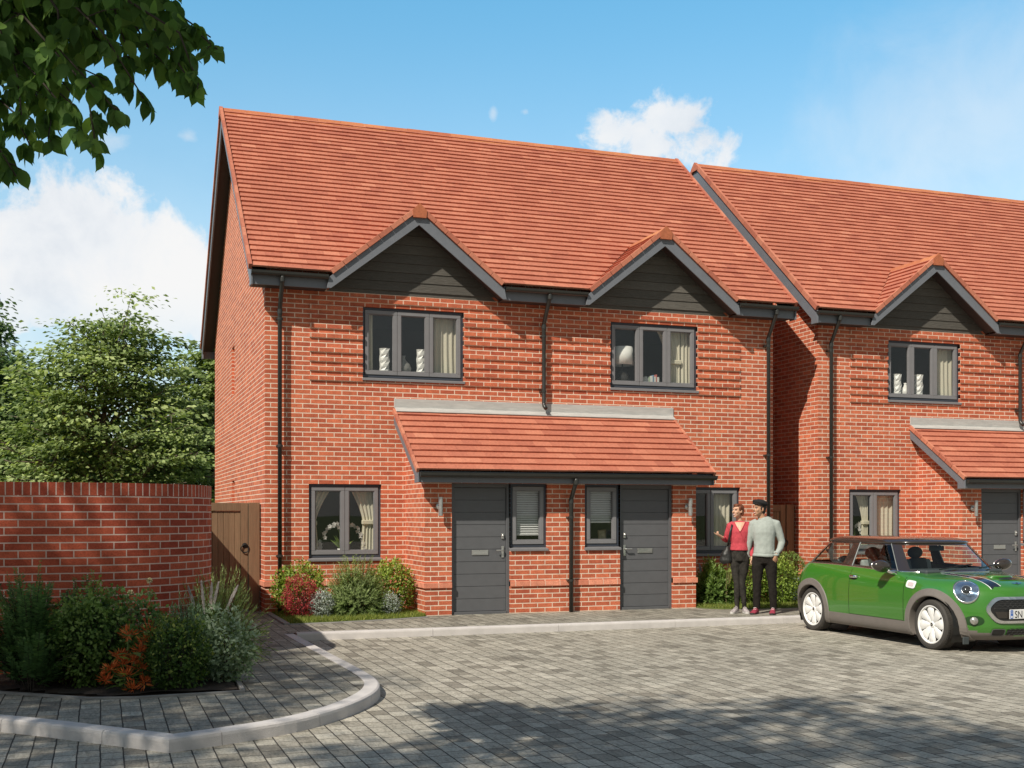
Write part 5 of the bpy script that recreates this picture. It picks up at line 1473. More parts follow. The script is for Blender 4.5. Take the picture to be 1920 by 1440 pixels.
    # ---- wheels
    def wheel(wx, sd, steer=0.0):
        M = Matrix.Translation((wx, sd*.735, .305)) @ Matrix.Rotation(R(steer), 4, 'Z') @ Matrix.Rotation(R(90 if sd < 0 else -90), 4, 'X')   # local z -> outward
        t = MB()
        t.lathe([(.232, -.09), (.262, -.099), (.288, -.094), (.302, -.075), (.3055, -.04), (.3055, .04), (.302, .075), (.288, .094), (.262, .099), (.240, .095), (.232, .085)], M, 56, caps=False)
        # tread blocks
        for i in range(64):
            an = 2*math.pi*i/64
            for zz in (-.055, -.018, .018, .055):
                B = M @ Matrix.Rotation(an+(zz*1.4), 4, 'Z') @ Matrix.Translation((.3065, 0, zz)) @ Matrix.Rotation(R(25), 4, 'X')
                t.obox(B, .0022, .0105, .014)
        W = part('wheel', t, RUBBER, smooth=False)
        r_ = MB()
        r_.lathe([(.236, .088), (.228, .094), (.218, .088), (.212, .070), (.205, .02), (.20, -.08), (.225, -.085)], M, 48, caps=False)
        for k in range(8):
            Mk = M @ Matrix.Rotation(2*math.pi*k/8, 4, 'Z'); prof = [(.035, .030, .060), (.07, .034, .072), (.11, .043, .080), (.15, .058, .084), (.18, .062, .084), (.200, .050, .081), (.214, .040, .074)]
            vs = []; m = len(prof)
            for (rr, hw_, zz) in prof:
                sk = 0.10*(rr-.03)
                for q, dz in ((-1, -.010), (-.55, .001), (0, .004), (.55, .001), (1, -.010)): vs.append(Mk @ Vector((rr, q*hw_+sk, zz+dz)))
            r_.add(vs, [(i*5+j, (i+1)*5+j, (i+1)*5+j+1, i*5+j+1) for i in range(m-1) for j in range(4)])
        r_.lathe([(.0, .072), (.030, .072), (.038, .066), (.042, .055), (.042, .03)], M, 20, caps=False)
        part('rim', r_, RIMWHITE, W, True)
        d = MB(); d.lathe([(0, .02), (.21, .02)], M, 32, caps=False); part('spoke_backing', d, CAR_BLACK, W)  # black disc added behind the spokes to darken the gaps between them
        c = MB(); c.lathe([(0, .0735), (.021, .0735), (.024, .070)], M, 18, caps=False); part('hub_cap', c, CAR_BLACK, W)
        c = MB(); c.lathe([(0, .0755), (.008, .0755), (.009, .073)], M, 12, caps=False)
        for q in (-1, 1): c.add([M @ Vector((q*.008, .004, .0755)), M @ Vector((q*.017, .003, .0755)), M @ Vector((q*.017, -.003, .0755)), M @ Vector((q*.008, -.004, .0755))], [(0, 1, 2, 3)])
        part('hub_emblem', c, CHROME, W)
    for wx in (0.0, 2.49):
        for sd in (-1, 1): wheel(wx, sd)
    # ---- glasshouse
    GZ = [.950, .985, 1.245, 1.282]
    gl = []
    NF, NS, NR = 24, 44, 16
    for z in GZ:
        t = (z-.95)/(1.292-.95); tb = t+0.10*t*(1-t)
        gl.append([(x, y, tilt(x, z)) for x, y in loop_pts(2.20-.47*t-.04*t*(1-t), -.45+.38*t-.05*t*(1-t), .762-.165*t+.03*t*(1-t), .72-.20*t, .46-.06*t, 2.5, 2.8, NF, NS, NR)])
    # finer rows
    def grow(j0, j1, k):
        return [[tuple(Vector(a).lerp(Vector(b), q/k)) for a, b in zip(gl[j0], gl[j1])] for q in range(k+1)]
    fine = [gl[0]]+grow(1, 2, 6)+[gl[3]]
    half = NF+NS+NR
    def region(i):
        k = i if i <= half else 2*half-i           # index of the segment on one half
        return k
    glass = {'windscreen': MB(), 'rear_window': MB()}
    sidew = {(-1, 'door_window'): MB(), (1, 'door_window'): MB(), (-1, 'quarter_window'): MB(), (1, 'quarter_window'): MB()}
    fr = MB()
    m = len(gl[0])
    A0, A1 = NF-9, NF-5             # A pillar
    B0, B1 = NF+int(NS*.44), NF+int(NS*.60)
    C0 = NF+NS+3; D0 = NF+NS+9
    for j in range(len(fine)-1):
        for i in range(m):
            seg = i if i < half else 2*half-1-i
            sd = -1 if i < half else 1
            q = [fine[j][i], fine[j][(i+1) % m], fine[j+1][(i+1) % m], fine[j+1][i]]
            if j == 0 or j == len(fine)-2: fr.add(q, [(0, 1, 2, 3)]); continue
            if seg < A0: glass['windscreen'].add(q, [(0, 1, 2, 3)])
            elif A1 <= seg < B0: sidew[sd, 'door_window'].add(q, [(0, 1, 2, 3)])
            elif B1 <= seg < C0: sidew[sd, 'quarter_window'].add(q, [(0, 1, 2, 3)])
            elif seg >= D0: glass['rear_window'].add(q, [(0, 1, 2, 3)])
            else: fr.add(q, [(0, 1, 2, 3)])
    part('pillars', fr, CAR_ROOF, smooth=True)
    for k_, v_ in glass.items(): link(k_, v_.mesh(k_, CARGLASS, True, uv=False, merge=True), T)
    for (sd, k_), v_ in sidew.items(): link(k_, v_.mesh(k_, CARGLASS, True, uv=False, merge=True), door[sd] if k_ == 'door_window' else T)
    # front and rear edge of the door glass, light metal frame
    for sd in (-1, 1):
        fm = MB()
        for s_ in (B0,):
            i = s_ if sd < 0 else (2*half-s_) % m
            fm.tube([Vector(fine[q][i])+Vector((0, sd*.004, 0)) for q in range(len(fine))], .009, 6)
        i = A1 if sd < 0 else (2*half-A1) % m
        fm.tube([Vector(fine[q][i])+Vector((0, sd*.004, 0)) for q in range(len(fine))], .006, 6)
        link('window_frame', fm.mesh('window_frame', simple('grey_window_trim_%d' % sd, (0.22, 0.24, 0.24), 0.4), True, uv=False), door[sd])
    # chrome beltline
    bl = MB(); belt = [Vector(p) for p in loop_pts(2.185, -.455, .770, .71, .46, 2.5, 2.8, NF, NS, NR)]
    bl.tube([Vector((p.x, p.y, tilt(p.x, .957))) for p in [*belt, belt[0]]], .0085, 6, caps=False)
    part('beltline_trim', bl, CHROME, smooth=True)
    # cowl / shelf between hull and glass
    ck = MB(); o_ = rows[-1]
    for i in range(m):
        ck.add([o_[i], o_[(i+1) % n], gl[0][(i+1) % m], gl[0][i]], [(0, 1, 2, 3)])
    part('window_seal', ck, CAR_BLACK)
    # ---- roof
    rl = []
    for (z, df, dr, w_) in [(1.266, .030, -.03, .618), (1.280, .040, -.045, .625), (1.294, .028, -.04, .620), (1.312, -.02, -.01, .598), (1.329, -.11, .05, .548), (1.342, -.24, .14, .465), (1.351, -.42, .28, .34), (1.356, -.62, .48, .18)]:
        rl.append([(x, y, z) for x, y in loop_pts(1.735+df, -.065+dr, w_, min(.52, .52+df*.3), .40, 2.5, 2.8, NF, NS, NR)])
    rf = MB(); rf.v = [Vector(p) for rr in rl for p in rr]
    for j in range(len(rl)-1):
        for i in range(m): rf.f.append((j*m+i, j*m+(i+1) % m, (j+1)*m+(i+1) % m, (j+1)*m+i)); rf.r.append(.5); rf.m.append(0)
    rf.poly(rl[-1])
    part('roof', rf, CAR_ROOF, smooth=True)
    # ---- interior
    it = MB(); fl_ = loop_pts(2.15, -.36, .70, .6, .4, 2.5, 2.8)
    it.poly([(x, y, .42) for x, y in fl_])
    for i in range(len(fl_)): a_, b_ = fl_[i], fl_[(i+1) % len(fl_)]; it.quad((a_[0], a_[1], .42), (b_[0], b_[1], .42), (b_[0], b_[1], .93), (a_[0], a_[1], .93))
    it.box(1.72, 2.14, -.60, .60, .60, .945); it.box(-.40, -.10, -.62, .62, .42, .90)
    part('cabin_interior', it, SEATDARK, bevel=.02)
    def soft(name, mb, mat, parent, vox=.02):
        return link(name, remeshed(mb, name, mat, vox, 8, .6), parent)
    for y in (-.35, .35):
        s = MB(); s.obox(Matrix.Translation((1.05, y, .54)), .24, .22, .07)
        s.obox(Matrix.Translation((.80, y, .78)) @ Matrix.Rotation(R(-14), 4, 'Y'), .06, .22, .25)
        S = soft('front_seat', s, SEATLIGHT, T)
        b = MB(); b.obox(Matrix.Translation((.835, y, .80)) @ Matrix.Rotation(R(-14), 4, 'Y'), .05, .13, .25); soft('seat_centre', b, SEATDARK, S)
        h = MB(); h.ellipsoid((.735, y, 1.115), (.055, .125, .085), 18, 12); h.tube([(.765, y-.05, 1.0), (.745, y-.05, 1.09)], .008, 6); h.tube([(.765, y+.05, 1.0), (.745, y+.05, 1.09)], .008, 6)
        link('headrest', h.mesh('headrest', SEATDARK, True, uv=False), S)
    s = MB(); s.obox(Matrix.Translation((.10, 0, .76)) @ Matrix.Rotation(R(-16), 4, 'Y'), .06, .54, .22); S = soft('rear_seat', s, SEATDARK, T, .03)
    for y in (-.3, .3):
        h = MB(); h.ellipsoid((.03, y, 1.0), (.05, .12, .055), 14, 10); link('headrest', h.mesh('headrest', SEATLIGHT, True, uv=False), S)
    st = MB(); cs = Matrix.Translation((1.58, .36, .82)) @ Matrix.Rotation(R(-65), 4, 'Y')
    st.tube([cs @ Vector((.17*math.cos(2*math.pi*i/28), .17*math.sin(2*math.pi*i/28), 0)) for i in range(29)], .014, 8, caps=False)
    st.obox(cs, .05, .16, .015); st.tube([cs @ Vector((0, 0, 0)), (1.8, .36, .80)], .03, 8)
    part('steering_wheel', st, CAR_BLACK)
    rm_ = MB(); rm_.obox(Matrix.Translation((1.60, 0, 1.20)), .02, .11, .033); rm_.tube([(1.62, 0, 1.21), (1.72, 0, 1.28)], .012, 6); part('rear_view_mirror', rm_, SEATDARK, bevel=.012)
    # ---- side mirrors
    for sd in (-1, 1):
        mm = MB(); Mr = Matrix.Rotation(R(8*sd), 3, 'X').to_4x4()
        mm.ellipsoid((1.735, sd*.965, .985), (.075, .135, .078), 20, 14, Mr)
        Q = link('side_mirror', mm.mesh('mirror_cap', CAR_ROOF, True, uv=False), door[sd])
        gm = MB(); gm.ellipsoid((1.672, sd*.968, .985), (.022, .112, .064), 18, 12, Mr); link('mirror_glass', gm.mesh('mirror_glass', CHROME, True, uv=False), Q)
        ft = MB(); ft.tube([(1.755, sd*.90, .938), (1.77, sd*.845, .905), (1.79, sd*.785, .890)], [(.034, .020), (.03, .02), (.035, .024)], 12); link('mirror_foot', ft.mesh('mirror_foot', CHROME, True, uv=False), Q)
        # door handle, side badge, seams
        hd = MB(); p = pr('side', .985, .815, .0, sd); hd.tube([p+Vector((-.085, sd*.008, 0)), p+Vector((-.06, sd*.028, .002)), p+Vector((.05, sd*.030, .002)), p+Vector((.085, sd*.010, 0))], [(.016, .010), (.019, .012), (.019, .012), (.015, .009)], 12, ref=(0, 0, 1))
        link('door_handle', hd.mesh('door_handle', CHROME, True, uv=False), door[sd])
        cup = MB(); fill(cup, 'side', [(.985+.06*math.cos(2*math.pi*i/16), .797+.022*math.sin(2*math.pi*i/16)) for i in range(16)], .003, sd, 2); link('handle_recess', cup.mesh('handle_recess', CAR_BLACK, uv=False), door[sd])
        sb = MB(); c0 = (2.155, .775)
        def rr_(w_, h_, sl=.010): return [(c0[0]+w_*math.copysign(abs(math.cos(t))**.45, math.cos(t))+sl*math.sin(t), c0[1]+h_*math.copysign(abs(math.sin(t))**.45, math.sin(t))-0.10*w_*math.copysign(abs(math.cos(t))**.45, math.cos(t))) for t in [2*math.pi*i/24 for i in range(24)]]
        strip(sb, 'side', rr_(.085, .044), rr_(.080, .040), .010, sd, True); strip(sb, 'side', rr_(.085, .044), rr_(.086, .045), .002, sd, True); fill(sb, 'side', rr_(.080, .040), .010, sd, 3)
        SB = part('side_badge', sb, STRIPEWHITE); ib = MB(); fill(ib, 'side', rr_(.050, .022), .0125, sd, 2); link('side_lamp', ib.mesh('side_lamp', simple('pink_lamp_%d' % sd, (.62, .50, .52), .3), uv=False), SB)
        sm = MB()
        zz = [.315+(.945-.315)*i/20 for i in range(21)]
        strip(sm, 'side', [(2.025-.0035, z) for z in zz], [(2.025+.0035, z) for z in zz], .0022, sd)
        strip(sm, 'side', [(.900-.003-.04*max(0, z-.7), z) for z in zz], [(.900+.003-.04*max(0, z-.7), z) for z in zz], .0022, sd)
        xx = [.90+(2.025-.90)*i/24 for i in range(25)]
        strip(sm, 'side', [(x, .312) for x in xx], [(x, .317) for x in xx], .0022, sd)
        link('door_seam', sm.mesh('door_seam', CAR_BLACK, uv=False), door[sd])
    # ---- headlights
    for sd in (-1, 1):
        o0 = Vector((4.2, sd*1.55, 1.42)); tgt = Vector((HL[0], sd*HL[1], HL[2]))
        hit = bvh.ray_cast(o0, (tgt-o0).normalized()); c = hit[0]; nn = hit[1]
        if nn.dot(o0-c) < 0: nn = -nn
        nn = (nn+Vector((.35, 0, .10))).normalized()
        up = Vector((-.75, 0, 1)); up = (up-nn*up.dot(nn)).normalized(); sdv = up.cross(nn)
        def hp(ru, rv, t, off):
            q = c+up*(rv*math.sin(t))+sdv*(ru*math.cos(t)); h = bvh.ray_cast(q+nn*.4, -nn)
            return (h[0] if h[0] is not None and (h[0]-q).length < .16 else q)+nn*off
        NT = 40; ts = [2*math.pi*i/NT for i in range(NT)]; RU, RV = .142, .168
        rg_ = MB()
        secs = [(1.0, -.004), (1.0, .016), (.93, .022), (.87, .014), (.85, .004)]
        P_ = [[hp(RU*s_, RV*s_, t, o_) for t in ts] for s_, o_ in secs]
        for j in range(len(secs)-1):
            for i in range(NT): rg_.add([P_[j][i], P_[j][(i+1) % NT], P_[j+1][(i+1) % NT], P_[j+1][i]], [(0, 1, 2, 3)])
        Hd = link('headlight', rg_.mesh('headlight_ring', CHROME, True, uv=False, merge=True), T)
        bk = MB(); Q_ = [[hp(RU*s_, RV*s_, t, o_) for t in ts] for s_, o_ in [(.86, .006), (.62, -.002+.006), (.40, .005), (.02, .004)]]
        for j in range(3):
            for i in range(NT): bk.add([Q_[j][i], Q_[j][(i+1) % NT], Q_[j+1][(i+1) % NT], Q_[j+1][i]], [(0, 1, 2, 3)])
        link('reflector', bk.mesh('headlight_reflector', LAMPGLASS, True, uv=False, merge=True), Hd)
        Mh = Matrix((( *sdv, 0), (*up, 0), (*nn, 0), (0, 0, 0, 1))).transposed(); Mh.translation = c
        pj = MB(); pj.lathe([(.062, .004), (.062, .016), (.054, .020), (.05, .012)], Mh, 26, caps=False); link('lamp_bezel', pj.mesh('lamp_bezel', CHROME, True, uv=False), Hd)
        pj = MB(); pj.lathe([(.05, .010), (.04, .022), (.022, .030), (0, .032)], Mh, 24, caps=False); link('lamp_lens', pj.mesh('lamp_lens', simple('projector_lens_%d' % sd, (.03, .028, .026), .08, coat=1.0), True, uv=False), Hd)
        cv = MB(); Q_ = [[hp(RU*s_, RV*s_, t, o_) for t in ts] for s_, o_ in [(.86, .014), (.6, .034), (.3, .043), (.02, .046)]]
        for j in range(3):
            for i in range(NT): cv.add([Q_[j][i], Q_[j][(i+1) % NT], Q_[j+1][(i+1) % NT], Q_[j+1][i]], [(0, 1, 2, 3)])
        link('lamp_glass', cv.mesh('headlight_glass', LAMPCLEAR, True, uv=False, merge=True), Hd)
        # fog lamp on a flat patch of darker body green, painted as recess shade
        fc = pr('front', sd*FOG[0], FOG[1], 0); f0 = MB()
        fill(f0, 'front', [(sd*FOG[0]+.085*math.cos(t), FOG[1]+.06*math.sin(t)) for t in ts[::2]], .003, sd, 3)
        FL_ = link('fog_lamp', f0.mesh('fog_shade_patch', simple('shaded_green_patch_%d' % sd, (.012, .05, .010), .4), uv=False), T)
        f1_ = MB(); Mf = Matrix.Translation(fc+Vector((.006, sd*.012, 0))) @ Matrix.Rotation(R(90), 4, 'Y') @ Matrix.Rotation(R(-sd*30), 4, 'X')
        f1_.lathe([(.046, -.02), (.046, .008), (.04, .016), (0, .022)], Mf, 24, caps=False); link('fog_glass', f1_.mesh('fog_glass', FOGGLASS, True, uv=False), FL_)
    # ---- grille
    def hexa(wt, wb, zt, zb, k=1.0):
        """rounded six-sided outline"""
        zm = zt-(zt-zb)*.46; pts = [(-wt*.80, zt), (wt*.80, zt), (wt, zm), (wb*.86, zb), (-wb*.86, zb), (-wt, zm)]
        res = []
        for i in range(6):
            p0, p1, p2 = Vector(pts[i-1]), Vector(pts[i]), Vector(pts[(i+1) % 6]); r_ = .075
            a = p1+(p0-p1).normalized()*min(r_, (p0-p1).length*.45); b = p1+(p2-p1).normalized()*min(r_, (p2-p1).length*.45)
            for q in range(7): t = q/6; res.append(tuple(a*(1-t)**2+p1*(2*t*(1-t))+b*t*t))
            nx = Vector(pts[(i+1) % 6]); e = nx+(p1-nx).normalized()*min(r_, (p1-nx).length*.45)
            for q in range(1, 8): res.append(tuple(b.lerp(e, q/8)))
        return res
    wt, wb, zt, zb = GR
    cz_ = (zt+zb)/2
    sc_ = lambda o, s_: [(p[0]*s_ if abs(p[0]) > 0 else 0, cz_+(p[1]-cz_)*(s_ if s_ > .99 else s_-.045)) for p in o]
    O = hexa(wt, wb, zt, zb); O2 = [(p[0]*(1-.040/wt), cz_+(p[1]-cz_)*(1-.030/((zt-zb)/2))) for p in O]
    gm = MB(); fill(gm, 'front', O2, .006, rings=10)
    GRI = link('grille', gm.mesh('grille_back', CAR_BLACK, uv=False), T)
    gr_ = MB(); strip(gr_, 'front', O, O2, .020, closed=True); strip(gr_, 'front', [(p[0]*1.006, cz_+(p[1]-cz_)*1.012) for p in O], O, .012, closed=True)
    Oa = [pr('front', *p, .020) for p in O2]; Ob = [pr('front', *p, .004) for p in O2]
    for i in range(len(Oa)): gr_.add([Oa[i], Oa[(i+1) % len(Oa)], Ob[(i+1) % len(Oa)], Ob[i]], [(0, 1, 2, 3)])
    Oa = [pr('front', p[0]*1.006, cz_+(p[1]-cz_)*1.012, .012) for p in O]; Ob = [pr('front', p[0]*1.008, cz_+(p[1]-cz_)*1.016, -.002) for p in O]
    for i in range(len(Oa)): gr_.add([Oa[i], Oa[(i+1) % len(Oa)], Ob[(i+1) % len(Oa)], Ob[i]], [(0, 1, 2, 3)])
    link('grille_surround', gr_.mesh('grille_surround', CHROME, uv=False), GRI)
    # honeycomb mesh in the upper part and in the lower intake
    def comb(y0, y1, z0, z1, inside, parent, nm):
        cb = MB(); dx, dz = .062, .028
        for r_ in range(int((z1-z0)/dz)+1):
            for q in range(int((y1-y0)/dx)+2):
                cy_ = y0+(q+(.5 if r_ % 2 else 0))*dx; cz2 = z0+r_*dz
                if not inside(cy_, cz2): continue
                hx = [(cy_+a_*dx, cz2+b_*dz) for a_, b_ in [(-.5, .0), (-.30, .5), (.30, .5), (.5, 0)]]
                for a_, b_ in zip(hx[:-1], hx[1:]):
                    pa, pb = pr('front', *a_, .010), pr('front', *b_, .010)
                    if pa and pb: cb.tube([pa, pb], .0035, 5, caps=False)
        link(nm, cb.mesh(nm, simple(nm+'_plastic', (.045, .045, .045), .25), uv=False), parent)
    comb(-wt, wt, cz_+.01, zt-.035, lambda y, z: abs(y) < wt*.82, GRI, 'honeycomb')
    bar = MB(); fill(bar, 'front', [(-wt*.80, cz_-.015), (wt*.80, cz_-.015), (wt*.74, zb+.06), (-wt*.74, zb+.06)], .011, rings=8); link('grille_bar', bar.mesh('grille_bar', simple('dark_glossy_bar', (.035, .030, .026), .15), uv=False), GRI)
    lo = MB(); LI = [(-.27, LIZ+.035), (.27, LIZ+.035), (.27, LIZ-.035), (-.27, LIZ-.035)]
    fill(lo, 'front', LI, .006, rings=8); LO = link('lower_intake', lo.mesh('lower_intake', CAR_BLACK, uv=False), T)
    comb(-.27, .27, LIZ-.028, LIZ+.030, lambda y, z: abs(y) < .25, LO, 'intake_mesh')
    for sd in (-1, 1):
        ib = MB(); cy_ = sd*.365
        rec = [(cy_+.075*math.copysign(abs(math.cos(t))**.4, math.cos(t)), LIZ+.044*math.copysign(abs(math.sin(t))**.4, math.sin(t))) for t in [2*math.pi*i/28 for i in range(28)]]
        rin = [(cy_+(p[0]-cy_)*.88, LIZ+(p[1]-LIZ)*.80) for p in rec]
        strip(ib, 'front', rec, rin, .010, closed=True); BD = link('brake_duct', ib.mesh('duct_frame', simple('duct_frame_%d' % sd, (.10, .10, .10), .3), uv=False), T)
        i2 = MB(); fill(i2, 'front', rin, .006, rings=3); link('duct_opening', i2.mesh('duct_opening', CAR_BLACK, uv=False), BD)
    # number plate
    px_ = max(pr('front', y, PLZ, 0).x for y in (-.2, 0, .2))+.022
    pl = MB(); pl.box(px_-.012, px_, -.28, .28, PLZ-.056, PLZ+.056); NP = part('number_plate', pl, PLATE, bevel=.004)
    bb = MB(); bb.box(px_+.0005, px_+.0015, -.274, -.232, PLZ-.050, PLZ+.050); link('plate_band', bb.mesh('plate_band', PLATEBLUE, uv=False), NP)
    ln = MB()
    for q in range(8):
        t = 2*math.pi*q/8; ln.obox(Matrix.Translation((px_+.002, -.253+.012*math.cos(t), PLZ+.022+.012*math.sin(t))), .0004, .0022, .0022)
    ln.box(px_+.0017, px_+.0024, -.263, -.243, PLZ-.040, PLZ-.018); link('plate_stars', ln.mesh('plate_stars', STRIPEWHITE, uv=False), NP)
    fc_ = bpy.data.curves.new('plate_text', 'FONT'); fc_.body = 'SN'; fc_.size = .118; fc_.align_x = 'LEFT'; fc_.extrude = .0006
    fo = bpy.data.objects.new('tmp', fc_); COL.objects.link(fo); dg = bpy.context.evaluated_depsgraph_get()
    tm = bpy.data.meshes.new_from_object(fo.evaluated_get(dg), depsgraph=dg); bpy.data.objects.remove(fo)
    tm.transform(Matrix(((0, 0, 1, px_+.0018), (.82, 0, 0, -.212), (0, 1, 0, PLZ-.042), (0, 0, 0, 1)))); tm.materials.clear(); tm.materials.append(INK)
    link('plate_letters', tm, NP)
    # bonnet stripes, scoop and winged badge
    for sd in (-1, 1):
        bs = MB(); ws = MB()
        xs_ = [2.24+(3.045-2.24)*i/26 for i in range(27)]
        yc = lambda x: sd*(.385-.060*(x-2.24)/.9)
        for (a_, b_, M_, off) in ((-.060, .060, bs, .0025), (-.074, -.064, ws, .0025), (.064, .074, ws, .0025)):
            strip(M_, 'top', [(x, yc(x)+a_) for x in xs_], [(x, yc(x)+b_) for x in xs_], off)
        S_ = link('bonnet_stripe', bs.mesh('bonnet_stripe', paint_mat('black_stripe_%d' % sd, (.012, .013, .02), .2), True, uv=False), T); link('stripe_edge', ws.mesh('stripe_edge', STRIPEWHITE, True, uv=False), S_)
    sc = MB(); top = lambda x, y, o_: pr('top', x, y, o_)
    NQ = 24; outl = [(2.78+.10*math.sin(2*math.pi*i/NQ), .19*math.cos(2*math.pi*i/NQ)) for i in range(NQ)]
    fill(sc, 'top', outl, .004, rings=2)
    q0 = MB()
    secs = [(1.0, 0.0), (.85, .016), (.6, .026), (.02, .028)]
    P_ = [[top(2.78+(p[0]-2.84)*s_+(.02 if s_ < 1 else 0), p[1]*s_, o_) for p in outl] for s_, o_ in secs]
    for j in range(3):
        for i in range(NQ): q0.add([P_[j][i], P_[j][(i+1) % NQ], P_[j+1][(i+1) % NQ], P_[j+1][i]], [(0, 1, 2, 3)])
    SCP = link('bonnet_scoop', q0.mesh('bonnet_scoop', CAR_GREEN, True, uv=False, merge=True), T)
    sl_ = MB(); strip(sl_, 'top', [(2.895+.012*math.cos(math.pi*y/.36), y) for y in np.linspace(-.15, .15, 13)], [(2.845+.012*math.cos(math.pi*y/.36)+.03*(abs(y)/.15)**2, y) for y in np.linspace(-.15, .15, 13)], .017)
    link('scoop_slot', sl_.mesh('scoop_slot', CAR_BLACK, uv=False), SCP)
    em = MB(); bx_ = 3.02; pe = pr('top', bx_, 0, .006); e2 = pr('top', bx_+.02, 0, .006); fx = (e2-pe).normalized(); nz_ = fx.cross(Vector((0, 1, 0))); nz_ = -nz_ if nz_.z < 0 else nz_
    E_ = lambda u, v, o_=0: pe+fx*(-v)+Vector((0, -u, 0))+nz_*o_
    ci = [2*math.pi*i/20 for i in range(20)]
    for i in range(20): em.add([E_(.024*math.cos(ci[i]), .024*math.sin(ci[i]), .003), E_(.024*math.cos(ci[(i+1) % 20]), .024*math.sin(ci[(i+1) % 20]), .003), E_(.017*math.cos(ci[(i+1) % 20]), .017*math.sin(ci[(i+1) % 20]), .003), E_(.017*math.cos(ci[i]), .017*math.sin(ci[i]), .003)], [(0, 1, 2, 3)])
    for sg in (-1, 1):
        for q, (ln_, v) in enumerate([(.080, .012), (.074, .002), (.062, -.008)]):
            em.add([E_(sg*.024, v+.004, .002), E_(sg*ln_, v+.006, .002), E_(sg*(ln_-.008), v-.001, .002), E_(sg*.024, v-.004, .002)], [(0, 1, 2, 3)])
    EM = link('bonnet_badge', em.mesh('bonnet_badge', CHROME, uv=False), T)
    ed = MB(); ed.poly([E_(.0165*math.cos(t), .0165*math.sin(t), .002) for t in ci]); link('badge_centre', ed.mesh('badge_centre', CAR_BLACK, uv=False), EM)
    # bonnet / bumper joints
    jt = MB()
    yy = np.linspace(-.80, .80, 60)
    xs2 = np.linspace(2.62, 3.13, 26)
    for sd in (-1, 1): pass
    # rear lamps, mud flaps, underside lip
    for sd in (-1, 1):
        rl_ = MB(); fill(rl_, 'side', [(-.44+.045*math.cos(t), .76+.09*math.sin(t)) for t in [2*math.pi*i/20 for i in range(20)]], .006, sd, 2); part('tail_lamp', rl_, simple('red_lamp_%d' % sd, (.35, .01, .01), .2))
        mf = MB(); mf.box(2.905, 2.92, sd*.66-.045, sd*.66+.045, .10, .19); part('air_deflector', mf, SEATDARK, bevel=.006)
    wp = MB(); wp.tube([(2.20, -.45, .955), (2.13, -.1, .99), (2.09, .15, 1.01)], .008, 6); wp.tube([(2.22, .15, .965), (2.13, .4, .985), (2.05, .6, 1.0)], .008, 6); part('wiper', wp, CAR_BLACK)
    return T, bvh
HL = (2.89, .635, .745); FOG = (.60, .385); GR = (.520, .475, .668, .362); LIZ = .255; PLZ = .470
CAR, CAR_BVH = build_car('green three-door hatchback with black roof, white wheels and striped bonnet, parked at the kerb', (10.35, 14.12, -0.10), R(-90))

# ------------------------------------------------------------------ people  (local axes: x to the person's left, -y the way they face, z up)
def cloth_mat(name, col, var=0.15, wr=0.5, scale=22):
    m, nt, out = new_mat(name); g = N(nt); c = g.coord()
    n1 = g.noise(scale, 4, 0.6, c, 0.6); n2 = g.noise(260, 2, 0.5, c)
    cc = g.mix(g.maprange(n1, .3, .7), tuple(x*(1-var) for x in col), tuple(x*(1+var) for x in col))
    h = g.math('ADD', n1, g.math('MULTIPLY', n2, .25))
    nt.links.new(g.bsdf(cc, .9, 0, g.bump(h, wr, .02), spec=.15), out.inputs[0]); return m
SKIN = simple('fair_skin', (0.62, 0.36, 0.245), 0.5, var=0.06, scale=20)
SKIN2 = simple('tan_skin', (0.50, 0.275, 0.17), 0.5, var=0.06, scale=20)
EYEWHITE = simple('eye_white', (0.75, 0.74, 0.72), 0.3)
EYEDARK = simple('dark_iris', (0.02, 0.013, 0.009), 0.2)
LIP = simple('lip_red', (0.42, 0.11, 0.10), 0.4)
TEETH = simple('teeth_white', (0.78, 0.76, 0.72), 0.3)

def ell(mb, c, r, M=None, seg=18, rings=12):
    M4 = M or Matrix(); mb.ellipsoid(M4 @ Vector(c), r, seg, rings, M4.to_3x3().to_4x4())

def add_hand(mb, wrist, direction, palm, thumb_side, size=1.0, curl=(25, 30, 20), spread=4, point=False):
    """palm, four separate fingers and a thumb; direction = towards the finger tips, palm = palm normal"""
    Y = Vector(direction).normalized(); Z = Vector(palm); Z = (Z-Y*Z.dot(Y)).normalized(); X = Y.cross(Z)*thumb_side
    W = Vector(wrist); s = size
    P = lambda x, y, z: W+X*(x*s)+Y*(y*s)+Z*(z*s)
    ref = X
    mb.tube([P(0, -.02, 0), P(0, .01, 0), P(.002, .045, 0), P(.002, .085, .002), P(.002, .095, .003)], [(.026*s, .019*s), (.028*s, .019*s), (.040*s, .016*s), (.040*s, .013*s), (.034*s, .010*s)], 14, ref=ref)
    fl = [(.031, .072, .0088, 0), (.0105, .080, .0090, 1), (-.0105, .074, .0088, 2), (-.030, .058, .0078, 3)]
    for x0, L, r, i in fl:
        c = [R(v+i*4) for v in curl]
        if point and i == 0: c = [R(4), R(6), R(4)]
        if point and i > 0: c = [R(v*1.9) for v in curl]
        ang = 0; p = P(x0, .088, .002); sp = math.tan(R(spread))*(x0/.03)
        pts = [P(x0*.9, .060, .002), p]
        for k, seg_ in enumerate((.45, .31, .24)):
            ang += c[k]; d = (Y*math.cos(ang)+Z*math.sin(ang)+X*sp*.5).normalized(); p = p+d*(L*seg_*s); pts.append(p)
        mb.tube(pts, [r*s*1.0, r*s*1.08, r*s, r*s*.92, r*s*.66], 9)
    t0 = P(.026, .022, .006); t1 = P(.055, .052, .018); t2 = P(.060, .082, .030); t3 = P(.054, .102, .040)
    mb.tube([P(.012, .008, .002), t0, t1, t2, t3], [.016*s, .0145*s, .0112*s, .0098*s, .0065*s], 10)

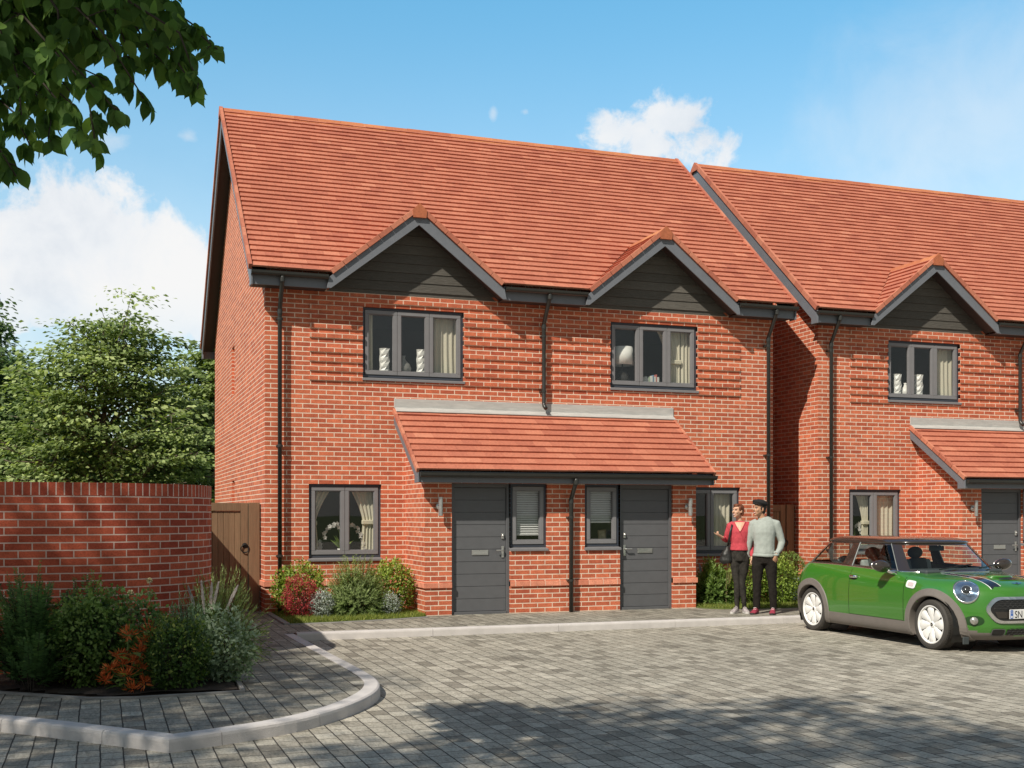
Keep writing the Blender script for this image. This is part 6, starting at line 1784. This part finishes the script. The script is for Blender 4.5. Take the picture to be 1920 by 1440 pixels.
def build_head(mb, M, female):
    k = .97 if female else 1.0
    ell(mb, (0, .018, .030), (.074*k, .094*k, .086*k), M); ell(mb, (0, -.022, -.030), (.060*k, .070, .072), M)
    ell(mb, (0, -.045, -.066), (.044*k, .040, .038), M); ell(mb, (0, -.066, -.094), (.023*k, .020, .017), M)
    ell(mb, (0, -.072, .036), (.050, .018, .016), M)
    mb.tube([M @ Vector(p) for p in [(0, -.084, .022), (0, -.098, .0), (0, -.110, -.018), (0, -.100, -.028)]], [.008, .0095, .0125, .009], 10)
    for s in (-1, 1):
        ell(mb, (s*.040, -.062, -.022), (.021, .022, .022), M); ell(mb, (s*.012, -.098, -.026), (.008, .009, .007), M)
        ell(mb, (s*.073*k, .012, -.008), (.011, .021, .031), M)
    ell(mb, (0, -.077, -.058), (.027, .012, .016), M)

def face_bits(parent, M, brow_mat, female):
    e = MB(); p = MB(); b = MB(); l_ = MB(); t = MB()
    for s in (-1, 1):
        ell(e, (s*.030, -.0815, .008), (.0110, .0080, .0048), M, 12, 8); ell(p, (s*.030, -.0872, .0085), (.0052, .0032, .0048), M, 10, 6)
        b.tube([M @ Vector(q) for q in [(s*.014, -.0915, .026), (s*.030, -.091, .0325), (s*.048, -.078, .027)]], [.0028, .0036, .002], 6)
    arc_ = [(-.026, -.074, -.054), (-.016, -.0855, -.0600), (0, -.0895, -.0625), (.016, -.0855, -.0600), (.026, -.074, -.054)]
    l_.tube([M @ Vector((x, y-.002, z-.006)) for x, y, z in arc_], [.002, .0042, .0052, .0042, .002], 6); l_.tube([M @ Vector((x, y-.001, z+.006)) for x, y, z in arc_], [.002, .0034, .0040, .0034, .002], 6)
    t.tube([M @ Vector((x*.85, y-.0015, z)) for x, y, z in arc_], [.002, .0045, .0052, .0045, .002], 6)
    for nm, mb_, mt in (('eye', e, EYEWHITE), ('pupil', p, EYEDARK), ('eyebrow', b, brow_mat), ('lips', l_, LIP), ('teeth', t, TEETH)): link(nm, mb_.mesh(nm, mt, True, uv=False), parent)

def wrinkle(me, amp, f, seed):
    for v in me.vertices:
        c = v.co; d = noise.noise(Vector((c.x*f+seed, c.y*f, c.z*f*.55)))+.5*noise.noise(Vector((c.x*f*2.3, c.y*f*2.3+seed, c.z*f*1.6)))
        v.co = c+v.normal*(amp*d)

def shoe(parent, heel, toe, mat, sole_mat, accent, w=.047):
    """heel/toe: ground points (local)"""
    h, t = Vector(heel), Vector(toe); d = (t-h); L = d.length; d.normalize(); z = Vector((0, 0, 1)); q = z.cross(d)
    P = lambda x, y, zz: h+d*(x*L)+q*y+z*zz
    mb = MB()
    secs = [(.02, .030, .075, .05), (.12, .036, .110, .07), (.28, .038, .112, .07), (.45, .040, .088, .05), (.62, .046, .062, .036), (.80, .047, .048, .03), (.93, .036, .036, .022), (.99, .018, .026, .014)]
    vs = []; sg = 14
    for x, hw, top, _ in secs:
        for k in range(sg):
            a = math.pi*k/(sg-1); vs.append(P(x, math.cos(a)*hw*(w/.047), .018+(top-.018)*max(0.0, math.sin(a))**.75))
    n = len(secs)
    mb.add(vs, [(i*sg+k, i*sg+k+1, (i+1)*sg+k+1, (i+1)*sg+k) for i in range(n-1) for k in range(sg-1)]+[tuple(range(sg)), tuple(range((n-1)*sg, n*sg))[::-1]])
    S = link('shoe', mb.mesh('shoe', mat, True, uv=False), parent)
    so_ = MB(); out_ = []
    for i in range(28):
        a = 2*math.pi*i/28; c, s_ = math.cos(a), math.sin(a); x = .5+.52*math.copysign(abs(c)**.8, c); wd = (.040+.010*x)*(w/.047)
        out_.append((x, wd*math.copysign(abs(s_)**.75, s_)))
    vs = [P(x, y, 0.001) for x, y in out_]+[P(x, y*1.03, .022+.004*x) for x, y in out_]
    so_.add(vs, [tuple(range(28))[::-1], tuple(range(28, 56))]+[(i, (i+1) % 28, 28+(i+1) % 28, 28+i) for i in range(28)])
    link('sole', so_.mesh('sole', sole_mat, False, uv=False), S)
    lc = MB()
    for i in range(4):
        x = .44+.07*i; lc.tube([P(x, .022, .092-.038*i*.55), P(x, 0, .100-.040*i*.55), P(x, -.022, .092-.038*i*.55)], .0038, 6)
    link('laces', lc.mesh('laces', accent, uv=False), S)
    return S

def loft_part(name, tubes, mat, parent, voxel, it=6, wr=None):
    mb = MB()
    for path, rad in tubes: mb.tube(path, rad, 18, ref=(1, 0, 0) if abs((Vector(path[-1])-Vector(path[0])).normalized().x) < .8 else (0, 1, 0))
    me = remeshed(mb, name, mat, voxel, it)
    if wr: wrinkle(me, *wr)
    return link(name, me, parent)

GROUND_Z = -0.004
def man():
    T = thing('person', 'man in a pale grey sweater and black beret looking sideways, one hand in his pocket', 'person', (9.74, 15.74, GROUND_Z), R(-33), shift=False)
    Mh = Matrix.Translation((-.075, -.02, 1.632)) @ Matrix.Rotation(R(-50), 4, 'Z') @ Matrix.Rotation(R(-4), 4, 'X')
    body = MB(); build_head(body, Mh, False)
    body.tube([(-.01, .03, 1.38), (-.02, .028, 1.45), (-.045, .018, 1.52), (-.068, .008, 1.58)], [(.085, .075), (.062, .062), (.055, .058), (.055, .058)], 16)
    # trunk and limbs inside the clothes
    body.tube([(0, .01, .86), (0, .01, 1.0), (0, .01, 1.2), (-.003, .02, 1.36), (-.005, .025, 1.42)], [(.13, .09), (.13, .09), (.15, .10), (.15, .085), (.10, .07)], 18)
    RA = [(-.165, .03, 1.40), (-.235, .05, 1.11), (-.258, .075, .885)]; LA = [(.175, .03, 1.40), (.262, .05, 1.12), (.185, -.065, .915)]
    body.tube([RA[0], RA[1], RA[2]], [.045, .036, .026], 12); body.tube([LA[0], LA[1], LA[2]], [.045, .036, .026], 12)
    for hx, ax in ((-.085, -.115), (.085, .138)): body.tube([(hx, .01, .92), (hx*1.15, -.01, .50), (ax, .03, .08)], [.060, .032, .022], 14)
    add_hand(body, (-.258, .080, .868), (-.01, .05, -1), (.9, .35, .1), -1, 1.0, (28, 34, 24))
    add_hand(body, (.178, -.075, .895), (-.35, .25, -1), (-.3, .9, .2), 1, .98, (10, 12, 8))
    BODY = link('body', remeshed(body, 'man_body', SKIN2, .0065, 5), T)
    hair_m = simple('dark_brown_hair', (0.018, 0.011, 0.008), .55, var=.4, scale=60, bump=.5)
    face_bits(T, Mh, hair_m, False)
    h = MB(); ell(h, (0, .042, .030), (.080, .078, .074), Mh); ell(h, (0, .062, -.022), (.068, .046, .058), Mh)
    for s in (-1, 1): ell(h, (s*.070, -.012, .012), (.012, .016, .034), Mh)
    link('hair', remeshed(h, 'man_hair', hair_m, .008, 3), T)
    b = MB(); Mb = Mh @ Matrix.Translation((0, .002, .098)) @ Matrix.Rotation(R(-10), 4, 'X') @ Matrix.Rotation(R(6), 4, 'Y')
    ell(b, (0, .010, .002), (.114, .130, .046), Mb, 28, 14); ell(b, (.015, .02, .022), (.09, .10, .036), Mb); 
    b.tube([Mb @ Vector((.082*math.cos(2*math.pi*i/28), -.004+.096*math.sin(2*math.pi*i/28), -.030)) for i in range(29)], [(.010, .016)]*29, 8, caps=False)
    hat = simple('black_wool_felt', (.012, .012, .013), .9, var=.2, bump=.4, bscale=200)
    link('beret', remeshed(b, 'beret', hat, .007, 6), T)
    sw_m = cloth_mat('pale_grey_knit', (.36, .395, .37), .08, .30, 16)
    S = loft_part('sweater', [
        ([(-.005, .0, .915), (-.005, 0, .955), (0, .0, 1.04), (0, .005, 1.16), (0, .008, 1.27), (0, .016, 1.36), (0, .022, 1.432), (-.008, .026, 1.476), (-.015, .026, 1.500)], [(.160, .120), (.166, .126), (.158, .116), (.164, .118), (.180, .126), (.184, .118), (.166, .098), (.118, .082), (.076, .072)]),
        ([(-.110, .025, 1.425), (-.168, .032, 1.405), (-.205, .042, 1.28), (-.232, .052, 1.11), (-.250, .066, .99), (-.258, .076, .892)], [.062, .070, .062, .054, .047, .037]),
        ([(.110, .025, 1.425), (.174, .032, 1.405), (.224, .042, 1.27), (.268, .052, 1.125), (.240, .0, 1.02), (.190, -.058, .935)], [.062, .072, .064, .055, .047, .038])], sw_m, T, .0095, 6, (.0055, 11, 3.1))
    hm = MB(); hm.tube([(-.005+0.164*math.cos(2*math.pi*i/40), .124*math.sin(2*math.pi*i/40), .915+.006*math.sin(4*math.pi*i/40)) for i in range(41)], [(.011, .024)]*41, 8, caps=False, ref=(1, 0, 0)); link('hem', hm.mesh('hem', sw_m, True, uv=False), S)
    for (c, q, rr) in (((-.258, .077, .886), (0, 0, 1), .036), ((.186, -.063, .925), (0, 0, 1), .037)):
        cf = MB(); cf.tube([(c[0]+rr*math.cos(2*math.pi*i/20), c[1]+rr*math.sin(2*math.pi*i/20), c[2]) for i in range(21)], [(.007, .018)]*21, 8, caps=False, ref=(1, 0, 0)); link('cuff', cf.mesh('cuff', sw_m, True, uv=False), S)
    co = MB(); co.tube([(-.016+.070*math.cos(2*math.pi*i/26), .020+.068*math.sin(2*math.pi*i/26), 1.492+.022*math.sin(2*math.pi*i/26)) for i in range(27)], .011, 8, caps=False); link('collar', co.mesh('collar', sw_m, True, uv=False), S)
    tr_m = cloth_mat('black_trouser_cloth', (.020, .017, .015), .25, .5, 18)
    loft_part('trousers', [
        ([(0, .012, .78), (0, .012, .86), (0, .012, .95)], [(.155, .112), (.170, .120), (.165, .116)]),
        ([(-.088, .010, .90), (-.097, .005, .74), (-.108, -.012, .50), (-.112, .005, .28), (-.115, .022, .10), (-.116, .024, .075)], [.094, .096, .070, .061, .052, .054]),
        ([(.088, .010, .90), (.104, .005, .74), (.122, -.012, .50), (.132, .005, .28), (.138, .022, .10), (.139, .024, .075)], [.094, .096, .070, .061, .052, .054])], tr_m, T, .0105, 6, (.007, 11, 9.4))
    sh = simple('crimson_trainer', (.30, .035, .065), .7, var=.45, scale=40); dk = simple('dark_sole', (.035, .03, .032), .7)
    shoe(T, (-.105, .075, 0), (-.185, -.19, 0), sh, dk, EYEWHITE); shoe(T, (.140, .075, 0), (.120, -.20, 0), sh, dk, EYEWHITE)
    return T

def woman():
    T = thing('person', 'woman in a red V-neck top and dark jeans with raised hand, left of the man', 'person', (9.46, 16.00, GROUND_Z), R(-31), shift=False); T.scale = (1.015, 1.015, 1.02)
    Mh = Matrix.Translation((-.030, -.02, 1.572)) @ Matrix.Rotation(R(-42), 4, 'Z') @ Matrix.Rotation(R(-2), 4, 'X') @ Matrix.Scale(.93, 4)
    body = MB(); build_head(body, Mh, True)
    body.tube([(0, .03, 1.34), (-.006, .026, 1.40), (-.015, .018, 1.46), (-.026, .006, 1.53)], [(.080, .066), (.050, .050), (.043, .046), (.043, .046)], 16)
    body.tube([(0, .01, .86), (0, .01, 1.0), (0, .01, 1.15), (0, .015, 1.28), (0, .02, 1.38)], [(.125, .085), (.105, .075), (.115, .08), (.135, .08), (.10, .06)], 18)
    RA = [(-.145, .03, 1.35), (-.212, .075, 1.105), (-.262, -.075, 1.165)]; LA = [(.148, .03, 1.35), (.170, .055, 1.08), (.184, -.03, .855)]
    body.tube(RA, [.038, .030, .022], 12); body.tube(LA, [.038, .030, .022], 12)
    for hx, kx, ax in ((-.075, -.045, -.040), (.070, .042, .070)): body.tube([(hx, .01, .90), (kx, .0, .48), (ax*.85, .028, .24), (ax, .05, .07)], [.055, .028, .020, .016], 14)
    add_hand(body, (-.272, -.095, 1.175), (-.72, -.35, .42), (.25, .3, .9), 1, .88, (22, 30, 22), 6, True)
    add_hand(body, (.186, -.042, .838), (.10, -.05, -1), (.6, -.7, 0), 1, .88, (40, 46, 34))
    link('body', remeshed(body, 'woman_body', SKIN, .006, 5), T)
    hair_m = simple('auburn_hair', (0.16, 0.048, 0.020), .45, var=.5, scale=40, bump=.6, bscale=120)
    face_bits(T, Mh, hair_m, True)
    h = MB(); ell(h, (0, .034, .046), (.079, .088, .078), Mh); ell(h, (0, .066, .0), (.070, .052, .080), Mh); ell(h, (0, -.030, .090), (.058, .052, .030), Mh)
    for s in (-1, 1): ell(h, (s*.066, -.006, .040), (.018, .036, .044), Mh); ell(h, (s*.058, .052, -.028), (.024, .030, .055), Mh)
    link('hair', remeshed(h, 'woman_hair', hair_m, .007, 3, .4), T)
    top_m = cloth_mat('coral_red_knit', (.50, .070, .090), .12, .3, 18)
    S = loft_part('top', [
        ([(0, .004, .965), (0, .004, 1.0), (0, .004, 1.08), (0, .0, 1.17), (0, -.002, 1.25), (0, .010, 1.32), (0, .018, 1.375), (0, .024, 1.412)], [(.150, .110), (.146, .108), (.136, .102), (.146, .110), (.154, .116), (.154, .102), (.138, .084), (.090, .064)]),
        ([(-.10, .022, 1.368), (-.146, .030, 1.350), (-.185, .048, 1.22), (-.215, .075, 1.105), (-.240, .0, 1.135), (-.260, -.068, 1.162)], [.050, .056, .050, .043, .038, .031]),
        ([(.10, .022, 1.368), (.148, .030, 1.350), (.166, .042, 1.22), (.173, .055, 1.08), (.180, .018, .97), (.185, -.024, .872)], [.050, .056, .050, .043, .037, .031])], top_m, T, .0085, 5, (.005, 18, 5.2))
    me = S.data; bv = BVHTree.FromPolygons([v.co for v in me.vertices], [tuple(p.vertices) for p in me.polygons])
    # skin showing in the V neckline, and the crossed edge of the top
    vk = MB(); rows_ = []
    for i in range(9):
        t = i/8; z = 1.402-.150*t; w = .082*(1-t)**.9+.002; rw = []
        for j in range(9):
            x = (-1+2*j/8)*w+.006*t; hit = bv.ray_cast(Vector((x, -1, z)), Vector((0, 1, 0)))[0]
            rw.append((hit+Vector((0, -.004, 0))) if hit else Vector((x, -.03, z)))
        rows_.append(rw)
    for i in range(8):
        for j in range(8): vk.quad(rows_[i][j], rows_[i][j+1], rows_[i+1][j+1], rows_[i+1][j])
    link('neckline_skin', vk.mesh('neckline_skin', SKIN, True, uv=False), T)
    ed = MB()
    for pl in ([r_[0] for r_ in rows_], [r_[-1] for r_ in rows_]): ed.tube([p+Vector((0, -.002, 0)) for p in pl], .0055, 6)
    cr = []
    for i in range(12):
        t = i/11; x = .006+.0-.12*t*0+(.10*t); z = 1.255-.24*t; hit = bv.ray_cast(Vector((x, -1, z)), Vector((0, 1, 0)))[0]
        if hit: cr.append(hit+Vector((0, -.001, 0)))
    if len(cr) > 2: ed.tube(cr, .0045, 6)
    link('neckline_edge', ed.mesh('neckline_edge', top_m, True, uv=False), S)
    jn = cloth_mat('faded_black_denim', (.036, .033, .029), .55, .5, 12)
    loft_part('jeans', [
        ([(0, .012, .80), (0, .012, .88), (0, .010, .975)], [(.138, .102), (.146, .106), (.126, .096)]),
        ([(-.076, .010, .88), (-.070, .004, .72), (-.048, -.012, .47), (-.042, .014, .27), (-.040, .036, .055)], [.080, .074, .047, .044, .032]),
        ([(.074, .010, .88), (.066, .008, .72), (.042, .002, .47), (.056, .03, .27), (.070, .055, .055)], [.080, .074, .047, .044, .032])], jn, T, .0095, 6, (.006, 15, 2.2))
    sh = simple('pale_grey_trainer', (.38, .34, .34), .7, var=.5, scale=45); so_ = simple('pale_sole', (.62, .60, .58), .7)
    shoe(T, (-.030, .075, 0), (-.125, -.165, 0), sh, so_, EYEDARK, .043); shoe(T, (.060, .095, 0), (.125, -.13, 0), sh, so_, EYEDARK, .043)
    return T
PM = man(); PW = woman()
# shoulder bag carried by the woman : rests on her, so it is a thing of its own
def bag():
    T = thing('shoulder_bag', 'black slouchy bag hanging on a long strap from the shoulder of the woman in red', 'bag', (9.46, 16.0, GROUND_Z), R(-31), shift=False)
    lm = simple('black_soft_leather', (.014, .014, .013), .5, var=.3, bump=.3)
    b = MB(); b.tube([(-.205, -.035, .775), (-.215, -.035, .82), (-.205, -.03, .92), (-.190, -.02, 1.02), (-.180, -.015, 1.06)], [(.07, .045), (.105, .062), (.085, .055), (.042, .03), (.012, .012)], 18, ref=(1, 0, 0))
    me = remeshed(b, 'bag_body', lm, .009, 5); wrinkle(me, .008, 14, 1.7); B = link('bag_body', me, T)
    s = MB(); pth = [(-.185, -.02, 1.04), (-.165, -.075, 1.15), (-.145, -.095, 1.27), (-.118, -.065, 1.375), (-.108, .02, 1.408), (-.120, .10, 1.36), (-.150, .11, 1.20), (-.185, .04, 1.05)]
    s.tube(pth, [(.016, .005)]*len(pth), 8, ref=(1, 0, 0)); link('strap', s.mesh('strap', lm, True, uv=False), T)
bag()

# ------------------------------------------------------------------ things seen behind the windows
def curtain(label, x0, x1, z0, z1, y, tie=None, side='r', amp=.014, waves=6, group=None):
    """hanging cloth; tie=(height, fraction) gathers it towards one side"""
    T = MB(); nx, nz = 44, 26; grid = []
    for j in range(nz+1):
        t = j/nz; z = z1-(z1-z0)*t; row = []
        k = 1.0
        if tie:
            th, fr_ = tie
            d = (z-th)/(z1-th) if z > th else (th-z)/(th-z0)*.55
            k = fr_+(1-fr_)*min(1, max(0, d))**1.5 if z > th else fr_+(0.75-fr_)*min(1, d)**.9*.6
        for i in range(nx+1):
            u = i/nx; w_ = (x1-x0)*k; x = (x1-w_+u*w_) if side == 'r' else (x0+u*w_)
            a = amp*(0.6+.4*k)*(.4+.6*min(1, t*6))
            row.append((x, y+a*math.sin(u*waves*2*math.pi+.6*math.sin(3*t))+.3*a*math.sin(u*waves*5.1+2*t), z))
        grid.append(row)
    for j in range(nz):
        for i in range(nx): T.add([grid[j][i], grid[j+1][i], grid[j+1][i+1], grid[j][i+1]], [(0, 1, 2, 3)])
    base = ((x0+x1)/2, y, z0)
    if not tie: return solo('curtain', T, CURTAIN, base, label, 'curtain', group, smooth=True)
    E_ = thing('curtain', label, 'curtain', base, group=group)
    link('drape', T.mesh('drape', CURTAIN, True, uv=False, merge=True), E_)
    b = MB(); w_ = (x1-x0)*tie[1]; a_, b_ = (x1-w_-.012, x1+.012) if side == 'r' else (x0-.012, x0+w_+.012)
    b.box(a_, b_, y-.045, y+.045, tie[0]-.045, tie[0]+.03); link('tie_band', b.mesh('tie_band', CURTAIN, uv=False), E_, .012)
    return E_
def lathe_thing(name, label, cat, base, prof, mat, seg=24, tw=None):
    mb = MB(); mb.lathe(prof, Matrix.Translation(base), seg)
    return solo(name, mb, mat, base, label, cat, smooth=True)
def faceted_vase(label, base, h, r):
    mb = MB(); prof = []
    n = 9
    vs = []
    for j in range(n+1):
        t = j/n
        for k in range(7):
            a = 2*math.pi*(k+.5*(j % 2))/7; rr = r*(0.92+.16*((j*5+k*3) % 4)/3)*(1 if .05 < t else .9); vs.append((base[0]+rr*math.cos(a), base[1]+rr*.8*math.sin(a), base[2]+h*t))
    fs = [(j*7+k, j*7+(k+1) % 7, (j+1)*7+(k+1) % 7, (j+1)*7+k) for j in range(n) for k in range(7)]+[tuple(range(7))[::-1], tuple(range(n*7, n*7+7))]
    mb.add(vs, fs); return solo('vase', mb, WHITE, base, label, 'vase')
def round_vase(label, base, h, r, mat):
    return lathe_thing('vase', label, 'vase', base, [(0, 0), (r*.45, 0), (r*.9, h*.25), (r, h*.42), (r*.8, h*.62), (r*.35, h*.78), (r*.22, h*.9), (r*.30, h), (r*.2, h)], mat)
GREYVASE = simple('grey_glazed_ceramic', (.22, .215, .205), .3, var=.2)
ZS = WZ0+.035
yc = YF+.22
a, b = W_UP[0]
curtain('narrow cream curtain at the left edge of the upper left three-pane window', a+.02, a+.20, ZS, WZ1, yc-.04, amp=.012, waves=3)
curtain('wide cream curtain filling the right pane of the upper left window', a+1.20, b-.03, ZS, WZ1, yc-.04, waves=5)
faceted_vase('tall white faceted vase in the left pane of the upper left window', (a+.40, yc-.04, ZS), .46, .085)
round_vase('round grey bottle vase with narrow neck in the middle pane of the upper left window', (a+.72, yc, ZS), .36, .14, GREYVASE)
faceted_vase('tall white faceted vase at the right of the middle pane, upper left window', (a+1.02, yc-.04, ZS), .47, .08)
a, b = W_UP[1]
curtain('short swag of cream curtain at the top left of the upper right window', a-.06, a+.22, ZS, WZ1, yc-.04, tie=(ZS+.5, .15), side='l', amp=.015, waves=3)
curtain('tied-back cream curtain in the right pane of the upper right window', a+.93, b-.25, ZS, WZ1, yc-.04, tie=(ZS+.47, .52), side='r', waves=5)
curtain('plain cream curtain panel at the right edge of the upper right window', b-.24, b-.03, ZS, WZ1, yc-.04, amp=.010, waves=3)
T = thing('table_lamp', 'table lamp with white drum shade and dark round base behind the upper right window', 'lamp', (a+.36, yc+.06, ZS))
m_ = MB(); m_.lathe([(0, 0), (.07, 0), (.075, .03), (.12, .10), (.125, .16), (.09, .24), (.03, .28), (.012, .30), (.012, .42), (0, .42)], Matrix.Translation((a+.36, yc+.06, ZS)), 24); link('lamp_base', m_.mesh('lamp_base', simple('dark_glazed_base', (.035, .032, .03), .15, var=.3), True), T)
m_ = MB(); m_.lathe([(.195, .38), (.20, .38), (.185, .70), (.18, .70)], Matrix.Translation((a+.36, yc+.06, ZS)), 32, caps=False); link('lamp_shade', m_.mesh('lamp_shade', WHITE, True), T)
# books and small pots
bx = a+.70; cols = [(.70, .69, .66), (.62, .62, .60), (.74, .73, .70), (.40, .50, .36), (.70, .70, .68), (.16, .26, .38), (.68, .66, .62), (.50, .16, .14), (.72, .72, .70)]
for i, c in enumerate(cols):
    w_ = (.036, .048, .03, .026, .05, .024, .034, .022, .04)[i]; h_ = (.17, .19, .165, .18, .2, .22, .19, .23, .185)[i]
    m_ = MB(); m_.box(bx, bx+w_-.002, yc-.06, yc+.07, ZS, ZS+h_)
    nm = ('white', 'pale grey', 'broad white', 'sage green', 'thick white', 'dark blue', 'cream', 'red', 'off-white')[i]
    solo('book', m_, simple('book_cover_%d' % i, c, .6, var=.05), (bx+w_/2, yc, ZS), nm+' book on the upper right window sill, %s' % ('left end', 'second from left', 'third from left', 'fourth from left', 'in the middle', 'just right of the middle', 'third from right', 'second from right', 'right end')[i], 'book', 'books on the window sill', bevel=.002)
    bx += w_+.002
def orchid(label, base, h=.34, spread=.34, mat=PETAL):
    T = thing('orchid', label, 'potted plant', base); B = Vector(base); rg = random.Random(int(base[0]*100))
    p = MB(); p.lathe([(0, 0), (.05, 0), (.065, .10), (.06, .10), (0, .09)], Matrix.Translation(base), 20); link('pot', p.mesh('pot', WHITE, True), T)
    s = MB(); P = []; D = []; U = []
    for sg in (-1, 1):
        pts = [B+Vector((0, 0, .08)), B+Vector((sg*.03, 0, .08+h*.7)), B+Vector((sg*.10, -.01, .10+h)), B+Vector((sg*spread*.65, -.03, .06+h*.95)), B+Vector((sg*spread*.95, -.04, .02+h*.55)), B+Vector((sg*spread, -.04, h*.15))]
        s.tube(pts, [.005, .0045, .004, .003, .002, .0015], 6)
        for i in range(16):
            t = .30+.70*i/15; k = t*5; i0 = min(4, int(k)); c = pts[i0].lerp(pts[i0+1], k-i0)+Vector((rg.gauss(0, .012), rg.gauss(-.02, .012), rg.gauss(0, .012)))
            f = Vector((rg.gauss(0, .35), -1, rg.gauss(0, .3))).normalized(); x = f.cross(Vector((0, 0, 1))).normalized(); z = x.cross(f)
            for q in range(5):
                an = 2*math.pi*q/5+.3; d = x*math.cos(an)+z*math.sin(an); P.append(tuple(c)); D.append(tuple(d+f*.15)); U.append(tuple(f))
    n = len(P); link('flower_head', leaf_mesh('orchid_flower', P, D, U, .040, .040, RNG.random(n), LEAF, mat), T)
    link('stem', s.mesh('stem', STEM, True), T)
    n = 7; an = RNG.uniform(0, 6.28, n)
    link('leaf', leaf_mesh('orchid_leaf', np.tile(np.array(base)+[0, 0, .09], (n, 1)), np.stack([np.cos(an), np.sin(an)*.5-.2, RNG.uniform(.5, 2.2, n)], 1), np.tile([0, -1., .6], (n, 1)), RNG.uniform(.14, .26, n), .05, RNG.uniform(.5, 1, n), LEAF, G_MID), T)
PETALM = leaf_mat('orchid_petal', [(0, (.70, .66, .66)), (1, (.88, .86, .86))], .35, tint=(1, 1, 1))
a, b = W_GR[0]; ZG = GZ0+.035
curtain('tied-back cream curtain at the left side of the ground-floor two-pane window', a-.02, a+.44, ZG-.2, GZ1, yc-.04, tie=(ZG+.52, .36), side='l', waves=5)
curtain('tied-back cream curtain at the right side of the ground-floor two-pane window', b-.52, b-.02, ZG-.2, GZ1, yc-.04, tie=(ZG+.53, .50), side='r', waves=5)
orchid('white orchid with two drooping flower sprays behind the ground-floor two-pane window', ((a+b)/2-.02, yc+.02, ZG), .40, .36, PETALM)
a, b = W_GR[1]
curtain('cream curtain hanging in the ground-floor window behind the couple', a+.62, b-.10, ZG-.3, GZ1, yc-.04, waves=5)
curtain('dark shaded curtain beside the porch corner in the ground-floor window behind the couple', a-.03, a+.22, ZG-.3, GZ1, yc-.04, waves=4)
# picture frames behind the small window beside the right-hand door
s2 = (2*XC-6.662, 2*XC-6.043)
FR = wood_mat('pale_oak_frame', (.20, .13, .07), (.36, .26, .16), (9, 9, 3))
def picture(label, x, w_, h_, tilt_, col):
    T = thing('picture_frame', label, 'picture frame', (x, PYF+.26, 1.065)); M = Matrix.Translation((x, PYF+.26, 1.065+h_/2)) @ Matrix.Rotation(R(-12), 4, 'X') @ Matrix.Rotation(R(tilt_), 4, 'Z')
    m_ = MB()
    for sx in (-1, 1): m_.obox(M @ Matrix.Translation((sx*(w_/2-.01), 0, 0)), .01, .009, h_/2)
    for sz in (-1, 1): m_.obox(M @ Matrix.Translation((0, 0, sz*(h_/2-.01))), w_/2-.02, .009, .01)
    link('frame', m_.mesh('frame', FR, uv=False), T)
    m_ = MB(); m_.obox(M, w_/2-.019, .004, h_/2-.019); link('picture', m_.mesh('picture', simple('print_'+str(int(x*100)), col, .6, var=.4, scale=14), uv=False), T)
picture('dark framed picture leaning at the left inside the right-hand porch window', s2[0]+.16, .12, .21, 15, (.16, .12, .08))
picture('pale oak picture frame leaning at the right inside the right-hand porch window', s2[1]-.20, .13, .23, -25, (.42, .34, .22))
# the other pair of houses
OX, OY = 10.18, .10
a, b = W_UP[0][0]+OX, W_UP[0][1]+OX
faceted_vase('tall white faceted vase in the left pane of the far right house upper window', (a+.36, yc+OY-.04, ZS), .46, .085)
round_vase('round pale vase low in the left pane of the far right house upper window', (a+.58, yc+OY, ZS), .30, .11, WHITE)
faceted_vase('tall white faceted vase in the middle pane of the far right house upper window', (a+.86, yc+OY-.04, ZS), .47, .09)
curtain('cream curtain in the right pane of the far right house upper window', a+1.16, b-.03, ZS, WZ1, yc+OY-.04, waves=5)
a, b = W_GR[0][0]+OX, W_GR[0][1]+OX
curtain('tied-back cream curtain in the left pane of the far right house ground-floor window', a+.22, a+.55, ZG-.2, GZ1, yc+OY-.04, tie=(ZG+.5, .4), side='r', waves=5)
curtain('cream curtain in the right pane of the far right house ground-floor window', a+.62, b-.04, ZG-.3, GZ1, yc+OY-.04, waves=5)
orchid('white orchid in the left pane of the far right house ground-floor window', (a+.26, yc+OY+.03, ZG), .40, .17, PETALM)
